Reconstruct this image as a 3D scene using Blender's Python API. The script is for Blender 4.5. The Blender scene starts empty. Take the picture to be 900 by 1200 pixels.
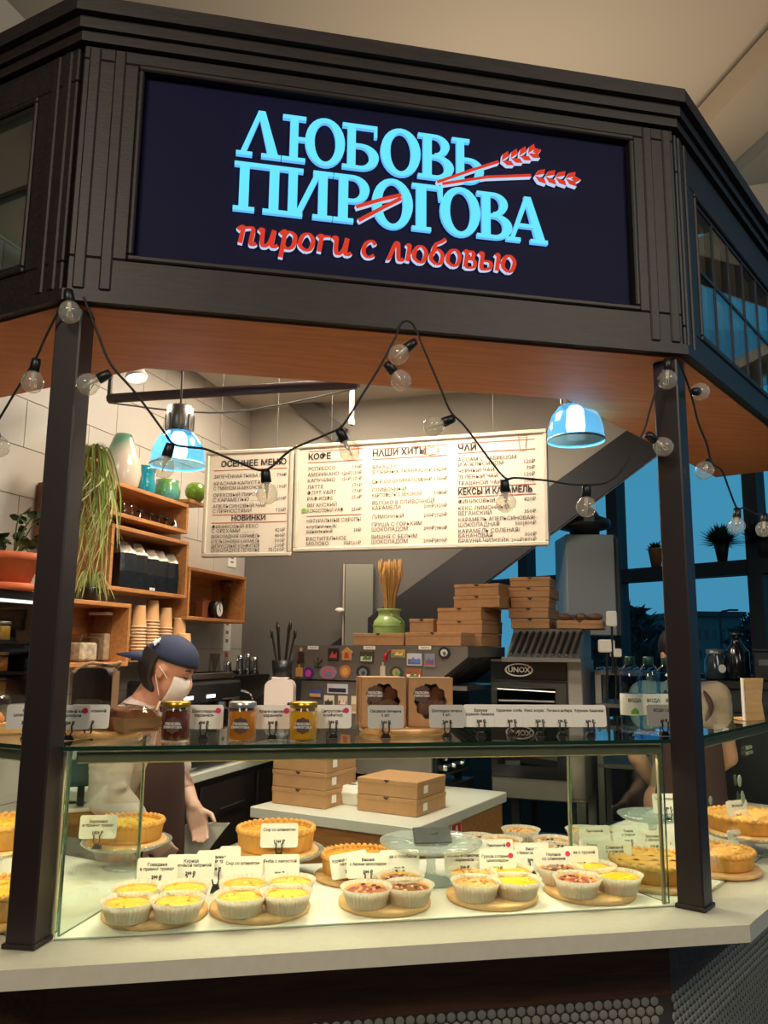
import bpy, bmesh, math, random
from mathutils import Vector, Matrix
import numpy as np
random.seed(7)
SC = bpy.context.scene
COL = SC.collection
rad = math.radians
# ------------------------------------------------------------------ camera
YAW, PITCH, ROLL, FPX = rad(11.34), rad(9.57), rad(0.6), 960.0
CAMP = Vector((-.453, -2.151, 1.6))
FW = Vector((math.sin(YAW)*math.cos(PITCH), math.cos(YAW)*math.cos(PITCH), math.sin(PITCH)))
RT0 = Vector((math.cos(YAW), -math.sin(YAW), 0)); UP0 = RT0.cross(FW)
RT = RT0*math.cos(ROLL)+UP0*math.sin(ROLL); UP = -RT0*math.sin(ROLL)+UP0*math.cos(ROLL)
cam_d = bpy.data.cameras.new('camera'); cam = bpy.data.objects.new('camera', cam_d); COL.objects.link(cam)
cam_d.sensor_fit = 'VERTICAL'; cam_d.sensor_height = 36.0; cam_d.lens = 36.0*FPX/1200.0
cam_d.clip_start = .05; cam_d.clip_end = 300
cam.matrix_world = Matrix(((RT.x, UP.x, -FW.x, CAMP.x), (RT.y, UP.y, -FW.y, CAMP.y), (RT.z, UP.z, -FW.z, CAMP.z), (0, 0, 0, 1)))
SC.camera = cam
# ------------------------------------------------------------------ world, exposure, big lights
w = bpy.data.worlds.new('dusk'); SC.world = w; w.use_nodes = True
nt = w.node_tree; bg = nt.nodes['Background']
tc = nt.nodes.new('ShaderNodeTexCoord'); sx = nt.nodes.new('ShaderNodeSeparateXYZ'); cr = nt.nodes.new('ShaderNodeValToRGB')
nt.links.new(tc.outputs['Generated'], sx.inputs[0]); nt.links.new(sx.outputs['Z'], cr.inputs[0]); nt.links.new(cr.outputs[0], bg.inputs[0])
cr.color_ramp.elements[0].position = 0.0; cr.color_ramp.elements[0].color = (.04, .155, .235, 1)
cr.color_ramp.elements[1].position = .6; cr.color_ramp.elements[1].color = (.03, .16, .25, 1)
bg.inputs[1].default_value = 2.25
vs = SC.view_settings; vs.view_transform = 'Standard'; vs.look = 'None'; vs.gamma = 1; vs.use_curve_mapping = False; vs.exposure = 0.1
try: SC.cycles.use_denoising = True; SC.cycles.max_bounces = 10; SC.cycles.transparent_max_bounces = 24; SC.cycles.caustics_reflective = False; SC.cycles.caustics_refractive = False; SC.cycles.sample_clamp_indirect = 4
except Exception: pass
def light(name, kind, loc, energy, color, size=.2, target=None, spot=None, sizey=None, blend=.5):
    d = bpy.data.lights.new(name, kind); d.energy = energy; d.color = color
    if kind == 'AREA':
        d.size = size
        if sizey: d.shape = 'RECTANGLE'; d.size_y = sizey
    else: d.shadow_soft_size = size
    if kind == 'SPOT': d.spot_size = rad(spot or 70); d.spot_blend = blend
    o = bpy.data.objects.new(name, d); COL.objects.link(o); o.location = loc
    if target is not None: o.rotation_euler = (Vector(target)-Vector(loc)).to_track_quat('-Z', 'Y').to_euler()
    return o
WARM = (1, .85, .67); WARM2 = (1, .72, .42)
# added unseen fill: hall lights for fronts and ceiling, kiosk lights for inner walls
light('hall_fill_light', 'AREA', (-2.2, -3.6, 3.9), 86, (1, .86, .68), 1.2, (-.2, 0, 1.1))
light('hall_fill_light', 'AREA', (1.8, -3.4, 3.9), 58, (1, .88, .72), 1.2, (.4, 0, 1.1))
light('hall_fill_light', 'AREA', (1.6, 3.4, 3.4), 60, (1, .86, .68), 1.6, (1.5, 3.4, 6))
light('kiosk_fill_light', 'AREA', (.15, 1.0, 3.105), 42, WARM, .5, (.15, 1.0, 0))
light('kiosk_fill_light', 'AREA', (-.05, 1.95, 3.105), 19, WARM, .5, (-.05, 1.95, 0))
# ------------------------------------------------------------------ pixel helpers (design frame 900 x 1200)
def ray(px, py): return RT*((px-450)/FPX)-UP*((py-600)/FPX)+FW
def at_z(px, py, z): d = ray(px, py); return CAMP+d*((z-CAMP.z)/d.z)
def at_y(px, py, y): d = ray(px, py); return CAMP+d*((y-CAMP.y)/d.y)
def at_d(px, py, dist): return CAMP+ray(px, py)*dist
def at_pl(px, py, P, N): d = ray(px, py); P = Vector(P); N = Vector(N); return CAMP+d*((P-CAMP).dot(N)/d.dot(N))
def depth(p): return (Vector(p)-CAMP).dot(FW)
# ------------------------------------------------------------------ materials
def lin(c):
    return tuple(((v/255)/12.92 if v/255 <= .04045 else ((v/255+.055)/1.055)**2.4) for v in c)
MATS = {}
def mat(name, rgb=(128, 128, 128), rough=.6, metal=0, var=.0, vscale=20, bump=0, bscale=60, emis=None, estr=0, spec=None, stretch=None, coat=0, rgb2=None, sub=0, trans=0, ior=None):
    if name in MATS: return MATS[name]
    m = bpy.data.materials.new(name); m.use_nodes = True; MATS[name] = m
    n = m.node_tree.nodes; L = m.node_tree.links; b = n['Principled BSDF']
    c = lin(rgb)
    b.inputs['Base Color'].default_value = (*c, 1); b.inputs['Roughness'].default_value = rough; b.inputs['Metallic'].default_value = metal
    if spec is not None: b.inputs['Specular IOR Level'].default_value = spec
    if coat: b.inputs['Coat Weight'].default_value = coat
    if trans: b.inputs['Transmission Weight'].default_value = trans
    if ior: b.inputs['IOR'].default_value = ior
    if sub: b.inputs['Subsurface Weight'].default_value = sub; b.inputs['Subsurface Radius'].default_value = (.01, .006, .003)
    if emis: b.inputs['Emission Color'].default_value = (*lin(emis), 1); b.inputs['Emission Strength'].default_value = estr
    if var or bump or rgb2:
        t = n.new('ShaderNodeTexCoord'); mp = n.new('ShaderNodeMapping'); L.new(t.outputs['Object'], mp.inputs[0])
        if stretch: mp.inputs['Scale'].default_value = stretch
        if var or rgb2:
            no = n.new('ShaderNodeTexNoise'); no.inputs['Scale'].default_value = vscale; no.inputs['Detail'].default_value = 5; L.new(mp.outputs[0], no.inputs[0])
            r = n.new('ShaderNodeValToRGB'); L.new(no.outputs[0], r.inputs[0]); L.new(r.outputs[0], b.inputs['Base Color'])
            r.color_ramp.elements[0].position = .35; r.color_ramp.elements[1].position = .68
            c2 = lin(rgb2) if rgb2 else tuple(min(1, v*(1+var)) for v in c)
            c1 = c if rgb2 else tuple(v*(1-var) for v in c)
            r.color_ramp.elements[0].color = (*c1, 1); r.color_ramp.elements[1].color = (*c2, 1)
        if bump:
            nb = n.new('ShaderNodeTexNoise'); nb.inputs['Scale'].default_value = bscale; nb.inputs['Detail'].default_value = 4; L.new(mp.outputs[0], nb.inputs[0])
            bp = n.new('ShaderNodeBump'); bp.inputs['Strength'].default_value = bump; bp.inputs['Distance'].default_value = .01; L.new(nb.outputs[0], bp.inputs['Height']); L.new(bp.outputs[0], b.inputs['Normal'])
    return m
def glass(name, tint=(235, 245, 240), ior=1.45, rough=0.0, gloss=(1, 1, 1)):
    if name in MATS: return MATS[name]
    m = bpy.data.materials.new(name); m.use_nodes = True; MATS[name] = m
    n = m.node_tree.nodes; L = m.node_tree.links; n.remove(n['Principled BSDF']); out = n['Material Output']
    tr = n.new('ShaderNodeBsdfTransparent'); tr.inputs[0].default_value = (*lin(tint), 1)
    gl = n.new('ShaderNodeBsdfGlossy'); gl.inputs['Roughness'].default_value = rough; gl.inputs[0].default_value = (*gloss, 1)
    fr = n.new('ShaderNodeFresnel'); mx = n.new('ShaderNodeMixShader')
    ge = n.new('ShaderNodeNewGeometry'); ma = n.new('ShaderNodeMath'); ma.operation = 'MULTIPLY_ADD'; ma.inputs[1].default_value = 1/ior-ior; ma.inputs[2].default_value = ior
    L.new(ge.outputs['Backfacing'], ma.inputs[0]); L.new(ma.outputs[0], fr.inputs[0])
    L.new(fr.outputs[0], mx.inputs[0]); L.new(tr.outputs[0], mx.inputs[1]); L.new(gl.outputs[0], mx.inputs[2]); L.new(mx.outputs[0], out.inputs[0])
    return m
def emit(name, rgb, s):
    if name in MATS: return MATS[name]
    m = bpy.data.materials.new(name); m.use_nodes = True; MATS[name] = m
    n = m.node_tree.nodes; L = m.node_tree.links; n.remove(n['Principled BSDF'])
    e = n.new('ShaderNodeEmission'); e.inputs[0].default_value = (*lin(rgb), 1); e.inputs[1].default_value = s; L.new(e.outputs[0], n['Material Output'].inputs[0])
    return m
# ------------------------------------------------------------------ mesh builder
class MB:
    def __init__(s): s.v = []; s.f = []; s.m = []; s.s = []; s.mats = []; s.T = Matrix()
    def _mi(s, m):
        if m is None: return 0
        if m not in s.mats: s.mats.append(m)
        return s.mats.index(m)
    def add(s, vs, fs, m=None, smooth=False):
        o = len(s.v); T = s.T
        s.v += [tuple(T @ Vector(p)) for p in vs]; mi = s._mi(m)
        for f in fs: s.f.append(tuple(i+o for i in f)); s.m.append(mi); s.s.append(smooth)
        return s
    def box(s, x0, x1, y0, y1, z0, z1, c=0, m=None):
        if c <= 0:
            return s.add([(x, y, z) for x in (x0, x1) for y in (y0, y1) for z in (z0, z1)], [(0, 1, 3, 2), (4, 6, 7, 5), (0, 4, 5, 1), (2, 3, 7, 6), (0, 2, 6, 4), (1, 5, 7, 3)], m)
        c = min(c, (x1-x0)*.45, (y1-y0)*.45, (z1-z0)*.45)
        vs = []; idx = {}
        for i, x in enumerate((x0, x1)):
            for j, y in enumerate((y0, y1)):
                for k, z in enumerate((z0, z1)):
                    sx_, sy_, sz_ = (1, -1)[i]*c, (1, -1)[j]*c, (1, -1)[k]*c
                    for a, p in enumerate(((x, y+sy_, z+sz_), (x+sx_, y, z+sz_), (x+sx_, y+sy_, z))):
                        idx[i, j, k, a] = len(vs); vs.append(p)
        F = []
        for i in (0, 1):
            q = [idx[i, 0, 0, 0], idx[i, 0, 1, 0], idx[i, 1, 1, 0], idx[i, 1, 0, 0]]; F.append(q if i == 0 else q[::-1])
            q = [idx[0, i, 0, 1], idx[1, i, 0, 1], idx[1, i, 1, 1], idx[0, i, 1, 1]]; F.append(q if i == 0 else q[::-1])
            q = [idx[0, 0, i, 2], idx[0, 1, i, 2], idx[1, 1, i, 2], idx[1, 0, i, 2]]; F.append(q if i == 0 else q[::-1])
        for j in (0, 1):
            for k in (0, 1): F.append([idx[0, j, k, 1], idx[1, j, k, 1], idx[1, j, k, 2], idx[0, j, k, 2]])
        for i in (0, 1):
            for k in (0, 1): F.append([idx[i, 0, k, 0], idx[i, 1, k, 0], idx[i, 1, k, 2], idx[i, 0, k, 2]])
            for j in (0, 1): F.append([idx[i, j, 0, 0], idx[i, j, 1, 0], idx[i, j, 1, 1], idx[i, j, 0, 1]])
        for i in (0, 1):
            for j in (0, 1):
                for k in (0, 1): F.append([idx[i, j, k, 0], idx[i, j, k, 1], idx[i, j, k, 2]])
        return s.add(vs, F, m)
    def lathe(s, prof, n=24, c=(0, 0, 0), m=None, smooth=True, mod=None, cap=False):
        vs = []; F = []
        for (r, z) in prof:
            for k in range(n):
                a = 2*math.pi*k/n; rr = r*(mod(a, r, z) if mod else 1)
                vs.append((c[0]+rr*math.cos(a), c[1]+rr*math.sin(a), c[2]+z))
        for i in range(len(prof)-1):
            for k in range(n): F.append((i*n+k, i*n+(k+1) % n, (i+1)*n+(k+1) % n, (i+1)*n+k))
        s.add(vs, F, m, smooth)
        if cap: s.add(vs[:n], [tuple(range(n))[::-1]], m); s.add(vs[-n:], [tuple(range(n))], m)
        return s
    def cyl(s, c, r, h, n=20, m=None, r2=None):
        return s.lathe([(r, 0), (r if r2 is None else r2, h)], n, c, m, True, None, True)
    def tube(s, pts, r, n=6, m=None, caps=True):
        pts = [Vector(p) for p in pts]; R = r if isinstance(r, (list, tuple)) else [r]*len(pts); vs = []; F = []; N = len(pts)
        prev = None
        for i, p in enumerate(pts):
            t = (pts[min(i+1, N-1)]-pts[max(i-1, 0)]).normalized()
            ref = prev if prev else (Vector((0, 0, 1)) if abs(t.z) < .9 else Vector((1, 0, 0)))
            a = (ref-t*ref.dot(t)).normalized(); prev = a; b = t.cross(a)
            for k in range(n): an = 2*math.pi*k/n; vs.append(p+(a*math.cos(an)+b*math.sin(an))*R[i])
        for i in range(N-1):
            for k in range(n): F.append((i*n+k, i*n+(k+1) % n, (i+1)*n+(k+1) % n, (i+1)*n+k))
        s.add(vs, F, m, True)
        if caps: s.add(vs[:n], [tuple(range(n))[::-1]], m); s.add(vs[-n:], [tuple(range(n))], m)
        return s
    def prism(s, poly, d0, d1, axis='y', m=None, mside=None):
        n = len(poly)
        def P(a, b, d): return (a, d, b) if axis == 'y' else ((a, b, d) if axis == 'z' else (d, a, b))
        vs = [P(a, b, d0) for a, b in poly]+[P(a, b, d1) for a, b in poly]
        s.add(vs, [tuple(range(n)), tuple(range(n, 2*n))[::-1]], m)
        return s.add(vs, [(i, (i+1) % n, n+(i+1) % n, n+i) for i in range(n)], mside or m)
    def poly3(s, pts, thick, nrm, m=None):
        nrm = Vector(nrm).normalized()*thick; n = len(pts); pts = [Vector(p) for p in pts]
        return s.add(pts+[p+nrm for p in pts], [tuple(range(n))[::-1], tuple(range(n, 2*n))]+[(i, (i+1) % n, n+(i+1) % n, n+i) for i in range(n)], m)
    def sph(s, c, r, n=12, k=8, m=None, sc=(1, 1, 1)):
        vs = [(c[0], c[1], c[2]-r*sc[2])]; F = []
        for i in range(1, k):
            t = -math.pi/2+math.pi*i/k
            for j in range(n): a = 2*math.pi*j/n; vs.append((c[0]+r*sc[0]*math.cos(t)*math.cos(a), c[1]+r*sc[1]*math.cos(t)*math.sin(a), c[2]+r*sc[2]*math.sin(t)))
        vs.append((c[0], c[1], c[2]+r*sc[2])); e = len(vs)-1
        for j in range(n):
            F.append((0, 1+(j+1) % n, 1+j)); F.append((e, e-n+j, e-n+(j+1) % n))
            for i in range(k-2): F.append((1+i*n+j, 1+i*n+(j+1) % n, 1+(i+1)*n+(j+1) % n, 1+(i+1)*n+j))
        return s.add(vs, F, m, True)
    def mesh(s, name, m=None):
        me = bpy.data.meshes.new(name); me.from_pydata(s.v, [], s.f)
        me.polygons.foreach_set('material_index', s.m); me.polygons.foreach_set('use_smooth', s.s)
        for q in (s.mats if s.mats else [m]): me.materials.append(q)
        bm = bmesh.new(); bm.from_mesh(me); bmesh.ops.recalc_face_normals(bm, faces=bm.faces); bm.to_mesh(me); bm.free()
        me.update(); return me
    def build(s, name, m=None, parent=None, **kw): return link(name, s.mesh(name, m), parent, **kw)
def link(name, me, parent=None, loc=None, rz=None, label=None, cat=None, group=None, kind=None):
    o = bpy.data.objects.new(name, me); COL.objects.link(o)
    if parent is not None: o.parent = parent
    if loc is not None: o.location = loc
    if rz is not None: o.rotation_euler = (0, 0, rz)
    tag(o, label, cat, group, kind); return o
def tag(o, label=None, cat=None, group=None, kind=None):
    if label: o['label'] = label
    if cat: o['category'] = cat
    if group: o['group'] = group
    if kind: o['kind'] = kind
    return o
def thing(name, label, cat, loc=(0, 0, 0), rz=0, group=None):
    o = bpy.data.objects.new(name, None); COL.objects.link(o); o.empty_display_size = .05
    o.location = loc; o.rotation_euler = (0, 0, rz); return tag(o, label, cat, group)
_tc = {}
def text_polys(body, size=1.0, align='LEFT', bold=0, shear=0, res=1):
    key = (body, size, align, bold, shear, res)
    if key in _tc: return _tc[key]
    c = bpy.data.curves.new('txt', 'FONT'); c.body = body; c.size = size; c.align_x = align; c.resolution_u = res; c.offset = bold; c.shear = shear
    o = bpy.data.objects.new('txt', c); me = bpy.data.meshes.new_from_object(o)
    r = ([(v.co.x, v.co.y) for v in me.vertices], [tuple(p.vertices) for p in me.polygons])
    bpy.data.objects.remove(o); bpy.data.curves.remove(c); bpy.data.meshes.remove(me); _tc[key] = r; return r
def add_text(mb, body, x, z, size, y=0, align='LEFT', bold=0, m=None, res=1, maxw=None, shear=0):
    v, f = text_polys(body, size, align, bold, shear, res)
    k = 1
    if maxw and v:
        wd = max(a for a, b in v)-min(a for a, b in v)
        if wd > maxw: k = maxw/wd
    mb.add([(x+a*k, y, z+b) for a, b in v], f, m)
def arc(cx, cy, rx, ry, a0, a1, n=16): return [(cx+rx*math.cos(rad(a0+(a1-a0)*i/n)), cy+ry*math.sin(rad(a0+(a1-a0)*i/n))) for i in range(n+1)]
def rrect(x0, x1, y0, y1, r, n=3):
    return arc(x1-r, y0+r, r, r, -90, 0, n)+arc(x1-r, y1-r, r, r, 0, 90, n)+arc(x0+r, y1-r, r, r, 90, 180, n)+arc(x0+r, y0+r, r, r, 180, 270, n)
def spline(P, n=8):
    P = [Vector(p) for p in P]; out = []
    for i in range(len(P)-1):
        a, b, c, d = P[max(i-1, 0)], P[i], P[i+1], P[min(i+2, len(P)-1)]
        for k in range(n):
            t = k/n; out.append(.5*((2*b)+(c-a)*t+(2*a-5*b+4*c-d)*t*t+(3*b-a-3*c+d)*t**3))
    out.append(P[-1]); return out
# palette
WOODD = mat('dark_stained_wood', (33, 25, 25), .5, var=.35, vscale=9, stretch=(1.5, 12, 12), bump=.08, bscale=30)
POSTM = mat('dark_brown_paint', (34, 24, 25), .45, var=.1, vscale=6)
SOFF = mat('soffit_wood', (198, 124, 76), .7, var=.12, vscale=5, stretch=(1, 9, 9), bump=.03)
OAK = mat('orange_oak', (174, 118, 68), .5, var=.2, vscale=6, stretch=(1.2, 10, 10))
BEECH = mat('pale_beech', (228, 180, 118), .5, var=.15, vscale=7, stretch=(1, 8, 8))
KRAFT = mat('kraft_card', (178, 134, 92), .8, var=.07, vscale=30)
STONE = mat('white_stone', (214, 208, 190), .3, var=.03, vscale=40)
WHITE = mat('white_plastic', (232, 228, 218), .45)
CARD = mat('white_card', (238, 234, 224), .6)
BLACK = mat('black_plastic', (18, 18, 20), .4)
INK = mat('dark_ink', (48, 38, 36), .8)
STEEL = mat('brushed_steel', (150, 148, 145), .35, 1, var=.08, vscale=30, stretch=(1, 1, 20))
CHROME = mat('chrome', (200, 200, 200), .15, 1)
PINK = mat('pink_sticker', (214, 40, 100), .5)
GL = glass('clear_glass', (243, 249, 245)); GE = mat('glass_edge_green', (70, 120, 95), .15, 0, trans=.5, ior=1.45)
GLD = glass('cake_stand_glass', (236, 242, 240), 1.75, .03)
def frost(m, rgb, f):
    n = m.node_tree.nodes; L = m.node_tree.links; d = n.new('ShaderNodeBsdfDiffuse'); d.inputs[0].default_value = (*lin(rgb), 1); x = n.new('ShaderNodeMixShader'); x.inputs[0].default_value = f
    s_ = n['Material Output'].inputs[0].links[0].from_socket; L.new(s_, x.inputs[1]); L.new(d.outputs[0], x.inputs[2]); L.new(x.outputs[0], n['Material Output'].inputs[0])
frost(GLD, (235, 240, 236), .2)
CARAF = glass('jar_glass', (240, 240, 235), 1.4)
# ================================================================== kiosk plan
HW, ANG = .85, rad(39.5); TT = math.tan(ANG/2); LL, LR = .86, 1.75
ZC, ZT, ZG = .922, 2.477, 1.362
dR = Vector((math.cos(ANG), math.sin(ANG), 0)); dL = Vector((-math.cos(ANG), math.sin(ANG), 0))
VL, VR = Vector((-HW, 0, 0)), Vector((HW, 0, 0))
def offp(o):   # kiosk outline pushed outward by o: left end, left corner, right corner, right end
    cl = Vector((-HW-o*TT, -o, 0)); cr_ = Vector((HW+o*TT, -o, 0))
    nl = Vector((-math.sin(ANG), -math.cos(ANG), 0)); nr = Vector((math.sin(ANG), -math.cos(ANG), 0))
    return [VL+dL*LL+nl*o, cl, cr_, VR+dR*LR+nr*o]
SEGM = {'front': Matrix.Translation((-HW, 0, 0)), 'right': Matrix.Translation((HW, 0, 0)) @ Matrix.Rotation(ANG, 4, 'Z'),
        'left': Matrix.Translation(VL+dL*LL) @ Matrix.Rotation(-ANG, 4, 'Z')}
SEGL = {'front': 2*HW, 'right': LR, 'left': LL}
def ring_seg(mb, seg, o0, o1, z0, z1, m=None):   # mitred slab of one side between outward offsets o0 > o1
    i = {'left': 0, 'front': 1, 'right': 2}[seg]; A, B = offp(o0), offp(o1)
    P = [A[i], A[i+1], B[i+1], B[i]]
    mb.add([(p.x, p.y, z) for z in (z0, z1) for p in P], [(3, 2, 1, 0), (4, 5, 6, 7), (0, 1, 5, 4), (1, 2, 6, 5), (2, 3, 7, 6), (3, 0, 4, 7)], m)
# ------------------------------------------------------------------ canopy
can = thing('kiosk_canopy', 'dark stained octagonal wooden canopy with cornice above the pie counter', 'canopy')
for seg in ('left', 'front', 'right'):
    for (o0, z0, z1) in ((.072, 3.205, 3.235), (.085, 3.235, 3.27), (.105, 3.27, 3.315)):
        mb = MB(); ring_seg(mb, seg, o0, -.02, z0, z1); mb.build('cornice_moulding', WOODD, can)
    mb = MB(); ring_seg(mb, seg, .07, -.02, ZT-.008, ZT+.022); mb.build('base_moulding', WOODD, can)
    mb = MB(); ring_seg(mb, seg, .045, -.405, ZT-.014, ZT-.0085); mb.T = Matrix(); mb.build('soffit_board', SOFF, can)
def fascia(seg, x0, x1, wx0, wx1, wz0, wz1):
    M_ = SEGM[seg]; L_ = SEGL[seg]
    def part(nm, *b, c=.004, m=WOODD, par=can):
        mb = MB(); mb.T = M_; mb.box(*b, c); return mb.build(nm, m, par)
    part('bottom_rail', x0, x1, -.055, 0, ZT+.022, wz0); part('top_rail', x0, x1, -.055, 0, wz1, 3.205)
    part('stile', x0, wx0, -.055, 0, wz0, wz1); part('stile', wx1, x1, -.055, 0, wz0, wz1)
    # inner bead around the opening
    for b in ((wx0, wx1, wz0, wz0+.016), (wx0, wx1, wz1-.016, wz1)): part('bead', b[0], b[1], -.06, -.02, b[2], b[3])
    for b in ((wx0, wx0+.014), (wx1-.014, wx1)): part('bead', b[0], b[1], -.06, -.02, wz0+.016, wz1-.016)
    return part
pf = fascia('front', -.02, 2*HW+.02, HW-.725, HW+.735, 2.597, 3.165)
for xx in (-.005, .06, 2*HW-.085, 2*HW-.02):
    pf('pilaster', xx, xx+.03, -.0605, -.05, ZT+.03, 3.2)
pl_ = fascia('left', 0, LL, .12, LL-.15, 2.585, 3.105)
for xx in (LL-.05, LL-.095): pl_('pilaster', xx, xx+.028, -.0605, -.05, ZT+.03, 3.2)
prr = fascia('right', 0, LR, .15, LR-.15, 2.57, 3.075)
for xx in (.015, .065): prr('pilaster', xx, xx+.028, -.0605, -.05, ZT+.03, 3.2)
TG = glass('transom_glass', (205, 222, 226), 1.5)
def transom(seg, x0, x1, z0, z1, nx, nz, label):
    t = thing('transom_window', label, 'window', group='canopy transom windows')
    M_ = SEGM[seg]
    def bx(nm, *b, m=WOODD):
        mb = MB(); mb.T = M_; mb.box(*b); return mb.build(nm, m, t)
    bx('frame', x0, x1, -.05, -.022, z0, z0+.014); bx('frame', x0, x1, -.05, -.022, z1-.014, z1)
    dx = (x1-x0)/nx; dz = (z1-z0)/nz
    for i in range(nx+1): bx('muntin', x0+i*dx-.006, x0+i*dx+.006, -.05, -.024, z0+.014, z1-.014)
    for j in range(1, nz): bx('muntin', x0+.006, x1-.006, -.0497, -.0243, z0+j*dz-.006, z0+j*dz+.006)
    for i in range(nx):
        for j in range(nz): bx('pane', x0+i*dx+.006, x0+(i+1)*dx-.006, -.047, -.043, z0+j*dz+.006, z0+(j+1)*dz-.006, m=TG)
transom('left', .135, LL-.165, 2.602, 3.088, 1, 2, 'two-pane transom window in the canopy side at the left edge')
transom('right', .165, LR-.165, 2.587, 3.058, 8, 2, 'many-paned transom window in the canopy side at the right edge')
# ------------------------------------------------------------------ illuminated sign
YS = -.03
sg = thing('shop_sign', 'black sign panel with glowing blue Cyrillic lettering and red wheat ears', 'sign', (0, 0, 0))
MB().box(-.711, .721, YS, YS+.02, 2.613, 3.149, .003).build('panel', mat('sign_black_blue_glow', (8, 10, 48), .6, spec=.15), sg)  # navy base colour carries the letters' blue glow on a black panel
CY = emit('sign_cyan', (96, 205, 236), 1.25); CYS = emit('sign_cyan_edge', (110, 190, 255), .9)
RED = emit('sign_red', (216, 62, 40), .95); WH = emit('sign_white_edge', (200, 220, 255), .85)
def letter(polys, x0, x1, z0, z1, mf=CY, ms=CYS, d=.013, nm='letter'):
    mb = MB()
    for p in polys:
        q = [(x0+a*(x1-x0), z0+b*(z1-z0)) for a, b in p]
        mb.prism(q, YS-d, YS-.0005, 'y', mf, ms)
    return mb.build(nm, None, sg)
def R_(a, b, c, d): return [(a, b), (c, b), (c, d), (a, d)]
def ring(cx, cy, rx, ry, ix, iy, a0=0, a1=360, n=28, icx=None):
    icx = cx if icx is None else icx; O = []
    for i in range(n):
        t0, t1 = rad(a0+(a1-a0)*i/n), rad(a0+(a1-a0)*(i+1)/n)
        O.append([(cx+rx*math.cos(t0), cy+ry*math.sin(t0)), (cx+rx*math.cos(t1), cy+ry*math.sin(t1)), (icx+ix*math.cos(t1), cy+iy*math.sin(t1)), (icx+ix*math.cos(t0), cy+iy*math.sin(t0))])
    return O
S = .085
G = {}
G['Л'] = [[(.10, S), (.22, S), (.545, .93), (.50, 1.0), (.47, 1.0)], [(.46, 1.0), (.62, 1.0), (.93, S), (.70, S)], R_(.0, 0, .36, S), R_(.56, 0, 1, S)]
G['Ю'] = [R_(.12, S, .25, 1-S), R_(0, 0, .37, S), R_(0, 1-S, .37, 1), R_(.25, .46, .42, .54)]+ring(.68, .5, .32, .53, .17, .43)
G['Б'] = [R_(.14, S, .36, 1-S), R_(0, 0, .4, S), R_(0, 1-S, .95, 1), R_(.87, .74, .95, 1-S)]+ring(.5, .285, .5, .285, .24, .205, -90, 90, 16)+[R_(.3, 0, .52, .08), R_(.3, .49, .52, .57)]
G['О'] = ring(.5, .5, .5, .53, .26, .43)
G['В'] = [R_(.14, S, .38, 1-S), R_(0, 0, .4, S), R_(0, 1-S, .4, 1)]+ring(.5, .27, .5, .27, .24, .19, -90, 90, 16)+ring(.46, .75, .42, .25, .19, .175, -90, 90, 16)+[R_(.36, 0, .52, .08), R_(.36, .46, .52, .54), R_(.36, .925, .48, 1)]
G['Ь'] = [R_(.14, S, .38, 1-S), R_(0, 0, .4, S), R_(0, 1-S, .55, 1)]+ring(.52, .285, .48, .285, .22, .205, -90, 90, 16)+[R_(.36, 0, .54, .08), R_(.36, .49, .54, .57)]
G['П'] = [R_(.11, S, .3, 1-S), R_(.7, S, .89, 1-S), R_(0, 0, .42, S), R_(.58, 0, 1, S), R_(0, 1-S, 1, 1)]
G['И'] = [R_(.11, S, .29, 1-S), R_(.71, S, .89, 1-S), R_(0, 0, .4, S), R_(.6, 0, 1, S), R_(0, 1-S, .4, 1), R_(.6, 1-S, 1, 1), [(.22, .0), (.34, .0), (.78, 1.0), (.66, 1.0)]]
G['Р'] = [R_(.14, S, .4, 1-S), R_(0, 0, .56, S), R_(0, 1-S, .4, 1)]+ring(.52, .71, .48, .29, .22, .21, -90, 90, 16)+[R_(.38, .42, .54, .5), R_(.38, .92, .54, 1)]
G['Г'] = [R_(.14, S, .46, 1-S), R_(0, 0, .62, S), R_(0, 1-S, 1, 1), [(.88, .68), (1, .68), (1, 1-S), (.84, 1-S)]]
G['А'] = [[(.10, S), (.2, S), (.5, .82), (.56, 1.0), (.46, 1.0)], [(.44, 1.0), (.6, 1.0), (.93, S), (.7, S)], R_(0, 0, .34, S), R_(.58, 0, 1, S), R_(.26, .32, .7, .4)]
YL = YS-.013
def bx_px(x0, x1): return at_y(x0, 190, YL).x, at_y(x1, 190, YL).x
Z1a, Z1b = at_y(300, 183, YL).z, at_y(300, 129, YL).z
Z2a, Z2b = at_y(300, 248, YL).z, at_y(300, 191, YL).z
for ch, x0, x1, n_ in (('Л', 276, 329, 1), ('Ю', 330, 404, 1), ('Б', 401, 444, 1), ('О', 446, 493, 1), ('В', 490, 532, 1), ('Ь', 530, 567, 1)):
    a, b = bx_px(x0, x1); letter(G[ch], a, b, Z1a, Z1b)
for ch, x0, x1 in (('П', 273, 333), ('И', 331, 390), ('Р', 391, 433), ('О', 436, 484), ('Г', 483, 519), ('О', 516, 563), ('В', 559, 600), ('А', 593, 641)):
    a = at_y(x0, 235, YL).x; b = at_y(x1, 235, YL).x; letter(G[ch], a, b, Z2a, Z2b)
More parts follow.
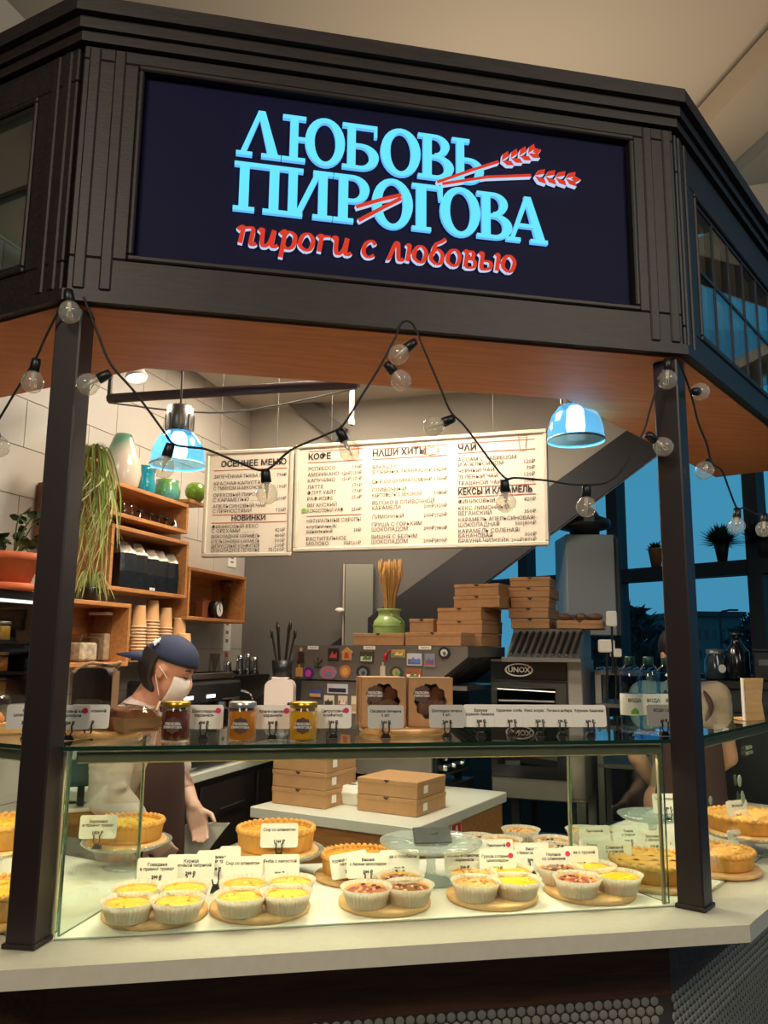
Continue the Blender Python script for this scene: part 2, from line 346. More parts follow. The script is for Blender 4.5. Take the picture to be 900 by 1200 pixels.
# cursive strapline: nib strokes
CUR = {'п': (.78, [[(.0, .82), (.12, 1), (.2, .95), (.16, .05)], [(.14, .9), (.4, 1), (.6, .93), (.58, .15), (.66, 0), (.8, .12)]]),
       'и': (.8, [[(.0, .85), (.14, 1), (.18, .2), (.3, 0), (.5, .3), (.6, 1)], [(.6, 1), (.58, .15), (.68, 0), (.82, .15)]]),
       'р': (.74, [[(.0, .82), (.12, 1), (.18, .9), (.14, -.55)], [(.16, .7), (.34, 1), (.6, .8), (.58, .2), (.36, 0), (.17, .2)]]),
       'о': (.66, [[(.3, 0), (.05, .3), (.12, .85), (.36, 1), (.56, .65), (.5, .15), (.3, 0)]]),
       'г': (.6, [[(.02, .85), (.12, 1), (.18, .92), (.15, .02)], [(.16, .9), (.34, .97), (.55, .98)]]),
       'с': (.6, [[(.52, .78), (.36, 1), (.12, .8), (.06, .3), (.26, 0), (.52, .15)]]),
       'л': (.72, [[(.0, .02), (.1, .08), (.3, .95), (.42, 1), (.5, .15), (.6, 0), (.72, .12)]]),
       'ю': (.98, [[(.02, .9), (.14, .98), (.12, 0)], [(.14, .5), (.4, .55)], [(.62, 0), (.38, .3), (.44, .85), (.66, 1), (.88, .65), (.8, .12), (.62, 0)]]),
       'б': (.68, [[(.3, 0), (.06, .3), (.12, .75), (.34, .9), (.54, .6), (.5, .12), (.3, 0)], [(.12, .65), (.2, 1.2), (.42, 1.4), (.62, 1.62)]]),
       'в': (.66, [[(.04, .9), (.16, 1), (.14, .02)], [(.14, .98), (.4, 1), (.44, .7), (.2, .54), (.5, .48), (.54, .12), (.3, 0), (.14, .05)]]),
       'ь': (.66, [[(.0, .88), (.14, 1), (.14, .1), (.3, 0), (.54, .15), (.5, .48), (.18, .52)]]), ' ': (.38, [])}
def nib(mb, pts, sx, sz, ox, oz, wd):
    P = [Vector((p[0]*sx+p[1]*.10*sz, p[1]*sz, 0)) for p in pts]; P = spline(P, 5)
    L_, R2 = [], []
    for i, p in enumerate(P):
        t = (P[min(i+1, len(P)-1)]-P[max(i-1, 0)]).normalized(); n_ = Vector((-t.y, t.x, 0))
        ww = wd*(.5+.5*abs(t.y)) ; L_.append(p+n_*ww*.5); R2.append(p-n_*ww*.5)
    for i in range(len(P)-1):
        q = [L_[i], L_[i+1], R2[i+1], R2[i]]
        mb.prism([(ox+a.x, oz+a.y) for a in q], YS-.014, YS-.0005, 'y', RED, WH)
za, zb = at_y(283, 286, YL).z, at_y(283, 266, YL).z
xs, xe = at_y(276, 290, YL).x, at_y(606, 305, YL).x
line = 'пироги с любовью'; tot = sum(CUR[c][0] for c in line); k_ = (xe-xs)/tot; xx = xs
for ch in line:
    wd_, st = CUR[ch]
    if st:
        mb = MB()
        for s_ in st: nib(mb, s_, k_*.93, zb-za, xx, za, .0125)
        mb.build('strapline_letter', None, sg)
    xx += wd_*k_
# wheat ears
def sgp(px, py): p = at_y(px, py, YL); return Vector((p.x, p.z, 0))
def stroke(mb, pts, wd):
    P = [sgp(*p) for p in pts]
    for i in range(len(P)-1):
        t = (P[i+1]-P[i]).normalized(); n_ = Vector((-t.y, t.x, 0))*wd*.5
        mb.prism([(a.x, a.y) for a in (P[i]+n_, P[i+1]+n_, P[i+1]-n_, P[i]-n_)], YS-.016, YS-.0005, 'y', RED, WH)
def ear(stem, tip, ng):
    mb = MB(); stroke(mb, stem, .009); A, B = sgp(*stem[-1]), sgp(*tip); t = (B-A).normalized(); n_ = Vector((-t.y, t.x, 0)); step = (B-A).length/(ng+.6)
    for g in range(ng):
        c = A+t*step*(g+.35)
        for s_ in (1, -1):
            q = [c, c+t*step*.35+n_*s_*.018, c+t*step*1.05+n_*s_*.024, c+t*step*.95+n_*s_*.008]
            mb.prism([(p.x, p.y) for p in (q if s_ > 0 else q[::-1])], YS-.016, YS-.0005, 'y', RED, WH)
    c = A+t*step*(ng-.1); q = [c, c+t*step*.4-n_*.011, c+t*step*1.0, c+t*step*.4+n_*.011]
    mb.prism([(p.x, p.y) for p in q], YS-.016, YS-.0005, 'y', RED, WH)
    return mb
ear([(512, 214), (552, 200), (584, 190)], (631, 177), 4).build('wheat_ear', None, sg)
ear([(518, 216), (570, 208), (622, 206)], (677, 211), 4).build('wheat_ear', None, sg)
mb = MB(); stroke(mb, [(470, 229), (448, 234), (417, 243)], .011); stroke(mb, [(470, 233), (448, 244), (420, 259)], .011); mb.build('wheat_stalk', None, sg)
# ------------------------------------------------------------------ posts
for nm, P, a, lb in (('canopy_post', VL, -ANG/2, 'dark brown canopy post at the left of the glass pie case'), ('canopy_post', VR, ANG, 'dark brown canopy post at the right of the glass pie case'),
                     ('canopy_post', VR+dR*LR, ANG, 'dark brown canopy post at the far right end of the canopy')):
    t = thing(nm, lb, 'post', (P.x, P.y, ZC), a, 'canopy posts')
    MB().box(-.036, .036, -.036, .036, .0, ZT-.0142-ZC, .004).build('shaft', POSTM, t)
    MB().box(-.041, .041, -.041, .041, .0005, .012, .002).build('foot_plate', POSTM, t)
# ------------------------------------------------------------------ counter
cn = thing('display_counter', 'white stone topped counter with dark wood front and penny tile base', 'counter')
PANEL = mat('brown_panel', (96, 60, 44), .5, var=.3, vscale=6, stretch=(1, 14, 14))
for seg in ('left', 'front', 'right'):
    mb = MB(); ring_seg(mb, seg, .155, -.62, ZC-.042, ZC, STONE); mb.build('worktop', STONE, cn)
    mb = MB(); ring_seg(mb, seg, -.09, -.12, .672, ZC-.042); mb.build('front_panel', PANEL, cn)
    mb = MB(); ring_seg(mb, seg, -.0915, -.12, 0, .672); mb.build('grout_base', mat('dark_grout', (60, 58, 58), .9), cn)
TILE = mat('penny_tile', (150, 147, 138), .3, var=.08, vscale=4)
mb = MB(); mb.lathe([(.0122, 0), (.0122, .003), (.0105, .0045), (0.0005, .0047)], 10, m=TILE); tme = mb.mesh('penny_tile')
pitch = .0275; cnt = 0; extra = MB()
for seg in ('front', 'right', 'left'):
    A = offp(-.0915); i0 = {'left': 0, 'front': 1, 'right': 2}[seg]; p0, p1 = A[i0], A[i0+1]; d = (p1-p0); L_ = d.length; d.normalize(); nn = Vector((d.y, -d.x, 0))
    base = Matrix((( d.x, 0, nn.x, 0), (d.y, 0, nn.y, 0), (0, 1, 0, 0), (0, 0, 0, 1)))
    base = Matrix.Identity(4)
    for r_ in range(24):
        z = .658-r_*pitch*.866
        for c_ in range(int(L_/pitch)-1):
            s_ = (c_+.6+(.5 if r_ % 2 else 0))*pitch; P = p0+d*s_+Vector((0, 0, z))
            if z < .02: continue
            rel = P-CAMP; dp = rel.dot(FW); px = 450+FPX*rel.dot(RT)/dp; py = 600-FPX*rel.dot(UP)/dp
            Mx = Matrix.Translation(P) @ nn.to_track_quat('Z', 'Y').to_matrix().to_4x4()
            if -5 < px < 905 and py < 1206 and cnt < 300:
                o = link('tile', tme, cn); o.matrix_local = Mx; cnt += 1
            else:
                extra.T = Mx; extra.add([(.0122*math.cos(k*math.pi/4), .0122*math.sin(k*math.pi/4), .0045) for k in range(8)]+[(.0122*math.cos(k*math.pi/4), .0122*math.sin(k*math.pi/4), 0) for k in range(8)], [tuple(range(8))]+[(k, (k+1) % 8, 8+(k+1) % 8, 8+k) for k in range(8)])
extra.build('tile_field', TILE, cn, kind='stuff')
# ------------------------------------------------------------------ glass cases
RAILM = mat('champagne_rail', (150, 143, 118), .4, .7)
def pane(mb, a, b, z0, z1, th=.006):   # vertical pane from a to b (2D), green edges
    a, b = Vector((a[0], a[1], 0)), Vector((b[0], b[1], 0)); d = (b-a).normalized(); n_ = Vector((-d.y, d.x, 0))*th*.5
    P = [a-n_, b-n_, b+n_, a+n_]; vs = [(p.x, p.y, z) for z in (z0, z1) for p in P]
    mb.add(vs, [(0, 1, 5, 4), (2, 3, 7, 6)], GL); mb.add(vs, [(3, 2, 1, 0), (4, 5, 6, 7), (1, 2, 6, 5), (3, 0, 4, 7)], GE)
def case(seg, label):
    t = thing('display_case', label, 'display case', group='glass cases on the counter')
    i = {'left': 0, 'front': 1, 'right': 2}[seg]; A = offp(-.014); B = offp(-.6)
    d = (A[i+1]-A[i]).normalized(); g = .006
    a, b = A[i]+d*(.012 if seg != 'left' else 0), A[i+1]-d*.012
    if seg == 'front': a = A[1]+d*.05; b = A[2]-d*.028
    if seg == 'left': b = A[1]-d*.045
    if seg == 'right': a = A[2]+d*.05
    mb = MB(); pane(mb, a, b, ZC+.001, ZG-.0125); mb.build('front_glass', None, t)
    mb = MB(); P = [offp(-.004)[i], offp(-.004)[i+1], offp(-.5)[i+1], offp(-.5)[i]]
    vs = [(p.x, p.y, z) for z in (ZG-.010, ZG) for p in P]
    mb.add(vs, [(3, 2, 1, 0), (4, 5, 6, 7)], GL); mb.add(vs, [(0, 1, 5, 4), (1, 2, 6, 5), (2, 3, 7, 6), (3, 0, 4, 7)], mat('glass_edge_dark', (24, 52, 40), .15)); mb.build('top_glass', None, t)
    mb = MB(); M2 = SEGM[seg]; mb.T = M2; Lx = SEGL[seg]; mb.box(.075, Lx-.065, .024, .047, ZG-.043, ZG-.0125, .003); r = mb.build('light_rail', RAILM, t)
    mb = MB(); mb.T = M2; mb.box(.09, Lx-.08, .03, .042, ZG-.0433, ZG-.0431); mb.build('light_strip', emit('case_led', (255, 226, 170), 4), r)
    mb = MB(); ring_seg(mb, seg, -.02, -.6, ZC+.0004, ZC+.003); mb.build('base_sheet', mat('white_liner', (240, 236, 222), .45), t)
    return t
cf = case('front', 'front glass display case full of pies under the sign')
case('left', 'glass display case left of the left post'); case('right', 'glass display case right of the right post')
mb = MB(); pL_ = at_y(165, 950, .4); pane(mb, (-.788, .03), (pL_.x, .4), ZC+.004, ZG-.0125); mb.build('partition_glass', None, cf)
mb = MB(); pR_ = at_y(669, 950, .42); pane(mb, (.79, .03), (pR_.x, .42), ZC+.004, ZG-.0125); mb.build('partition_glass', None, cf)
for x, y in ((pL_.x, .404), (pR_.x, .424)):
    mb = MB(); mb.box(x-.005, x+.005, y, y+.008, ZC+.004, ZG-.0125); mb.build('edge_strip', mat('champagne_strip', (190, 182, 150), .35, .6), cf)
mb = MB(); mb.tube([(.775, .03, ZC+.004), (.775, .03, ZG-.0435)], .006, 8); mb.build('corner_tube', RAILM, cf)
mb = MB(); mb.tube([(-.803, .03, ZC+.004), (-.803, .03, ZG-.0125)], .007, 8); mb.build('corner_tube', mat('champagne_strip'), cf)
for k in range(2):
    mb = MB(); pane(mb, (-.822+.014*k, .03+.006*k), (-.812+.014*k, .075), ZC+.004, ZG-.0125, .008); mb.build('corner_glass', None, cf)
def case_lamp(seg, e):
    M2 = SEGM[seg]; L_ = SEGL[seg]; P = M2 @ Vector((L_/2, .036, ZG-.05)); Q = M2 @ Vector((L_/2, .17, ZC))
    o = light('case_lamp', 'AREA', P, e, (1, .85, .58), L_*.9, None, sizey=.02)
    Zax = (P-Q).normalized(); X = (M2.to_3x3() @ Vector((1, 0, 0))).normalized(); Yx = Zax.cross(X)
    o.matrix_world = Matrix(((X.x, Yx.x, Zax.x, P.x), (X.y, Yx.y, Zax.y, P.y), (X.z, Yx.z, Zax.z, P.z), (0, 0, 0, 1)))
case_lamp('front', 5.5); case_lamp('left', 3); case_lamp('right', 4.5)
# ================================================================== building shell
EX = Vector((.877, -.48, 0)); NW = Vector((-.48, -.877, 0))        # back wall direction (to the right) and its normal towards the visitor
BP = at_d(343, 522, 3.95)-NW*1.12; BP.z = 0
corner = at_pl(292, 520, BP, NW); corner.z = 0
WALLM = mat('pale_wall', (176, 169, 158), .8, var=.04, vscale=3)
TILEW = mat('white_wall_tile', (188, 181, 170), .45, var=.03, vscale=3)
def wp(px, py, off=0): return at_pl(px, py, BP+NW*off, NW)
# back wall with a raking right edge under the sloping beam
e0, e1 = wp(756, 517), wp(614, 622); sl = (e1-e0)/(e1.z-e0.z)
top = e0+sl*(4.2-e0.z); knee = e0+sl*(1.72-e0.z); bot = knee.copy(); bot.z = 0
c0 = corner.copy(); c1 = corner.copy(); c1.z = 4.2
mb = MB(); mb.poly3([c0, bot, knee, top, c1], .1, -NW); mb.build('wall_back', WALLM, None, kind='structure')
# sloping dark beam on that edge
u0, u1 = wp(738, 504, .03), wp(640, 575, .03); l0, l1 = wp(774, 531, .03), wp(588, 670, .03)
def ext(a, b, z): return a+(b-a)*((z-a.z)/(b.z-a.z))
mb = MB(); mb.poly3([ext(u0, u1, 0.3), ext(l0, l1, .3), ext(l0, l1, 4.2), ext(u0, u1, 4.2)], .04, NW); mb.build('trim_1', mat('dark_beam', (34, 33, 38), .5), None, kind='structure')
mb = MB(); q0, q1 = ext(l0, l1, .5), ext(l0, l1, 3.8); mb.tube([q0+NW*.01, q1+NW*.01], .006, 6); mb.build('trim_2', mat('pale_strip', (180, 190, 195), .4), None, kind='structure')
mb = MB(); s0, s1 = wp(296, 428, .01), wp(402, 512, .01); sd = (s1-s0).normalized(); sn_ = sd.cross(NW).normalized()*.055; s0 = s0-sd*.6; mb.poly3([s0-sn_, s1-sn_, s1+sn_, s0+sn_], .05, NW); mb.build('trim_5', mat('grey_diagonal', (110, 106, 100), .7), None, kind='structure')  # darker grey diagonal strip laid on the upper back wall
# left wall of white tiles
WT = corner+NW*2.75
left_n = EX
mb = MB(); c2 = WT.copy(); c2.z = 4.2; mb.poly3([c0, WT, c2, c1], .1, -EX); wl = mb.build('wall_left', mat('tile_grout', (150, 142, 128), .9), None, kind='structure')
tw, th_ = .40, .2
for r_ in range(20):
    for c_ in range(8):
        s0 = c_*tw+(.2 if r_ % 2 else 0)-.2; a0, a1 = max(s0, .002), min(s0+tw-.004, 2.74); z0 = .2+r_*th_
        if a1-a0 < .03 or z0+th_ > 4.2: continue
        mb = MB(); P = [corner+NW*a+Vector((0, 0, z)) for a, z in ((a0, z0), (a1, z0), (a1, z0+th_-.004), (a0, z0+th_-.004))]; mb.poly3(P, .004, EX); mb.build('tile', TILEW, wl)
# darker grey sheet over the lower part of the back wall
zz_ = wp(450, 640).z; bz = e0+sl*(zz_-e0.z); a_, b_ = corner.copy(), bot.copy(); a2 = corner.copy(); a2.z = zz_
mb = MB(); mb.poly3([a_, b_, knee, bz, a2], .006, NW); mb.build('wall_back_lower', mat('dark_grey_lower', (98, 94, 90), .7, var=.05, vscale=3), None, kind='structure')
# kiosk ceiling
KC = 3.13
pts = offp(-.03); rr2 = wp(770, 520)
mb = MB(); mb.poly3([Vector((p.x, p.y, KC)) for p in (pts[0], pts[1], pts[2], pts[3])]+[Vector((top.x+.5, top.y-.2, KC)), Vector((corner.x, corner.y, KC))], .06, (0, 0, 1)); mb.build('ceiling_kiosk', mat('kiosk_ceiling', (186, 178, 166), .8), None, kind='structure')
# floor and hall
mb = MB(); mb.box(-9, 12, -9, 9, -.1, 0); mb.build('floor', mat('hall_floor', (92, 86, 80), .35, var=.1, vscale=3), None, kind='structure')
CEIL = mat('hall_ceiling', (188, 172, 150), .85)
mb = MB(); mb.add([(-9, -9, 4.6), (3.0, -9, 4.6), (4.6, 9, 6.6), (-9, 9, 6.6)], [(0, 1, 2, 3)], CEIL); mb.add([(3.0, -9, 4.6), (5.4, -9, 4.3), (5.8, 9, 6.2), (4.6, 9, 6.6)], [(0, 1, 2, 3)], CEIL); mb.build('ceiling', CEIL, None, kind='structure')
for nm, a, b, wd in (('trim_3', (2.2, -9, 4.5), (3.9, 9, 6.5), .25), ('trim_4', (-1.5, 4, 5.9), (2.6, 9, 6.5), .18)):
    a, b = Vector(a), Vector(b); d = (b-a).normalized(); n_ = Vector((-d.y, d.x, 0)).normalized()*wd; mb = MB()
    mb.add([a-n_, a+n_, b+n_, b-n_]+[p+Vector((0, 0, -.22)) for p in (a-n_, a+n_, b+n_, b-n_)], [(3, 2, 1, 0), (4, 5, 6, 7), (0, 1, 5, 4), (1, 2, 6, 5), (2, 3, 7, 6), (3, 0, 4, 7)], mat('beam_paint', (176, 156, 132), .8)); mb.build(nm, None, None, kind='structure')
mb = MB(); mb.box(-9, -8.9, -9, 9, 0, 6.6); mb.build('wall_far_left', WALLM, None, kind='structure')
mb = MB(); mb.box(-9, 12, -9.1, -9, 0, 5); mb.build('wall_behind', WALLM, None, kind='structure')
# ------------------------------------------------------------------ window wall
Wa, Wb = at_d(720, 677, 6.4), at_d(893, 662, 5.5); zr = (Wa.z+Wb.z)/2
wd_ = Vector((Wb.x-Wa.x, Wb.y-Wa.y, 0)).normalized(); wn = Vector((-wd_.y, wd_.x, 0));
if wn.dot(FW) < 0: wn = -wn
W0 = Vector((Wa.x, Wa.y, 0))
FRM = mat('window_frame_dark', (24, 27, 34), .45)
def wl_(px): p = at_pl(px, 700, W0, wn); return (Vector((p.x, p.y, 0))-W0).dot(wd_)
win = tag(bpy.data.objects.new('window_1', None), kind='structure'); COL.objects.link(win); win.location = W0; win.rotation_euler = (0, 0, math.atan2(wd_.y, wd_.x))
sR = wl_(891); sP = wl_(800)
span = sR-sP
edges = [sR-span*2-4.0, sR-span*2-2.2, sR-span*2-.9, sP-span*.95, sP, sR, sR+span, sR+2*span, sR+3*span]
def fr(nm, *b, m=FRM): mb = MB(); mb.box(*b); return mb.build(nm, m, win)
for i, s in enumerate(edges): fr('mullion', s-.05, s+.05, -.06, .06, .0, 4.4)
for a, b in zip(edges[:-1], edges[1:]):
    fr('transom_bar', a+.05, b-.05, -.07, .05, zr-.055, zr+.045); fr('sill', a+.05, b-.05, -.08, .08, 1.38, 1.46); fr('apron_panel', a+.05, b-.05, -.03, .03, 0, 1.38); fr('head', a+.05, b-.05, -.05, .05, 4.3, 4.4)
    WG = glass('window_glass', (225, 238, 242), 1.3)
    fr('pane', a+.05, b-.05, -.004, .004, 1.46, zr-.055, m=WG); fr('pane', a+.05, b-.05, -.004, .004, zr+.045, 4.3, m=WG)
# side glazing of the hall, out of view to the right (mirrored in the canopy panes)
win2 = tag(bpy.data.objects.new('window_2', None), kind='structure'); COL.objects.link(win2); win2.location = (5.6, 0, 0)
for k in range(9):
    mb = MB(); y0 = -9+k*1.5; mb.box(-.05, .05, y0-.05, y0+.05, 0, 4.6+k*.1); mb.build('mullion', FRM, win2)
    if k < 8:
        mb = MB(); mb.box(-.05, .05, y0+.05, y0+1.45, 1.0, 1.08); mb.build('sill', FRM, win2); mb = MB(); mb.box(-.003, .003, y0+.05, y0+1.45, 1.08, 4.5); mb.build('pane', WG, win2)
mb = MB(); mb.box(5.7, 160, -120, 9.0, -.6, -.5); mb.build('ground_side', mat('street_ground'), None, kind='structure')
# ------------------------------------------------------------------ outdoors: ground, trees, building
mb = MB(); mb.box(-120, 160, 9.0, 220, -.6, -.5); mb.build('ground', mat('street_ground', (40, 44, 48), .8), None, kind='structure')
LEAF = mat('dusk_foliage', (22, 34, 38), .9); BARK = mat('dusk_bark', (26, 28, 30), .9)
def far_tree(px, pyt, d, wpx, lb):
    b = at_d(px, 770, d); top_ = at_d(px, pyt, d); H = top_.z+.5; t = thing('street_tree', lb, 'tree', (b.x, b.y, -.5), 0, 'trees outside the window')
    MB().tube([(0, 0, 0), (.1, 0, H*.4), (0, .1, H*.75)], [.22, .16, .06], 7).build('trunk', BARK, t)
    mb = MB(); R_w = wpx*d/FPX/2; rnd = random.Random(px)
    for k in range(900):
        a = rnd.random()*6.283; h = rnd.random()**.8; rr = R_w*math.sqrt(rnd.random())*math.sin(math.pi*(.12+.85*h)); c = Vector((rr*math.cos(a), rr*math.sin(a), H*(.12+.86*h)))
        s = .16+.3*rnd.random(); v1 = Vector((rnd.uniform(-1, 1), rnd.uniform(-1, 1), rnd.uniform(-1, 1)))*s; v2 = Vector((rnd.uniform(-1, 1), rnd.uniform(-1, 1), rnd.uniform(-1, 1)))*s
        mb.add([c, c+v1, c+v1*.6+v2], [(0, 1, 2)])
    mb.build('crown', LEAF, t)
    mb = MB()
    for k in range(26):
        a = rnd.random()*6.283; z0 = H*(.25+.5*rnd.random()); e = Vector((math.cos(a)*R_w*.8, math.sin(a)*R_w*.8, z0+H*.25)); mb.tube([(0, 0, z0), e*.5+Vector((0, 0, z0*.55)), e], [.06, .035, .012], 4)
    mb.build('branches', BARK, t)
far_tree(745, 716, 26, 70, 'bushy dark tree outside, left of the right canopy post')
far_tree(705, 735, 30, 60, 'lower dark tree outside, beside the grey duct')
far_tree(885, 722, 34, 75, 'dark tree outside at the right edge of the window')
far_tree(775, 738, 40, 50, 'small distant tree outside just left of the right canopy post')
for (x, y, lb) in ((17, 6.5, 'bare tree mirrored in the canopy panes, nearer the street lamp'), (20, 10.5, 'bare tree mirrored in the canopy panes, farther along the street')):
    rnd = random.Random(x); t = thing('street_tree', lb, 'tree', (x, y, -.5), 0, 'trees outside the side glazing'); MB().tube([(0, 0, 0), (.1, 0, 4), (0, .1, 8)], [.22, .15, .05], 7).build('trunk', BARK, t)
    mb = MB()
    for k in range(70): a = rnd.random()*6.283; z0 = rnd.uniform(2.5, 7.5); L_ = rnd.uniform(1.2, 3.2)*(1-.08*z0); e = Vector((math.cos(a)*L_, math.sin(a)*L_, z0+L_*.9)); mb.tube([(0, 0, z0), e*.5+Vector((0, 0, z0*.5)), e], [.05, .03, .01], 4)
    mb.build('branches', BARK, t)
b0, b1 = at_d(800, 722, 60), at_d(868, 722, 60)
t = thing('distant_building', 'flat-roofed building across the street, seen through the right window', 'building', (b0.x, b0.y, -.5), math.atan2(b1.y-b0.y, b1.x-b0.x))
Lb = (Vector((b1.x-b0.x, b1.y-b0.y))).length; Hb = b0.z+.5
MB().box(0, Lb, 0, 8, 0, Hb).build('wall', mat('dusk_facade', (72, 84, 86), .9), t); MB().box(-.3, Lb+.3, -.3, 8.3, Hb, Hb+.35).build('roof', mat('dusk_roof', (40, 48, 54), .8), t)
for i in range(7):
    for j in range(2): MB().box(.35+i*Lb/7.2, .35+i*Lb/7.2+.32, -.03, .02, Hb*.35+j*Hb*.3, Hb*.35+j*Hb*.3+.7).build('window', mat('dusk_glass', (30, 40, 48), .2), t)
p = at_d(846, 765, 40); q = at_d(846, 716, 40)
t = thing('street_lamp', 'street lamp outside with a short arm over the flat roof', 'lamp post', (p.x, p.y, -.5)); hq = q.z+.5
MB().tube([(0, 0, 0), (0, 0, hq-.1), (.15, 0, hq), (.6, 0, hq+.08)], [.07, .06, .05, .04], 6).build('pole', BARK, t); MB().box(.5, 1.0, -.1, .1, hq+.03, hq+.12, .03).build('lamp_head', BARK, t)
# ================================================================== string lights
CABLE = mat('black_cable', (14, 14, 16), .6)
BULBG = glass('bulb_glass', (250, 248, 240), 1.5)
_n = BULBG.node_tree.nodes; _L = BULBG.node_tree.links; _d = _n.new('ShaderNodeBsdfDiffuse'); _d.inputs[0].default_value = (.9, .88, .84, 1); _m = _n.new('ShaderNodeMixShader'); _m.inputs[0].default_value = .16
_s = _n['Material Output'].inputs[0].links[0].from_socket; _L.new(_s, _m.inputs[1]); _L.new(_d.outputs[0], _m.inputs[2]); _L.new(_m.outputs[0], _n['Material Output'].inputs[0]); FIL = mat('bulb_stem', (210, 200, 185), .4)
def bulb_meshes():
    a = MB(); a.lathe([(.0005, .0), (.011, -.001), (.0125, -.012), (.0135, -.034), (.010, -.036)], 12)
    b = MB(); b.lathe([(.0095, -.033), (.012, -.036), (.0215, -.044), (.0275, -.058), (.0275, -.068), (.022, -.082), (.012, -.089), (.0005, -.091)], 16)
    c = MB(); c.lathe([(.006, -.034), (.005, -.055), (.003, -.062)], 8); c.tube([(-.006, 0, -.06), (-.007, 0, -.074), (0, 0, -.078), (.007, 0, -.074), (.006, 0, -.06)], .0008, 4)
    return a.mesh('socket', BLACK), b.mesh('bulb', BULBG), c.mesh('bulb_stem', FIL)
SOCK, BULB, STEM = bulb_meshes()
def festoon(label, paths, bulbs):
    t = thing('string_light', label, 'string light', group='festoon light strings')
    pl = lambda p: at_y(p[0], p[1], p[2]) if len(p) > 2 else at_y(p[0], p[1], -.075)
    mb = MB()
    for P in paths:
        pts = spline([pl(p) for p in P], 7); mb.tube(pts, .0031, 6)
    mb.build('cable', CABLE, t)
    for (ax, ay, bx, by) in bulbs[:]:
        yy = -.075
        if isinstance(ax, tuple): yy = ax[1]; ax = ax[0]
        A, B = at_y(ax, ay, yy), at_y(bx, by, yy); d = (B-A).normalized(); L_ = (B-A).length
        q = (-d).to_track_quat('Z', 'Y')
        s = link('socket', SOCK, t); s.location = A; s.rotation_mode = 'QUATERNION'; s.rotation_quaternion = q
        b = link('bulb', BULB, t); b.location = A; b.rotation_mode = 'QUATERNION'; b.rotation_quaternion = q
        c = link('filament_stem', STEM, b)
festoon('string of clear bulbs draped along the front of the canopy', [
    [(98, 348, -.07), (115, 392), (130, 427), (160, 462), (190, 503), (203, 520), (222, 524), (243, 527), (280, 542), (310, 551), (335, 532), (347, 524), (385, 508), (402, 498), (420, 470), (445, 430), (462, 398), (471, 378, -.07), (484, 380, -.07), (495, 405), (515, 452), (528, 482), (545, 500), (575, 540), (592, 560), (605, 560), (640, 563), (680, 568), (720, 560), (752, 510), (762, 480), (772, 445)]],
    [(130, 437, 108, 448), (200, 520, 192, 546), (311, 550, 313, 582), (397, 503, 411, 532), (452, 425, 470, 446), (487, 400, 470, 413), (532, 490, 512, 498), (591, 562, 593, 590), (687, 568, 687, 602), (757, 508, 774, 521), (782, 421, 782, 452)])
PLs = lambda seg, px, py: at_pl(px, py, SEGM[seg] @ Vector((0, -.06, 0)), SEGM[seg].to_3x3() @ Vector((0, 1, 0)))
def festoon_side(label, seg, path, bulbs):
    t = thing('string_light', label, 'string light', group='festoon light strings')
    mb = MB(); mb.tube(spline([PLs(seg, *p) for p in path], 7), .0031, 6); mb.build('cable', CABLE, t)
    for (ax, ay, bx, by) in bulbs:
        A, B = PLs(seg, ax, ay), PLs(seg, bx, by); q = (A-B).normalized().to_track_quat('Z', 'Y')
        s = link('socket', SOCK, t); s.location = A; s.rotation_mode = 'QUATERNION'; s.rotation_quaternion = q
        b = link('bulb', BULB, t); b.location = A; b.rotation_mode = 'QUATERNION'; b.rotation_quaternion = q
        link('filament_stem', STEM, b)
festoon_side('string of clear bulbs left of the left canopy post', 'left', [(80, 348), (66, 370), (52, 398), (42, 420), (20, 456), (-20, 520), (-60, 560)], [(80, 340, 82, 368), (43, 420, 39, 443), (-8, 500, 0, 530)])
festoon_side('string of clear bulbs right of the right canopy post', 'right', [(796, 424), (806, 450), (812, 470), (818, 495), (828, 520), (834, 542), (846, 552), (855, 575), (864, 596), (872, 595), (885, 602), (897, 603), (915, 612)], [(813, 459, 838, 459), (831, 540, 821, 560), (864, 596, 863, 618), (896, 602, 895, 626)])
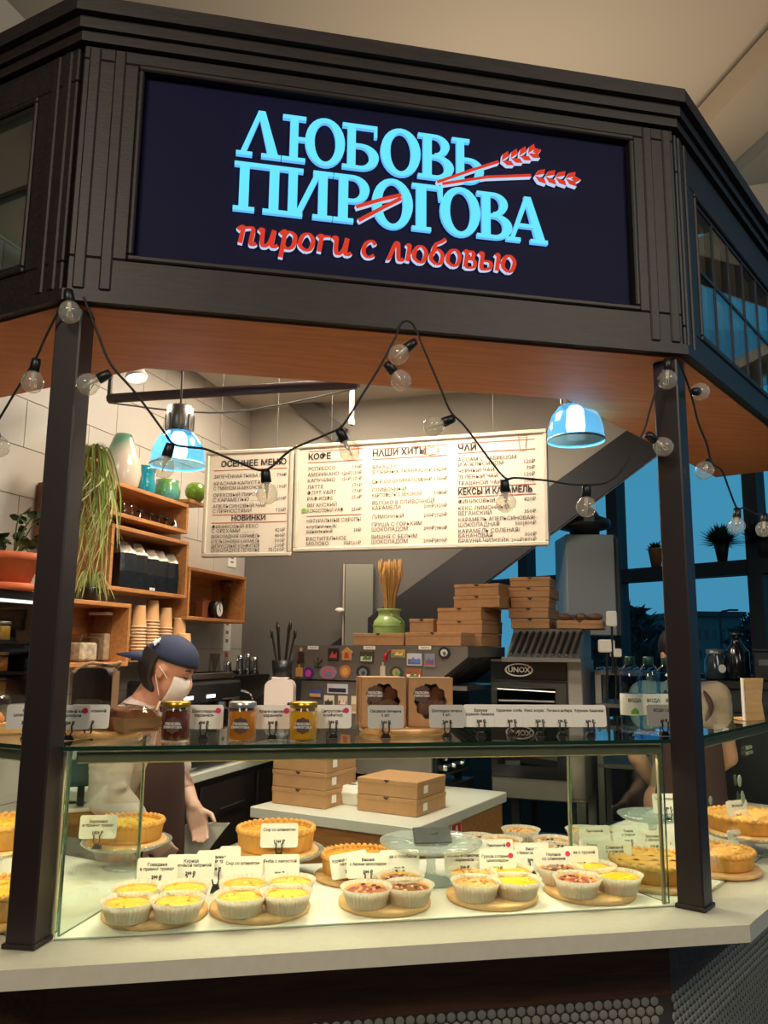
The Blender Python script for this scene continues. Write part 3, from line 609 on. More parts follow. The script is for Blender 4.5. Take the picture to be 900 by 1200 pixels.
# ================================================================== pendant lamps, ceiling rail, spots
def shade_mat():
    if 'blue_shade' in MATS: return MATS['blue_shade']
    m = glass('blue_shade', (150, 212, 245), 1.35); n = m.node_tree.nodes; L = m.node_tree.links
    tl = n.new('ShaderNodeBsdfTranslucent'); tl.inputs[0].default_value = (.25, .62, .9, 1); mx = n.new('ShaderNodeMixShader'); mx.inputs[0].default_value = .22
    src = n['Material Output'].inputs[0].links[0].from_socket; L.new(src, mx.inputs[1]); L.new(tl.outputs[0], mx.inputs[2]); L.new(mx.outputs[0], n['Material Output'].inputs[0]); return m
def pendant(px, py, dist, wpx, label):
    R_w = wpx*dist/FPX/2; P = at_d(px, py, dist)      # px,py = middle of the rim
    t = thing('pendant_lamp', label, 'lamp', P, 0, 'glass bell pendant lamps')
    shade = shade_mat()
    k = R_w
    MB().lathe([(k, 0), (k*1.0, k*.08), (k*.97, k*.45), (k*.85, k*.85), (k*.62, k*1.18), (k*.45, k*1.28)], 28).build('shade', shade, t)
    MB().lathe([(k*1.0, -.004), (k*1.03, 0), (k*1.0, .005)], 28).build('shade_rim', mat('pale_blue_glass', (150, 205, 230), .2), t)
    b = MB(); b.lathe([(k*.48, k*1.25), (k*.5, k*1.3), (k*.5, k*2.2), (k*.46, k*2.25), (k*.01, k*2.26)], 20); b.build('lamp_housing', STEEL, t)
    for i in range(8):
        a = i*math.pi/4; m_ = MB(); m_.box(k*.49, k*.54, -.004, .004, k*1.32, k*1.9); o = m_.build('cooling_fin', STEEL, t); o.rotation_euler = (0, 0, a)
    m_ = MB(); m_.tube([(0, 0, k*2.25), (0, 0, KC-P.z)], .004, 6); m_.build('cord', BLACK, t)
    m_ = MB(); m_.lathe([(k*.02, k*.28), (k*.3, k*.3), (k*.34, k*.5), (k*.3, k*1.1), (k*.2, k*1.25)], 18); m_.build('lamp_bulb', emit('cool_lamp', (190, 228, 255), 9), t)
    light('pendant_light', 'POINT', P+Vector((0, 0, -.03)), 1.5, (.62, .86, 1), .06)
pendant(208, 545, 3.15, 63, 'blue glass bell pendant lamp left of the autumn menu board')
pendant(675, 516, 3.0, 66, 'blue glass bell pendant lamp at the right end of the menu boards')
for x, y, lb in ((.15, 1.0, 'added square light panel above the pie case, out of view'), (-.05, 1.95, 'added square light panel above the menu boards, out of view')):  # panels added around the fill lights to brighten the walls, unseen behind the soffit
    t = thing('added_light_panel', lb, 'ceiling light', (x, y, KC-.0005), 0, 'added kiosk light panels'); MB().box(-.27, .27, -.27, .27, -.02, -.012, .002).build('diffuser', emit('panel_diffuser', (255, 232, 200), 3), t)
    for b in ((-.29, .29, -.29, -.271), (-.29, .29, .271, .29)): MB().box(b[0], b[1], b[2], b[3], -.022, 0).build('frame', WHITE, t)
    for b in ((-.29, -.271), (.271, .29)): MB().box(b[0], b[1], -.27, .27, -.022, 0).build('frame', WHITE, t)
RA, RB = at_d(128, 467, 3.6), at_d(420, 449, 3.2)
t = thing('ceiling_rail', 'dark ceiling rail above the menu boards', 'rail', (0, 0, 0))
MB().tube([RA, RB], .022, 8).build('pipe', mat('dark_pipe', (52, 36, 40), .5), t)
MB().tube([RA, Vector((RA.x, RA.y, KC))], .01, 6).build('hanger', BLACK, t); MB().tube([RB, Vector((RB.x, RB.y, KC))], .01, 6).build('hanger', BLACK, t)
MB().tube(spline([RA+Vector((0, 0, -.02)), (RA+RB)/2+Vector((0, -.1, -.12)), RB+Vector((0, 0, -.02))], 8), .004, 5).build('slack_cable', mat('grey_cable', (120, 116, 112), .6), t)
def spot_lamp(px, py, dist, tgt, label, e, sz=.05):
    P = at_d(px, py, dist); t = thing('spotlight', label, 'spotlight', P, 0, 'kiosk spotlights'); d = (Vector(tgt)-P).normalized(); q = d.to_track_quat('Z', 'Y').to_euler()
    a = MB(); a.lathe([(.0005, -.11), (.03, -.11), (.034, -.02), (sz, .0), (sz*1.02, .012), (sz*.96, .012), (sz*.9, .0)], 20); o = a.build('can', mat('white_can', (205, 200, 192), .4), t); o.rotation_euler = q
    a = MB(); a.lathe([(sz*.93, .002), (.0005, .002)], 20); o = a.build('lens', emit('spot_lens', (255, 236, 200), 14), t); o.rotation_euler = q
    a = MB(); a.tube([(0, 0, .03), (0, 0, KC-P.z)], .008, 6); a.build('stem', mat('white_can'), t)
    light('spot_beam', 'SPOT', P+d*.03, e, WARM, .05, tgt, 95, blend=.6)
spot_lamp(160, 441, 3.25, (-.55, .75, 1.1), 'round white spotlight beside the left canopy post', 24, .043)
spot_lamp(560, 395, 2.75, (-.1, 1.9, 1.9), 'white spotlight above the menu boards hidden behind the canopy', 10)
spot_lamp(250, 380, 2.6, (-.5, 1.0, 1.2), 'white spotlight above the barista hidden behind the canopy', 34)
# ================================================================== menu boards
ALU = mat('board_frame', (206, 196, 176), .45, .2); PAPER = mat('menu_paper', (222, 210, 190), .55); REDL = mat('menu_red', (196, 84, 62), .7); PEACH = mat('menu_peach', (226, 150, 118), .7)
def board(p_bl, p_br, p_tl, dl, dr, label, cols):
    A, B = at_d(*p_bl, dl), at_d(*p_br, dr); Tt = at_d(*p_tl, dl)
    dx = Vector((B.x-A.x, B.y-A.y, 0)); Wd = dx.length; z0 = (A.z+B.z)/2; H = Tt.z-A.z+.01
    t = thing('menu_board', label, 'menu board', (A.x, A.y, z0), math.atan2(dx.y, dx.x), 'menu boards over the ovens')
    MB().box(0, Wd, .002, .022, 0, H, .002).build('panel', PAPER, t)
    fw = .02
    for b in ((0, Wd, 0, fw), (0, Wd, H-fw, H)): MB().box(b[0], b[1], -.008, .028, b[2], b[3], .004).build('frame_bar', ALU, t)
    for b in ((0, fw), (Wd-fw, Wd)): MB().box(b[0], b[1], -.008, .028, fw, H-fw, .004).build('frame_bar', ALU, t)
    for x in (.15*Wd, .8*Wd): MB().tube([(x, .01, H), (x, .01, KC-z0)], .0015, 4).build('hanging_wire', mat('grey_cable'), t)
    for (u0, u1, head, rows, drawing) in cols:
        x0, x1 = u0*Wd, u1*Wd; y = -.0005
        for kind, v, *a in [('h', head[0], head[1])]+rows:
            z = H*(1-v)
            tx, rl = MB(), MB()
            if kind == 'h': add_text(tx, a[0], x0, z, .042, y, bold=.0012, m=INK, maxw=(x1-x0)*.95)
            elif kind == 'hc': add_text(tx, a[0], (x0+x1)/2, z, .036, y, 'CENTER', bold=.001, m=INK, maxw=(x1-x0)*.95)
            elif kind == 'l': rl.box(x0, x1, -.0002, .003, z, z+.0025)
            elif kind == 't':
                add_text(tx, a[0], x0, z, .0255, y, m=INK, maxw=(x1-x0)*(.98 if len(a) < 2 else .66), bold=0)
                if len(a) > 1:
                    if tx.v: tx.build('text_line', INK, t); tx = MB()
                    add_text(tx, a[1], x1, z, .0245, y, 'RIGHT', m=INK, maxw=(x1-x0)*.36, bold=0)
            if tx.v: tx.build('text_line', INK, t)
            if rl.v: rl.build('ruled_line', REDL, t)
        if drawing:
            rl = MB(); dxx, dz, kind = drawing; X = dxx*Wd; Z_ = H*(1-dz)
            if kind == 'cup':
                for p in (((-.018, .03), (-.012, -.03)), ((.018, .03), (.012, -.03)), ((-.012, -.03), (.012, -.03)), ((-.021, .03), (.021, .03)), ((-.021, .03), (-.017, .04)), ((.021, .03), (.017, .04)), ((-.017, .04), (.017, .04))):
                    rl.tube([(X+p[0][0], 0, Z_+p[0][1]), (X+p[1][0], 0, Z_+p[1][1])], .0014, 4, PEACH)
            else:
                for k in range(9):
                    a = k*.7; rl.tube([(X+.03*math.cos(a), 0, Z_+.016*math.sin(a)), (X+.045*math.cos(a+.4), 0, Z_+.022*math.sin(a+.4)), (X+.03*math.cos(a+.7), 0, Z_+.016*math.sin(a+.7))], .0014, 4, PEACH)
            rl.build('line_drawing', PEACH, t, kind='stuff')
    return t, Wd, H
P_ = '₽'
bt, bW, bH = board((236, 655), (341, 650), (240, 528), 4.05, 3.95, 'smaller left menu board headed autumn menu', [(.1, .93, (.155, '   ОСЕННЕЕ МЕНЮ'), [('l', .19), ('t', .265, 'ЗАПЕЧЁННАЯ ТЫКВА С', '790₽'), ('t', .33, 'КРАСНАЯ КАПУСТА'), ('t', .375, 'С ТМИНОМ И БЕКОНОМ', '190₽'), ('t', .44, 'ОРЕХОВЫЙ ПИРОГ'), ('t', .485, 'С КАРАМЕЛЬЮ ........', '200₽'), ('t', .545, 'АПЕЛЬСИНОВЫЙ ЧАЙ'), ('t', .59, 'С ПРЯНОСТЯМИ', '120₽'), ('l', .61), ('hc', .665, 'НОВИНКИ'), ('l', .685), ('t', .735, 'ФИНИКОВЫЙ КЕКС'), ('t', .775, 'С ОРЕХАМИ .............', '420₽'), ('t', .825, 'ШОКОЛАДНАЯ КАРАМЕЛЬ', '400₽'), ('t', .872, 'АПЕЛЬСИНОВАЯ КАРАМЕЛЬ', '300₽'), ('t', .915, 'ЦИТРУСОВЫЙ КОНФИТЮР', '200₽'), ('t', .953, 'ШОКОЛАДНОЕ ПЕЧЕНЬЕ', '75/260₽')], None)])
bt2, bW2, bH2 = board((343, 650), (644, 636), (343, 522), 3.95, 3.6, 'large right menu board with coffee, our hits and tea columns', [
    (.055, .285, (.145, 'КОФЕ'), [('l', .07), ('l', .175), ('t', .25, 'ЭСПРЕССО', '130₽'), ('t', .305, 'АМЕРИКАНО', '120₽|150₽'), ('t', .36, 'КАПУЧИНО', '150₽|170₽'), ('t', .42, 'ЛАТТЕ', '170₽'), ('t', .475, 'ФЛЭТ УАЙТ', '170₽'), ('t', .53, 'РАФ-КОФЕ', '250₽'), ('t', .59, 'ВЕГАНСКИЙ'), ('t', .64, 'КОКОСОВЫЙ РАФ', '250₽'), ('l', .675), ('t', .735, 'НАТУРАЛЬНЫЕ СИРОПЫ'), ('t', .785, 'клубничный/'), ('t', .83, 'ванильный', '30₽'), ('t', .9, 'РАСТИТЕЛЬНОЕ'), ('t', .945, 'МОЛОКО', '30₽|60₽')], (.255, .12, 'cup')),
    (.325, .625, (.15, 'НАШИ ХИТЫ'), [('l', .085), ('l', .18), ('t', .265, 'БАРАШЕК'), ('t', .315, 'В ПРЯНЫХ ТРАВАХ', '200₽|1420₽'), ('t', .4, 'СЫР СО ШПИНАТОМ', '200₽|1160₽'), ('t', .475, 'СЛИВОЧНЫЙ'), ('t', .525, 'КАРТОФЕЛЬ С БЕКОНОМ', '1080₽'), ('t', .595, 'ЯБЛОКО В СЛИВОЧНОЙ'), ('t', .64, 'КАРАМЕЛИ', '200₽|920₽'), ('t', .72, 'ЛИМОННЫЙ', '200₽|920₽'), ('t', .79, 'ГРУША С ГОРЬКИМ'), ('t', .835, 'ШОКОЛАДОМ', '200₽|980₽'), ('t', .9, 'ВИШНЯ С БЕЛЫМ'), ('t', .945, 'ШОКОЛАДОМ', '200₽|890₽')], (.56, .13, 'pie')),
    (.665, .955, (.15, 'ЧАЙ'), [('l', .085), ('l', .17), ('t', .245, 'АССАМ С ЧАБРЕЦОМ'), ('t', .29, 'И АПЕЛЬСИНОМ', '120₽'), ('t', .345, 'ЧЕРНЫЙ ЧАЙ', '70₽'), ('t', .4, 'ЗЕЛЕНЫЙ ЧАЙ', '120₽'), ('t', .455, 'ТРАВЯНОЙ ЧАЙ', '100₽'), ('l', .475), ('h', .54, 'КЕКСЫ И КАРАМЕЛЬ'), ('l', .56), ('t', .615, 'ФИНИКОВЫЙ', '420₽'), ('t', .675, 'КЕКС ЛИМОННЫЙ'), ('t', .72, 'ВЕГАНСКИЙ', '350₽'), ('t', .775, 'КАРАМЕЛЬ АПЕЛЬСИНОВАЯ/'), ('t', .82, 'ШОКОЛАДНАЯ', '300|400₽'), ('t', .875, 'КАРАМЕЛЬ СОЛЕНАЯ/'), ('t', .915, 'БАНАНОВАЯ', '300₽'), ('t', .96, 'БРАУНИ-ЧИЗКЕЙК', '200₽|890₽')], (.91, .12, 'cup'))])
MB().prism(arc(.043*bW2, bH2*.38, .012, .012, 0, 345, 16), -.001, .003, 'y').build('green_sticker', mat('leaf_green', (110, 170, 50), .6), bt2)
pA = at_d(412, 490, 3.75); t = thing('white_rod', 'thin white rod dropping to the top of the large menu board', 'rod', pA)
MB().tube([(0, 0, -.03), (0, 0, KC-pA.z)], .012, 8).build('tube', WHITE, t); MB().lathe([(.012, -.035), (.016, -.03), (.016, -.01), (.012, -.005)], 8).build('end_cap', WHITE, t)
# ================================================================== inner counter, ovens, boxes
O_ = at_z(487, 970, .95); AV = Vector((-.755, .656, 0)).normalized(); BV = Vector((.656, .755, 0))
CT = Matrix(((-AV.x, BV.x, 0, O_.x), (-AV.y, BV.y, 0, O_.y), (0, 0, 1, 0), (0, 0, 0, 1)))   # local: +x towards right-front, +y towards right-back, corner at the origin
CRZ = math.atan2(-AV.y, -AV.x)
ic = thing('service_counter', 'low oak service counter with pale top behind the pies', 'counter', (O_.x, O_.y, 0), CRZ)
MB().box(-.78, .0, .0, .93, .905, .95, .004).build('worktop', mat('pale_laminate', (212, 208, 196), .35), ic)
MB().box(-.77, -.02, .02, .92, .0, .905, .003).build('cabinet_body', OAK, ic)
def sign_plate(x, col, kind, lb):
    Ps = at_pl(x[0], x[1], CT @ Vector((-.0195, 0, 0)), -AV); Ps.z = min(Ps.z, .858); t = thing('safety_sign', lb, 'sign', Ps, CRZ, 'safety stickers on the service counter')
    MB().box(0, .003, -.05, .05, -.044, .044).build('backing', CARD, t); MB().box(.003, .0042, -.044, .044, -.038, .038).build('colour_field', col, t)
    if kind: m_ = MB(); m_.prism([(-.014, -.034), (.014, -.034), (.014, .012), (.008, .02), (.008, .03), (-.008, .03), (-.008, .02), (-.014, .012)], .0042, .005, 'x'); m_.build('pictogram', CARD, t)
    else: m_ = MB(); m_.box(.0042, .005, -.02, .02, -.03, .03); m_.build('pictogram', CARD, t)
sign_plate((511, 972), mat('sign_blue', (30, 84, 170), .5), 0, 'blue and white safety sticker on the oak counter side')
sign_plate((534, 964), mat('sign_red_plate', (200, 40, 40), .5), 1, 'red fire extinguisher sticker on the oak counter side')
DKG = mat('dark_oven_steel', (116, 110, 103), .45, .4, var=.06, vscale=10); OVB = mat('oven_black', (20, 21, 24), .2); OVG = glass('oven_glass', (60, 64, 66), 1.5)
# oven with magnets: side towards the visitor, front towards the right
pc = at_z(505, 925, .95); oc = CT.inverted() @ pc; ox, oy = oc.x, oc.y
RC_ = mat('dark_cabinet', (44, 32, 30), .5); MB().box(-1.16, ox+.02, .935, 1.27, 0, .9495, .003).build('rear_cabinet', RC_, ic); MB().box(-1.16, -.785, .785, .9345, 0, .9495, .003).build('rear_cabinet', RC_, ic)
ow = .84; ov = thing('magnet_oven', 'steel oven with fridge magnets on its side panel', 'oven', (O_.x, O_.y, .95), CRZ)
ztop = at_d(505, 757, depth(pc)).z-.95; zm = at_d(505, 801, depth(pc)).z-.95
HLx = (CT.inverted() @ at_pl(344, 780, CT @ Vector((ox, oy, 0)), BV)).x; BLx = (CT.inverted() @ at_pl(351, 830, CT @ Vector((ox, oy, 0)), BV)).x
MB().box(BLx, ox, oy, oy+.44, .04, zm-.004, .006).build('body', DKG, ov)
MB().box(ox+.0005, ox+.02, oy+.02, oy+.42, .06, zm-.02, .004).build('door', OVB, ov)
MB().box(ox+.021, ox+.024, oy+.07, oy+.37, .1, zm-.07).build('door_glass', OVG, ov)
m_ = MB(); m_.tube([(ox+.05, oy+.06, .13), (ox+.05, oy+.06, zm-.05)], .012, 8); m_.build('door_handle', CHROME, ov)
for k in range(3): m_ = MB(); m_.T = Matrix.Translation((ox+.021, oy+.1+k*.1, .09)) @ Matrix.Rotation(rad(90), 4, 'Y'); m_.lathe([(.018, 0), (.018, .02), (.0005, .022)], 12); m_.build('knob', CHROME, ov)
for x in (BLx+.04, ox-.04):
    for y in (oy+.04, oy+.4): MB().box(x-.015, x+.015, y-.015, y+.015, .0005, .04).build('foot', BLACK, ov)
# hood over it with sloping louvred front
m_ = MB(); m_.prism([(HLx, zm), (ox+.03, zm), (ox+.2, ztop-.05), (ox+.2, ztop), (HLx, ztop)], oy-.01, oy+.47, 'y'); m_.build('hood', DKG, ov)
for k in range(10):
    y0 = oy+.03+k*.045; m_ = MB(); n_ = 5
    P0, P1 = Vector((ox+.035, y0, zm-.001)), Vector((ox+.195, y0, ztop-.056)); m_.tube([P0, P1], .009, 6); m_.build('louvre', BLACK, ov)
for zz, x2 in ((zm-.012, ox+.19),): MB().box(ox+.03, x2, oy+.0, oy+.46, zz-.02, zz).build('drip_tray', STEEL, ov)
# magnets on the side of the oven
def magnet(px, py, wpx, hpx, kind, cols, label):
    P = at_pl(px, py, CT @ Vector((ox, oy-(.0115 if py < 801 else .0015), 0)), CT.to_3x3() @ Vector((0, 1, 0))); s = depth(P)/FPX; wv, hv = wpx*s/2*1.15, hpx*s/2
    t = thing('fridge_magnet', label, 'magnet', P, CRZ, 'magnets on the oven side'); c = [mat('mag_%d_%d_%d' % q, q, .5) for q in cols]
    m_ = MB(); d0 = -.006
    if kind == 'rect':
        m_.box(-wv, wv, d0, 0, -hv, hv, .001, c[0]); m_.build('plate', None, t)
        if len(c) > 1: b_ = MB(); b_.box(-wv*.84, wv*.84, d0-.001, d0, -hv*.75, hv*.1, 0, c[1]); b_.build('print', None, t)
        if len(c) > 2: b_ = MB(); b_.prism([(-wv*.6, -hv*.5), (-wv*.1, hv*.5), (wv*.2, -hv*.1), (wv*.7, hv*.3), (wv*.7, -hv*.5)], d0-.002, d0-.001, 'y', c[2]); b_.build('picture', None, t)
    elif kind == 'round':
        m_.prism(arc(0, 0, wv, hv, 0, 345, 18), d0, 0, 'y', c[0]); m_.build('plate', None, t)
        if len(c) > 1: b_ = MB(); b_.prism(arc(0, 0, wv*.62, hv*.62, 20, 350, 9), d0-.002, d0, 'y', c[1]); b_.build('print', None, t)
        if len(c) > 2: b_ = MB(); b_.prism(arc(wv*.1, -hv*.1, wv*.3, hv*.35, 0, 320, 6), d0-.004, d0-.002, 'y', c[2]); b_.build('picture', None, t)
    elif kind == 'house':
        m_.prism([(-wv*.8, -hv), (wv*.8, -hv), (wv*.8, hv*.1), (wv, hv*.2), (0, hv), (-wv, hv*.2), (-wv*.8, hv*.1)], d0, 0, 'y', c[0]); m_.build('plate', None, t); b_ = MB(); b_.prism([(-wv*.4, -hv*.7), (wv*.4, -hv*.7), (wv*.3, hv*.2), (-wv*.3, hv*.2)], d0-.002, d0, 'y', c[1]); b_.build('picture', None, t)
    elif kind == 'doll':
        m_.prism([(-wv, -hv), (-wv*.3, -hv*.8), (wv*.3, -hv*.8), (wv, -hv), (wv*.6, -hv*.1), (wv*.9, hv*.3), (wv*.3, hv*.5), (-wv*.3, hv*.5), (-wv*.9, hv*.3), (-wv*.6, -hv*.1)], d0, 0, 'y', c[0]); m_.build('figure', None, t); b_ = MB(); b_.prism(arc(0, hv*.75, wv*.35, hv*.25, 0, 330, 10), d0, 0, 'y', c[1]); b_.build('head', None, t)
    elif kind == 'pepper':
        m_.tube(spline([(wv, -.003, hv), (0, -.006, hv*.5), (-wv*.7, -.006, -hv*.2), (-wv*.8, -.004, -hv)], 5), [.004]*8+[.009]*5+[.006]*2+[.002], 7, c[0]); m_.build('pod', None, t); b_ = MB(); b_.tube([(wv, -.003, hv), (wv*1.3, -.003, hv*1.15)], .003, 5, c[1]); b_.build('stalk', None, t)
    elif kind == 'cactus':
        for q in ([(0, -1), (0, 1)], [(-1, .3), (-.5, -.2), (0, -.3)], [(1, .5), (.5, 0), (0, -.1)], [(-.8, -.9), (.8, -.9)]): m_.tube([(a*wv, -.004, b*hv) for a, b in q], .004, 6, c[0])
        m_.build('figure', None, t)
    elif kind == 'board':
        m_.box(-wv, wv, d0, 0, -hv, hv*.5, .001, c[0]); m_.box(-wv*.25, wv*.25, d0, 0, hv*.5, hv, .001, c[0]); m_.build('plate', None, t)
for a in ((353, 768, 9, 18, 'doll', [(60, 44, 40), (210, 170, 140)], 'little dancing doll magnet at the top left of the oven'), (373, 776, 10, 12, 'cactus', [(50, 44, 40)], 'dark twig-shaped magnet on the oven beside the doll'),
          (391, 767, 13, 15, 'rect', [(34, 34, 36), (60, 60, 62), (200, 60, 50)], 'black rectangular magnet with a red figure'), (407, 766, 14, 15, 'house', [(196, 150, 90), (190, 70, 50)], 'small yellow house magnet with red centre'),
          (430, 770, 16, 13, 'rect', [(70, 62, 44), (200, 210, 190), (90, 120, 60)], 'framed landscape magnet with white and green picture'), (455, 768, 8, 14, 'pepper', [(196, 30, 36), (70, 100, 40)], 'red chilli pepper magnet'),
          (449, 785, 6, 18, 'board', [(196, 180, 160)], 'slim pale bottle-shaped magnet under the chilli'), (467, 766, 16, 9, 'rect', [(190, 150, 70), (60, 130, 130), (220, 200, 120)], 'gold bordered teal picture magnet'),
          (486, 773, 17, 14, 'rect', [(190, 190, 195), (120, 96, 90), (80, 120, 190)], 'magnet with a seaside photograph'), (504, 774, 12, 15, 'rect', [(130, 130, 140), (170, 80, 80), (80, 90, 140)], 'patchwork patterned magnet near the right end'),
          (521, 765, 13, 14, 'round', [(26, 26, 28), (200, 200, 196), (90, 90, 90)], 'round black magnet with a white leaf at the far right'), (351, 786, 8, 14, 'board', [(204, 150, 84)], 'tiny wooden cutting board magnet'),
          (362, 789, 12, 14, 'round', [(60, 40, 120), (190, 60, 140)], 'round purple and pink magnet'), (385, 788, 21, 15, 'round', [(150, 120, 140), (190, 90, 100), (80, 130, 170)], 'wide oval colourful city magnet'),
          (405, 787, 13, 15, 'round', [(186, 120, 60), (214, 160, 90)], 'round orange biscuit magnet'), (426, 788, 16, 16, 'round', [(36, 40, 44), (120, 124, 126), (60, 64, 66)], 'round dark plate magnet in the middle of the oven'),
          (465, 788, 15, 15, 'round', [(40, 70, 50), (170, 140, 90), (90, 150, 90)], 'round green leafy magnet'), (485, 791, 18, 14, 'rect', [(150, 80, 50), (220, 214, 190), (90, 110, 60)], 'brown framed green and cream magnet'),
          (370, 813, 16, 9, 'rect', [(60, 80, 140), (200, 150, 80)], 'blue and gold panorama magnet'), (396, 807, 25, 11, 'rect', [(200, 200, 205), (40, 46, 66)], 'long white framed night skyline magnet'),
          (386, 822, 12, 14, 'rect', [(214, 206, 186), (90, 80, 60), (60, 60, 60)], 'cream magnet with two small figures'), (402, 822, 11, 13, 'rect', [(206, 190, 170), (150, 70, 60), (220, 210, 200)], 'cream magnet with a red floral pattern'), (416, 826, 8, 20, 'rect', [(210, 200, 180), (170, 150, 120)], 'tall cream magnet beside the cookie boxes')): magnet(*a)
for px, py in ((367, 759, ), (433, 759), (498, 759)):
    P = at_pl(px, py, CT @ Vector((ox, oy-.0115, 0)), CT.to_3x3() @ Vector((0, 1, 0))); t = thing('label_strip', {367: 'narrow white label at the left of the oven hood', 433: 'narrow white label in the middle of the oven hood', 498: 'narrow white label at the right of the oven hood'}[px], 'label', P, CRZ, 'labels on the oven hood')
    MB().box(-.034, .034, -.002, 0, -.009, .009).build('strip', CARD, t); m_ = MB(); add_text(m_, 'ПИРОГИ', 0, -.004, .011, -.0024, 'CENTER', m=INK); m_.build('lettering', INK, t)
# ------------------------------------------------------------------ kraft boxes
def kraft_box(P, rz, w_, d_, h_, label, heart=True, group='flat kraft pie boxes'):
    t = thing('pie_box', label, 'box', P, rz, group)
    MB().box(-w_/2, w_/2, -d_/2, d_/2, 0, h_-.004, .002).build('tray', KRAFT, t)
    MB().box(-w_/2-.002, w_/2+.002, -d_/2-.0015, d_/2+.0015, h_-.018, h_, .002).build('lid', KRAFT, t)
    if heart: m_ = MB(); m_.prism([(0, h_-.012), (.012, h_-.003), (.009, h_+.0002), (0, h_-.002), (-.009, h_+.0002), (-.012, h_-.003)], -d_/2-.004, -d_/2-.001, 'y'); m_.build('thumb_notch', INK, t)
    return t
def box_at(px, py, z, wpx, hpx, dep, label, rz=CRZ, tag_=False, n=1, names=None, group='flat kraft pie boxes', depth_=None):
    P = at_z(px, py, z) if depth_ is None else at_d(px, py, depth_); s = depth(P)/FPX; w_ = wpx*s/max(.5, abs(math.cos(rz+YAW))); h_ = hpx*s
    back = Vector((-math.sin(rz), math.cos(rz), 0))
    for k in range(n):
        Q = P+back*dep/2+Vector((0, 0, k*(h_+.0015)+.001)); j = random.uniform(-.02, .02) if n > 1 else 0
        t = kraft_box(Q, rz+j, w_, dep, h_, (names[k] if names else label), group=group)
        if tag_: m_ = MB(); m_.box(w_/2+.0025, w_/2+.0035, -dep*.3, -dep*.16, h_*.25, h_*.7); m_.build('white_label', CARD, t)
nm3 = lambda base: [base+', bottom of the stack', base+', second from the bottom', base+', top of the stack']
box_at(349, 945, .95, 66, 19.5, .24, '', tag_=True, n=3, names=nm3('kraft pie box left of the foam container on the service counter'), group='kraft boxes on the service counter')
box_at(453, 954, .95, 70, 19, .26, '', tag_=True, n=2, names=['lower kraft pie box right of the foam container on the service counter', 'upper kraft pie box right of the foam container on the service counter'], group='kraft boxes on the service counter')
# foam clamshell
P = at_z(404, 944, .951)+BV*.06; t = thing('foam_container', 'white foam takeaway clamshell between two stacks of kraft boxes', 'container', P, CRZ)
MB().add([(x*k, y*k, z) for z, k in ((0, .8), (.045, 1)) for x, y in ((-.06, -.05), (.06, -.05), (.06, .05), (-.06, .05))], [(3, 2, 1, 0), (4, 5, 6, 7), (0, 1, 5, 4), (1, 2, 6, 5), (2, 3, 7, 6), (3, 0, 4, 7)]).build('base', WHITE, t)
MB().add([(x*k, y*k, z) for z, k in ((.0455, 1.06), (.052, 1.06), (.078, .8)) for x, y in ((-.06, -.05), (.06, -.05), (.06, .05), (-.06, .05))], [(3, 2, 1, 0), (8, 9, 10, 11)]+[(i+4*j, (i+1) % 4+4*j, (i+1) % 4+4*j+4, i+4*j+4) for i in range(4) for j in (0, 1)]).build('lid', WHITE, t)
MB().prism(arc(0, 0, .02, .012, 0, 340, 12), .0782, .0792, 'z').build('sticker', INK, t)
# boxes on the oven top
zt_ = .95+ztop
hood = lambda lx, ly, lz=0: CT @ Vector((ox+lx, oy+ly, zt_+lz))
hP = lambda px, ly: (CT.inverted() @ at_pl(px, 740, hood(0, ly), BV)).x-ox
def hbox(p0, p1, ly, dep, h, z, lb):
    a, b = hP(p0, ly), hP(p1, ly); return kraft_box(hood((a+b)/2, ly+dep/2, z), CRZ, b-a, dep, h, lb, group='kraft boxes on the oven')
hbox(414, 473, .0, .12, .062, .001, 'single kraft box lying left of the green churn on the oven')
hbox(475, 540, .0, .165, .066, .001, 'single wide kraft box lying right of the green churn on the oven')
for k in range(2): hbox(480, 508, .23, .2, .07, .001+k*.0715, ('lower', 'upper')[k]+' kraft box partly hidden behind the green churn')
for k in range(3): hbox(511+k, 564+(k % 2), .17, .27, .063, .001+k*.0645, ('bottom', 'second', 'third')[k]+' box from the oven top in the tall lit kraft stack')
for k in range(2): hbox(532+k, 586-k, .18, .26, .058, .1945+k*.0595, ('fourth', 'topmost')[k]+' box from the oven top in the tall lit kraft stack')
# green milk churn with wheat
GRN = mat('churn_green', (158, 190, 112), .3, coat=.3)
P = at_pl(456, 738, hood(0, .225), BV); P.z = zt_+.0005
t = thing('milk_churn', 'light green enamel milk churn holding dried wheat on the oven', 'churn', P, CRZ); t.scale = (1.3,)*3
MB().lathe([(.0005, 0), (.063, 0), (.066, .004), (.066, .085), (.063, .1), (.05, .115), (.045, .122), (.045, .138), (.052, .148), (.05, .15), (.042, .14), (.040, .12), (.0005, .1)], 28).build('body', GRN, t)
MB().lathe([(.067, .078), (.069, .081), (.067, .084)], 28).build('band', GRN, t)
MB().tube(spline([(.064, -.02, .09), (.085, -.05, .10), (.06, -.08, .12), (.03, -.06, .135)], 5), .002, 5).build('wire_handle', STEEL, t)
t2 = thing('wheat_bunch', 'bunch of dried golden wheat standing in the green churn', 'dried wheat', P+Vector((0, 0, .132)), 0); t2.scale = (1.3,)*3; rnd = random.Random(3); WHT = mat('dried_wheat', (208, 164, 98), .8, var=.15, vscale=30)
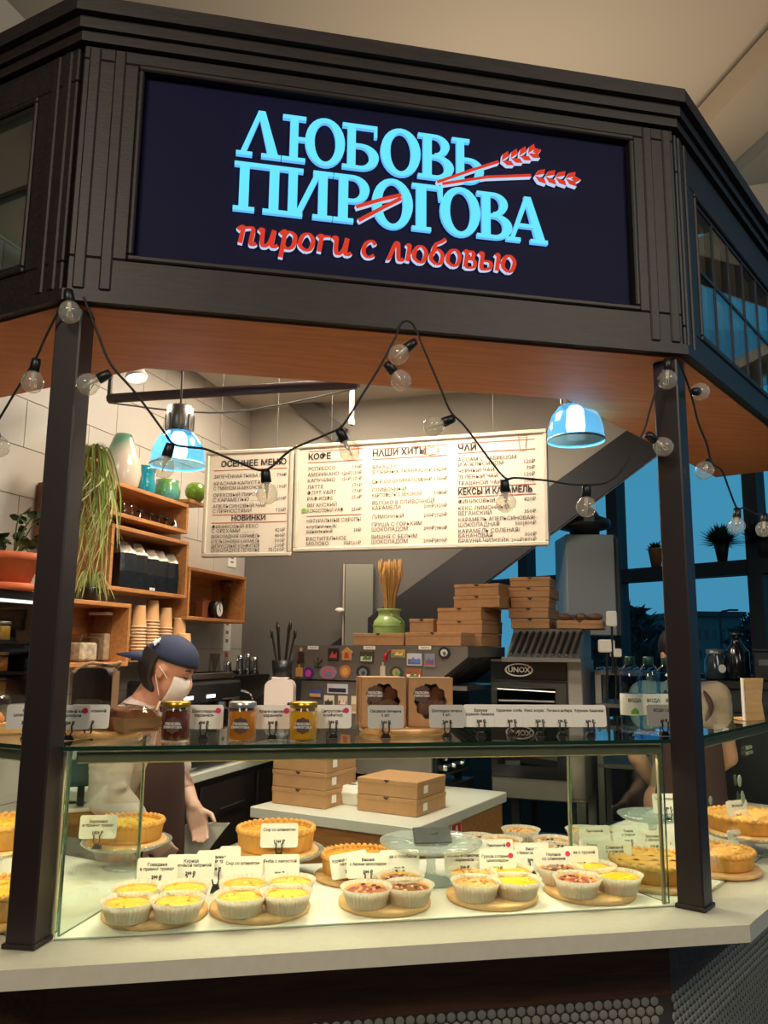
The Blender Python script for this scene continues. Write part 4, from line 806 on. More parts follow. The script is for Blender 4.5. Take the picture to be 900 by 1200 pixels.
for k in range(70):
    a = rnd.random()*6.28; r0 = .03*math.sqrt(rnd.random()); tilt = r0*1.0; x, y = r0*math.cos(a), r0*math.sin(a); h = .17+.05*rnd.random(); m_ = MB(); tx_, ty = x*1.75, y*1.75
    m_.tube([(x*.6, y*.6, 0), (x*.9, y*.9, h*.5), (tx_, ty, h)], .0016, 4); m_.lathe([(.0006, 0), (.0045, .008), (.0045, .03), (.0006, .045)], 5, (tx_, ty, h-.005)); m_.build('wheat_stalk', WHT, t2)
# ------------------------------------------------------------------ tall bright stack on the right of the oven top
def stack(px, py, d, wpx, hpx, dep, n, names, rz, grp):
    P = at_d(px, py, d); s = d/FPX; w_ = wpx*s; h_ = hpx*s; back = Vector((-math.sin(rz), math.cos(rz), 0))
    for k in range(n): kraft_box(P+back*dep/2+Vector((0, 0, k*(h_+.0015)+.0005)), rz+random.uniform(-.03, .03), w_, dep, h_, names[k], group=grp)
ordn = ['lowest', 'second lowest', 'third', 'fourth', 'fifth', 'topmost']
# UNOX oven, behind on the right
rz2 = -.55; dU = 3.95
PU = at_d(640, 852, dU); UT = Matrix.Translation((PU.x, PU.y, 0)) @ Matrix.Rotation(rz2, 4, 'Z')
un = thing('deck_oven', 'black fronted oven with oval maker badge and louvred hood', 'oven', (PU.x, PU.y, 0), rz2)
sU = dU/FPX; zt2 = at_d(640, 773, dU).z; zh = at_d(640, 736, dU).z
MB().box(-.27, .18, 0, .5, .9, zt2-.001, .005).build('body', DKG, un)
MB().box(-.265, .105, -.012, -.0005, zt2-.10, zt2-.012, .003).build('control_panel', OVB, un)
MB().box(-.265, .105, -.012, -.0005, 1.0, zt2-.105, .003).build('door', OVB, un)
MB().box(-.235, .05, -.015, -.0125, 1.06, zt2-.14).build('door_glass', OVG, un)
for z in (zt2-.2, zt2-.3, zt2-.4): m_ = MB(); m_.tube([(-.225, -.017, z), (.045, -.017, z)], .006, 6); m_.build('tray_rail', STEEL, un)
MB().box(.11, .178, -.014, -.0005, .92, zt2-.004, .003).build('corner_post', STEEL, un)
m_ = MB(); rr_ = ring(0, 0, .07, .032, .062, .026, 0, 360, 24)
for p in rr_: m_.prism([(a-.125, b+zt2-.052) for a, b in p], -.0145, -.012, 'y')
m_.build('badge_rim', CARD, un)
m_ = MB(); add_text(m_, 'UNOX', -.125, zt2-.063, .036, -.0128, 'CENTER', .001, CARD, 2); m_.build('badge_lettering', CARD, un)
m_ = MB(); m_.prism([(-.1, zt2), (-.1, zt2+.02), (.06, zh-.02), (.06, zh), (.45, zh), (.45, zt2)], -.165, .175, 'x'); m_.build('hood', DKG, un)
for k in range(10):
    x = -.145+k*.033; m_ = MB(); m_.tube([(x, -.103, zt2+.026), (x+.02, .052, zh-.018)], .009, 5); o = m_.build('louvre', BLACK, un)
    m_ = MB(); m_.box(x-.007, x+.007, -.112, -.1, zt2+.012, zt2+.03, .002); m_.build('clip', CHROME, un)
MB().box(-.19, .19, -.125, -.1, zt2-.012, zt2+.01, .003).build('drip_edge', STEEL, un)
for z in (.2, .42, .64): MB().box(-.25, .15, .02, .48, z, z+.02).build('stand_shelf', STEEL, un)
for x in (-.265, .135):
    for y in (.0, .45): MB().box(x, x+.04, y, y+.04, 0, .9).build('stand_leg', STEEL, un)
Th = lambda x, y, z=0: UT @ Vector((x, y, zh+z))
for k in range(5): kraft_box(Th(-.08, .2, .001+k*.052), rz2+(.02, -.03, .03, -.01, .04)[k], (.19, .2, .19, .21, .2)[k], .3, .05, ordn[k]+' of five shaded kraft boxes stacked on the badge oven', group='kraft boxes on the badge oven')
kraft_box(Th(.16, .2, .001), rz2+.05, .22, .3, .04, 'flat open kraft tray box beside the shaded box stack', group='kraft boxes on the badge oven')
for k, (x, y) in enumerate(((.09, .1), (.13, .2), (.17, .1), (.21, .2), (.24, .1))):
    t = thing('wrapped_pastry', 'wrapped bun on the kraft tray, number %s from the left' % ('one', 'two', 'three', 'four', 'five')[k], 'pastry', Th(x, y, .0415), k*.7, 'wrapped buns on the kraft tray'); MB().sph((0, 0, .018), .03, 10, 6, sc=(1.2, .8, .6)).build('bun', mat('bun_dark', (120, 84, 60), .6), t); MB().lathe([(.031, .004), (.036, .012), (.03, .03), (.012, .038)], 12, mod=lambda a, r, z: 1+.08*math.sin(7*a)).build('wrap', CARAF, t)
# grey duct with round fan
P = at_d(695, 745, 4.55); s = 4.55/FPX; t = thing('air_duct', 'grey rectangular air duct with a black round fan on top', 'duct', (P.x, P.y, P.z), -YAW)
hD = 120*s; wD = 58*s; MB().box(-wD/2, wD/2, 0, .3, 0, hD, .006).build('duct_box', mat('duct_grey', (116, 122, 124), .5, .1), t); MB().box(wD/2+.001, wD/2+.03, .02, .28, 0, hD-.02, .004).build('side_flange', mat('duct_dark', (54, 56, 60), .5, .3), t)
MB().lathe([(.0005, 0), (.085, 0), (.085, .035), (.145, .05), (.15, .075), (.145, .095), (.09, .12), (.07, .15), (.05, .17), (.0005, .172)], 24, (0, .12, hD+.0005)).build('fan', mat('fan_black', (40, 40, 42), .4), t)
MB().box(-.04, .02, -.035, -.02, hD+.07, hD+.12, .003).build('fan_label', mat('label_grey', (130, 128, 126), .5), t)
MB().tube([(wD/2+.045, .1, .0), (wD/2+.045, .1, hD-.02), (wD/2+.02, .1, hD+.015)], .014, 8).build('pipe', mat('duct_dark'), t)
for px, py, w2, h2, lb in ((712, 757, 18, 15, 'small white box fixed beside the badge oven hood'), (725, 765, 12, 10, 'tilted white camera unit right of the badge oven'), (718, 725, 11, 18, 'pale notice fixed beside the duct')):
    P = at_d(px, py, 3.9); s = 3.9/FPX; t = thing('wall_unit', lb, 'fixture', P, -YAW+(.5 if w2 == 12 else 0)); MB().box(-w2*s/2, w2*s/2, 0, .04, -h2*s/2, h2*s/2, .006).build('housing', WHITE, t); m_ = MB(); m_.tube([(0, .02, -h2*s/2), (0, .03, -h2*s/2-.22)], .006, 6); m_.build('bracket', BLACK, t)
# rack below/right of the badge oven
P = at_d(728, 860, 4.1); t = thing('tray_rack', 'steel tray rack with wire shelf right of the badge oven', 'rack', (P.x, P.y, 0), rz2)
for x in (-.12, .13):
    for y in (0, .4): MB().box(x, x+.03, y, y+.03, 0, at_d(715, 787, 4.05).z).build('leg', STEEL, t)
for z in (at_d(715, 787, 4.05).z, at_d(715, 826, 4.05).z, 1.05, .7, .4):
    MB().box(-.12, .16, -.0, .43, z-.02, z).build('shelf', DKG, t)
for k in range(8): m_ = MB(); m_.tube([(-.11+k*.036, .01, at_d(715, 787, 4.05).z+.012), (-.11+k*.036, .42, at_d(715, 787, 4.05).z+.012)], .004, 5); m_.build('wire', STEEL, t)
# ================================================================== left wall: shelving and what stands on it
LRZ = math.atan2(NW.y, NW.x)+math.pi         # local +x runs away from the visitor along the left wall, +y points into the wall
LX, LY = -NW, -EX
def lwp(px, py, o): return at_pl(px, py, corner+EX*o, EX)
def lw_loc(p): v = p-corner; return v.dot(LX), -v.dot(EX), p.z
def lthing(name, label, cat, P, group=None): return thing(name, label, cat, P, math.atan2(LX.y, LX.x), group)
def shelf_box(pl, pr, pt, pb, o, dep, label, th=.018, back=True):
    A, B = lwp(pl, pb, o), lwp(pr, pb, o); T_ = lwp(pl, pt, o); L_ = (B-A).dot(LX); H = T_.z-A.z
    t = lthing('wall_shelf', label, 'shelf', A, 'oak box shelves')
    MB().box(0, L_, 0, dep, 0, th, .002).build('bottom_board', OAK, t); MB().box(0, L_, 0, dep, H-th, H, .002).build('top_board', OAK, t)
    MB().box(0, th, .001, dep, th, H-th).build('side_board', OAK, t); MB().box(L_-th, L_, .001, dep, th, H-th).build('side_board', OAK, t)
    if back: MB().box(th, L_-th, dep-.008, dep-.001, th, H-th).build('back_board', OAK, t)
    def put(px, fr=.5, zz=None):    # point on the bottom (or on top) board seen at pixel column px, fr of the depth back
        P = lwp(px, pb, o-dep*fr); P.z = A.z+(th if zz is None else zz); return P+Vector((0, 0, .0008))
    return t, put, L_, H, A
OW = .235
sA, putA, LA, HA, A_ = shelf_box(132, 221, 562, 603, OW, .215, 'upper oak box shelf under the coloured vases')
sB, putB, LB, HB, B_ = shelf_box(127, 219, 612, 691, OW, .215, 'oak box shelf holding the black coffee bags')
sC, putC, LC, HC, C_ = shelf_box(60, 150, 699, 783, OW, .215, 'oak box shelf with clear canisters behind the left post')
sD, putD, LD, HD, D_ = shelf_box(219, 287, 663, 726, OW, .215, 'oak box shelf with the small round clock')
def lathe_thing(name, label, cat, P, prof, m, pn='body', group=None, n=24, sc=1, mod=None, extra=None):
    t = thing(name, label, cat, P, 0, group); MB().lathe([(r*sc, z*sc) for r, z in prof], n, mod=mod).build(pn, m, t)
    return t
def twotone(nm, c1, c2, scale, rough=.2, rot=.6):
    if nm in MATS: return MATS[nm]
    m = mat(nm, c1, rough, coat=.4); n = m.node_tree.nodes; L = m.node_tree.links; b = n['Principled BSDF']
    t = n.new('ShaderNodeTexCoord'); mp = n.new('ShaderNodeMapping'); mp.inputs['Rotation'].default_value = (0, rot, 0); g = n.new('ShaderNodeSeparateXYZ'); r = n.new('ShaderNodeValToRGB')
    L.new(t.outputs['Object'], mp.inputs[0]); L.new(mp.outputs[0], g.inputs[0]); L.new(g.outputs['Z'], r.inputs[0]); L.new(r.outputs[0], b.inputs['Base Color'])
    r.color_ramp.elements[0].position = scale-.03; r.color_ramp.elements[1].position = scale+.03; r.color_ramp.elements[0].color = (*lin(c1), 1); r.color_ramp.elements[1].color = (*lin(c2), 1); return m
kA = depth(putA(150))/FPX
Pv = putA(139, .55, HA); lathe_thing('vase', 'tall pale vase with green neck on the upper shelf', 'vase', Pv, [(.0005, 0), (.05, 0), (.062, .02), (.07, .06), (.066, .1), (.05, .15), (.036, .19), (.03, .205), (.026, .205), (.03, .19), (.0005, .03)], twotone('vase_pale', (206, 190, 170), (92, 140, 112),   .16), sc=1.28, group='vases on the upper shelf')
Pv = putA(166, .55, HA); lathe_thing('vase', 'turquoise glazed vase beside the tall pale vase', 'vase', Pv, [(.0005, 0), (.036, 0), (.046, .025), (.046, .05), (.04, .075), (.042, .1), (.048, .118), (.043, .118), (.036, .08), (.0005, .03)], mat('turquoise_glaze', (20, 130, 150), .15, coat=.5), sc=1.25, group='vases on the upper shelf')
Pv = putA(194, .5, HA); lathe_thing('vase', 'green and blue glazed pot at the right end of the upper shelf', 'vase', Pv, [(.0005, 0), (.04, 0), (.058, .03), (.06, .06), (.05, .09), (.052, .108), (.047, .108), (.045, .09), (.0005, .03)], mat('green_blue_glaze', (96, 150, 60), .2, rgb2=(70, 140, 150), vscale=9, coat=.5), sc=1.1, group='vases on the upper shelf')
Pq = lwp(224, 587, .2); t = lthing('wall_bracket', 'small wall bracket shelf under the round green vase', 'shelf', Pq); MB().box(-.06, .1, -.03, .19, -.018, 0, .002).build('board', OAK, t); MB().box(.0, .02, .05, .19, -.5, -.018).build('support', mat('pale_post', (176, 160, 136), .6), t)
lathe_thing('vase', 'round lime green vase under the left pendant lamp', 'vase', Pq+Vector((.02, .02, .0008)), [(.0005, 0), (.03, 0), (.052, .03), (.056, .055), (.045, .085), (.03, .095), (.026, .095), (.0005, .04)], mat('lime_glaze', (110, 150, 40), .2, coat=.5), group='vases on the upper shelf')
# coffee tools on shelf A
for k, px in enumerate((144, 153)):
    t = lathe_thing('glass_siphon', ('left', 'right')[k]+' small glass dispenser bottle on the upper shelf', 'bottle', putA(px, .35), [(.0005, .0), (.018, 0), (.02, .01), (.018, .035), (.006, .05), (.006, .06)], CARAF, 'bottle', 'coffee tools on the upper shelf', 14); MB().lathe([(.008, .058), (.008, .066), (.003, .068), (.003, .085)], 10).build('pump', CHROME, t)
for k, px in enumerate((164, 176, 186, 195)):
    t = lathe_thing('tamper', ('first', 'second', 'third', 'fourth')[k]+' dark coffee tamper from the left on the upper shelf', 'tamper', putA(px, .35), [(.0005, 0), (.014, 0), (.014, .008), (.004, .014), (.004, .042)], BLACK if k else CHROME, 'base', 'coffee tools on the upper shelf', 12); MB().lathe([(.004, .042), (.016, .046), (.016, .052), (.0005, .054)], 12).build('handle', BLACK, t)
t = thing('steel_timer', 'round steel jug at the right end of the upper shelf', 'jug', putA(205, .3), LRZ, 'coffee tools on the upper shelf'); MB().lathe([(.0005, 0), (.02, 0), (.024, .012), (.02, .03), (.009, .042), (.009, .055), (.012, .058)], 16).build('body', CHROME, t); MB().tube(spline([(.02, 0, .03), (.035, 0, .025), (.03, 0, .01)], 4), .002, 5).build('handle', CHROME, t)
# coffee bags
BAG = mat('black_foil_bag', (20, 20, 22), .3, bump=.25, bscale=40); FOIL = mat('silver_foil', (190, 182, 168), .3, .7, bump=.3, bscale=60)
for k, px in enumerate((143, 157, 170, 182, 194)):
    P = putB(px, .36); s = depth(P)/FPX; w2 = 8.2*s*1.25; h1 = (42, 41, 38, 37, 36)[k]*s; h2 = (14, 14, 12, 13, 12)[k]*s; 
    t = lthing('coffee_bag', ('first', 'second', 'third', 'fourth', 'fifth')[k]+' black coffee bag with silver top from the left on the shelf', 'coffee bag', P, 'black coffee bags'); d2 = .04; t.rotation_euler.z -= .45
    MB().add([(x*a, y*b, z) for z, a, b in ((0, .94, .94), (.01, 1, 1), (h1*.5, 1.03, 1.05), (h1, 1, .9)) for x, y in ((-w2, -d2), (-w2*.5, -d2*1.08), (w2*.5, -d2*1.08), (w2, -d2), (w2, d2), (-w2, d2))], [tuple(range(6))[::-1]]+[(i+6*j, (i+1) % 6+6*j, (i+1) % 6+6*j+6, i+6*j+6) for i in range(6) for j in range(3)]+[(18, 19, 20, 21, 22, 23)]).build('bag', BAG, t)
    xt = w2*(-.2, .1, .5, .3, .4)[k]; MB().add([(-w2, -d2*.9, h1+.0005), (w2, -d2*.9, h1+.0005), (w2, d2*.9, h1+.0005), (-w2, d2*.9, h1+.0005), (xt-w2*.45, .0, h1+h2), (xt+w2*.45, .0, h1+h2)], [(0, 1, 5, 4), (1, 2, 5), (2, 3, 4, 5), (3, 0, 4), (3, 2, 1, 0)]).build('folded_top', FOIL, t)
P = lwp(178, 690.5, OW+.0005); t = lthing('shelf_label', 'tiny white label on the front of the coffee bag shelf', 'label', P); MB().box(-.02, .02, -.002, 0, -.006, .006).build('tag', CARD, t); m_ = MB(); add_text(m_, 'КОФЕ', 0, -.003, .009, -.0024, 'CENTER', m=INK); m_.build('lettering', INK, t)
# plant leaves
LEAFS = [mat('spider_leaf_green', (140, 160, 76), .6, var=.2, vscale=20), mat('spider_leaf_pale', (200, 204, 140), .6, var=.15, vscale=20), mat('spider_leaf_dry', (160, 132, 72), .7)]
def blade(mb, pts, w0):
    P = spline(pts, 4); L_, R2 = [], []
    for i, p in enumerate(P):
        u = i/(len(P)-1); t_ = (P[min(i+1, len(P)-1)]-P[max(i-1, 0)]).normalized(); s = t_.cross(Vector((.3, .9, .2))).normalized()*w0*(.55+1.2*u)*(1-u**3)*.8; up = t_.cross(s).normalized()*w0*.25
        L_.append(p-s+up); R2.append(p+s+up)
    vs = []
    for a, c, b in zip(L_, P, R2): vs += [a, c, b]
    mb.add(vs, [(3*i+j, 3*i+j+1, 3*i+j+4, 3*i+j+3) for i in range(len(P)-1) for j in (0, 1)], None, True)
rnd = random.Random(11)
C0 = lwp(103, 545, OW+.03); kx = depth(C0)/FPX
t = thing('spider_plant', 'large spider plant trailing down left of the oak shelves', 'plant', C0, 0)
MB().lathe([(.0005, -.05), (.045, -.05), (.058, .0), (.06, .02), (.055, .02), (.0005, .0)], 20).build('pot', mat('yellow_glaze', (190, 160, 40), .25, coat=.5), t)
MB().tube([(-.05, -.0, .0), (-.02, .0, .3), (0, .0, .34)], .002, 4).build('hanger', CABLE, t)
for k in range(210):
    a = rnd.random()*6.283; ln = rnd.uniform(35, 155)*kx*(.6 if rnd.random() < .3 else 1); sp = rnd.uniform(8, 30)*kx
    cx, cy = math.cos(a)*sp, math.sin(a)*sp*.6-.02
    pts = [(cx*.2, cy*.3, .02), (cx*.7, cy*.8, .05+rnd.random()*.03), (cx*1.1, cy*1.1, -.02), (cx*1.25+rnd.uniform(-.04, .04), cy*1.1-.01, -ln*.5), (cx*1.25+rnd.uniform(-.07, .07), cy*1.1-.02, -ln)]
    m_ = MB(); blade(m_, [Vector(p) for p in pts], .0045); m_.build('leaf', LEAFS[rnd.choice((0, 0, 1, 1, 2))], t)
Pb = putC(99, .35, HC); t = thing('spider_plantlet', 'small spider plant in a dark pot on the canister shelf', 'plant', Pb, 0)
MB().lathe([(.0005, 0), (.03, 0), (.038, .05), (.04, .06), (.036, .06), (.0005, .045)], 18).build('pot', BLACK, t)
for k in range(34):
    a = rnd.random()*6.283; r_ = rnd.uniform(.05, .12); h = rnd.uniform(.02, .06)
    m_ = MB(); blade(m_, [Vector((0, 0, .05)), Vector((math.cos(a)*r_*.5, math.sin(a)*r_*.4-.01, .07+h)), Vector((math.cos(a)*r_, math.sin(a)*r_*.6-.03, .04-rnd.random()*.06))], .0032); m_.build('leaf', LEAFS[rnd.choice((0, 1, 1))], t)
# canisters in shelf C
CLR = glass('clear_plastic', (228, 226, 220), 1.45)
def canister(px, fr, w2, h, label, fill, lidm=WHITE):
    t = lthing('canister', label, 'canister', putC(px, fr), 'clear canisters'); MB().box(-w2, w2, -w2, w2, 0, h, .006).build('jar', CLR, t); MB().box(-w2+.004, w2-.004, -w2+.004, w2-.004, .004, h*.6, .004).build('contents', fill, t)
    MB().box(-w2-.003, w2+.003, -w2-.003, w2+.003, h+.0005, h+.014, .003).build('lid', lidm, t); MB().box(w2*.5, w2*.8, -w2-.002, -w2-.0005, h*.2, h*.7).build('label_strip', CARD, t)
FLOUR = mat('oats', (210, 188, 156), .9, var=.2, vscale=60)
canister(118, .6, .045, .20, 'tall clear canister with white lid on the oak shelf', FLOUR); canister(139, .5, .028, .11, 'short narrow canister at the right of the oak shelf', mat('cocoa', (92, 60, 40), .9))
t = lthing('storage_tub', 'wide clear plastic tub of wrapped sweets behind the cake', 'tub', putC(93, .35), None); MB().box(-.06, .06, -.05, .05, 0, .1, .01).build('tub', CLR, t); MB().box(-.054, .054, -.044, .044, .004, .08, .008).build('contents', mat('sweets', (222, 206, 184), .7, var=.3, vscale=40, bump=.4, bscale=50), t); MB().box(-.064, .064, -.054, .054, .1005, .112, .004).build('lid', CLR, t)
# small things in shelf D
t = lthing('alarm_clock', 'small black round clock with white dial on the oak shelf', 'clock', putD(254, .2)); t.scale = (1.5,)*3; M9 = Matrix.Rotation(rad(90), 4, 'X')
m_ = MB(); m_.T = Matrix.Translation((0, 0, .034)) @ M9; m_.lathe([(.0005, -.02), (.03, -.02), (.032, .0), (.03, .012), (.026, .012)], 24); m_.build('case', BLACK, t); m_ = MB(); m_.T = Matrix.Translation((0, 0, .034)) @ M9; m_.lathe([(.0265, .009), (.0005, .0095)], 24); m_.build('dial', CARD, t)
m_ = MB(); m_.tube([(0, -.011, .034), (0, -.011, .052)], .0014, 4); m_.build('hand', BLACK, t); m_ = MB(); m_.tube([(0, -.0112, .034), (.006, -.0112, .026)], .0014, 4); m_.build('hand', BLACK, t)
for x in (-.018, .018): m_ = MB(); m_.tube([(x, 0, 0), (x*.8, 0, .012)], .004, 6); m_.build('foot', BLACK, t)
t = lathe_thing('blender_jug', 'large clear blender jug with brown lid on the clock shelf', 'jug', putD(268, .55), [(.05, 0), (.052, .02), (.062, .19), (.065, .2)], CLR, 'jug', None, 20); MB().lathe([(.0005, .2005), (.066, .2005), (.066, .22), (.05, .226), (.0005, .228)], 20).build('lid', mat('brown_lid', (92, 60, 44), .4), t); MB().lathe([(.0005, .002), (.046, .002), (.054, .12), (.0005, .122)], 20).build('contents', mat('jug_contents', (116, 92, 88), .7), t)
t = lthing('kraft_packet', 'plain kraft packet standing in the clock shelf', 'packet', putD(238, .5)); MB().box(-.05, .05, -.03, .03, 0, .1, .008).build('packet', mat('brown_packet', (150, 86, 48), .7), t); MB().box(-.05, .05, -.012, .012, .1005, .112, .002).build('folded_top', mat('brown_packet'), t)
# ------------------------------------------------------------------ bar counter along the left wall
Pe = at_z(205, 914, 1.05); eo = (Pe-corner).dot(EX)
t = lthing('bar_counter', 'dark bar counter with white top behind the barista', 'counter', corner+NW*2.0)
MB().box(.15, 1.95, -eo, -.02, 1.01, 1.05, .004).build('worktop', mat('pale_laminate'), t); MB().box(.16, 1.94, -eo+.03, -.02, .0, 1.01).build('cabinet_body', mat('dark_cabinet', (44, 32, 30), .5), t)
for k in range(3): MB().box(.2+k*.58, .74+k*.58, -eo+.015, -eo+.0295, .1, .98, .004).build('drawer_front', mat('dark_cabinet'), t); m_ = MB(); m_.tube([(.35+k*.58, -eo, .86), (.6+k*.58, -eo, .86)], .006, 6); m_.build('drawer_handle', STEEL, t)
barz = 1.0505
def onbar(px, py, o): P = lwp(px, py, o); P.z = barz; return P
t = lthing('white_tray', 'white plastic cutlery tray on the bar counter', 'tray', onbar(300, 895, eo-.1)); MB().box(-.2, .3, -.1, .06, 0, .012, .003).build('base', WHITE, t)
for b in ((-.2, .3, -.1, -.088), (-.2, .3, .048, .06)): MB().box(b[0], b[1], b[2], b[3], .0125, .04, .003).build('rim', WHITE, t)
for b in ((-.2, -.188), (.288, .3)): MB().box(b[0], b[1], -.087, .047, .0125, .04, .003).build('rim', WHITE, t)
t = thing('saucer', 'small white saucer on the bar counter', 'saucer', onbar(217, 905, eo-.1)); MB().lathe([(.0005, 0), (.03, 0), (.05, .012), (.048, .014), (.03, .004), (.0005, .004)], 20).build('dish', WHITE, t)
# espresso machine
Pm = onbar(195, 850, eo-.09); zE = at_d(230, 797, depth(lwp(232, 820, eo-.09))).z-barz
t = lthing('espresso_machine', 'black espresso machine with two rows of lit buttons', 'coffee machine', Pm); Lm = (lwp(273, 820, eo-.09)-Pm).dot(LX)
MB().box(0, Lm, 0, .22, .06, zE, .012).build('body', BLACK, t); MB().box(.005, Lm-.005, -.05, -.0005, zE-.1, zE-.01, .01).build('button_panel', BLACK, t)
for x in (.04, Lm-.04):
    for y in (.04, .19): MB().lathe([(.02, 0), (.016, .06)], 10, (x, y, 0), cap=True).build('foot', STEEL, t)
MB().box(.02, Lm-.02, -.08, -.001, .061, .085, .003).build('drip_tray', STEEL, t)
for g in range(2):
    for k in range(5): MB().box(Lm*(.08+.33*g)+k*.017, Lm*(.08+.33*g)+k*.017+.012, -.0525, -.0502, zE-.082, zE-.066).build('lit_button', emit('white_button', (225, 240, 245), 2.2), t)
    gx = Lm*(.26+.42*g); MB().lathe([(.03, 0), (.034, .02), (.03, .045)], 16, (gx, -.03, zE-.15), cap=True).build('group_head', CHROME, t); m_ = MB(); m_.tube([(gx, -.05, zE-.14), (gx, -.16, zE-.15)], .01, 8); m_.build('portafilter_handle', BLACK, t)
m_ = MB(); m_.tube(spline([(Lm-.01, -.04, zE-.06), (Lm+.03, -.09, zE-.09), (Lm+.02, -.11, zE-.22)], 5), .006, 6); m_.build('steam_wand', CHROME, t)
MB().box(.0, Lm, .0, .01, zE+.0005, zE+.03, .003).build('cup_rail', STEEL, t)
# paper cups, upside down in nested stacks on an oak shelf
cupm = MB(); cupm.lathe([(.0005, .098), (.026, .098), (.0275, .096), (.034, .006), (.037, .004), (.037, 0), (.033, 0)], 20); CUPME = cupm.mesh('cup_wall', mat('kraft_cup', (202, 152, 100), .75, var=.05, vscale=30))
rimm = MB(); rimm.lathe([(.0345, .0005), (.0378, .001), (.0378, .0055), (.0345, .007)], 20); RIMME = rimm.mesh('cup_rim', mat('cup_cream', (226, 198, 158), .6))
topm = MB(); topm.lathe([(.0268, .0975), (.027, .1005), (.0245, .1005), (.0245, .0985)], 20); TOPME = topm.mesh('base_ring', mat('cup_cream'))
sE, putE, LE_, HE_, E_ = shelf_box(152, 222, 766, 776, OW, .215, 'thin oak ledge carrying the paper cup stacks', th=.005, back=False)
ordw = ['lowest', 'second', 'third', 'fourth', 'fifth', 'sixth', 'seventh', 'eighth', 'ninth', 'tenth', 'eleventh', 'twelfth']
def cup_stack(P, n, step, nm, wide=1.0):
    for k in range(n):
        t = thing('paper_cup', '%s kraft cup from the bottom in the %s' % (ordw[k], nm), 'paper cup', P+Vector((0, 0, k*step)), 0, 'stacked kraft paper cups'); t.scale = (wide, wide, wide)
        link('cup_wall', CUPME, t); link('rim', RIMME, t)
        if k == n-1: link('base_ring', TOPME, t)
for px, fr, n, nm in ((160, .30, 9, 'leftmost cup stack on the ledge'), (175, .30, 11, 'tallest cup stack on the ledge'), (191, .28, 9, 'middle cup stack on the ledge'), (203, .62, 9, 'rear cup stack on the ledge'), (208, .24, 6, 'rightmost cup stack on the ledge')): cup_stack(putE(px, fr, HE_), n, .0145, nm)
Pc = Pm+LX*(Lm*.45)+LY*.1; Pc.z = barz+zE+.0008; cup_stack(Pc, 6, .02, 'stack on the espresso machine', 1.15)
# dark wall shelf with jugs
Pj = lwp(257, 793, .2); Lj = (lwp(316, 793, .2)-Pj).dot(LX); t = lthing('jug_shelf', 'dark wall shelf with steel milk jugs', 'shelf', Pj); MB().box(0, Lj, 0, .19, -.02, 0, .002).build('board', BLACK, t); MB().box(.0, Lj, .17, .19, .0005, .02).build('lip', BLACK, t)
def onj(f): return Pj+LX*(Lj*f)+LY*.08+Vector((0, 0, .0008))
def jug(f, r, h, lb, m=CHROME):
    t = thing('milk_jug', lb, 'jug', onj(f), LRZ, 'jugs on the dark shelf'); MB().lathe([(.0005, 0), (r, 0), (r*1.02, h*.3), (r*.8, h*.8), (r*.88, h), (r*.82, h), (r*.74, h*.8), (.0005, .006)], 18).build('body', m, t); MB().tube(spline([(-r*.85, 0, h*.85), (-r*1.6, 0, h*.8), (-r*1.6, 0, h*.3), (-r, 0, h*.2)], 5), .003, 6).build('handle', m, t)
jug(.14, .034, .12, 'translucent measuring jug at the left of the dark shelf', CLR); jug(.38, .025, .075, 'short steel milk jug on the dark shelf'); jug(.62, .025, .11, 'tall steel milk jug in the middle of the dark shelf'); jug(.78, .022, .12, 'tall narrow steel jug right of the middle on the dark shelf'); jug(.93, .024, .10, 'steel jug at the right end of the dark shelf')
t = thing('syrup_bottle', 'small bottle with red cap on the dark shelf', 'bottle', onj(.5)+LY*.05, 0); MB().lathe([(.0005, 0), (.017, 0), (.018, .07), (.008, .1), (.008, .11)], 14).build('bottle', CARAF, t); MB().lathe([(.0095, .1), (.0095, .125), (.0005, .127)], 12).build('cap', mat('red_cap', (200, 36, 30), .4), t)
# notices on the wall
for px, py, w2, h2, lb in ((266, 743, .045, .1, 'white notice with small pictures pinned under the clock shelf'), (272, 655, .05, .05, 'white notice pinned just below the autumn menu board')):
    P = lwp(px, py, .006); t = lthing('wall_notice', lb, 'notice', P); MB().box(-w2, w2, -.002, 0, -h2, h2).build('sheet', CARD, t)
    for k in range(3): MB().box(-w2*.4, w2*.3, -.003, -.0022, h2*(.5-.5*k), h2*(.7-.5*k)).build('print', mat('notice_grey', (120, 120, 124), .7), t)
# white boiler and utensils
Pk = onbar(327, 850, .2); Pk = at_d(325, 862, 3.95); t = thing('water_boiler', 'rounded pale boiler beside the magnet oven', 'boiler', Pk, -YAW); sK = 3.95/FPX
m_ = MB(); m_.prism(rrect(-17*sK, 17*sK, 0, 64*sK, 9*sK, 5), 0, .14, 'y'); m_.build('body', mat('pale_boiler', (206, 192, 184), .35), t); m_ = MB(); m_.T = Matrix.Translation((13*sK, -.001, 36*sK)) @ Matrix.Rotation(rad(90), 4, 'X'); m_.lathe([(.01, 0), (.01, .012), (.0005, .013)], 10); m_.build('dial', BLACK, t); MB().box(-10*sK, 10*sK, .03, .11, 64*sK+.0005, 64*sK+.012, .003).build('lid', mat('pale_boiler'), t)
Pu = Pk+Vector((.02, .07, 64*sK+.0135)); t = thing('utensil_holder', 'black holder of spatulas and whisks on the pale boiler', 'utensil holder', Pu, 0); MB().lathe([(.0005, 0), (.045, 0), (.055, .08), (.051, .08), (.0005, .01)], 14).build('pot', BLACK, t)
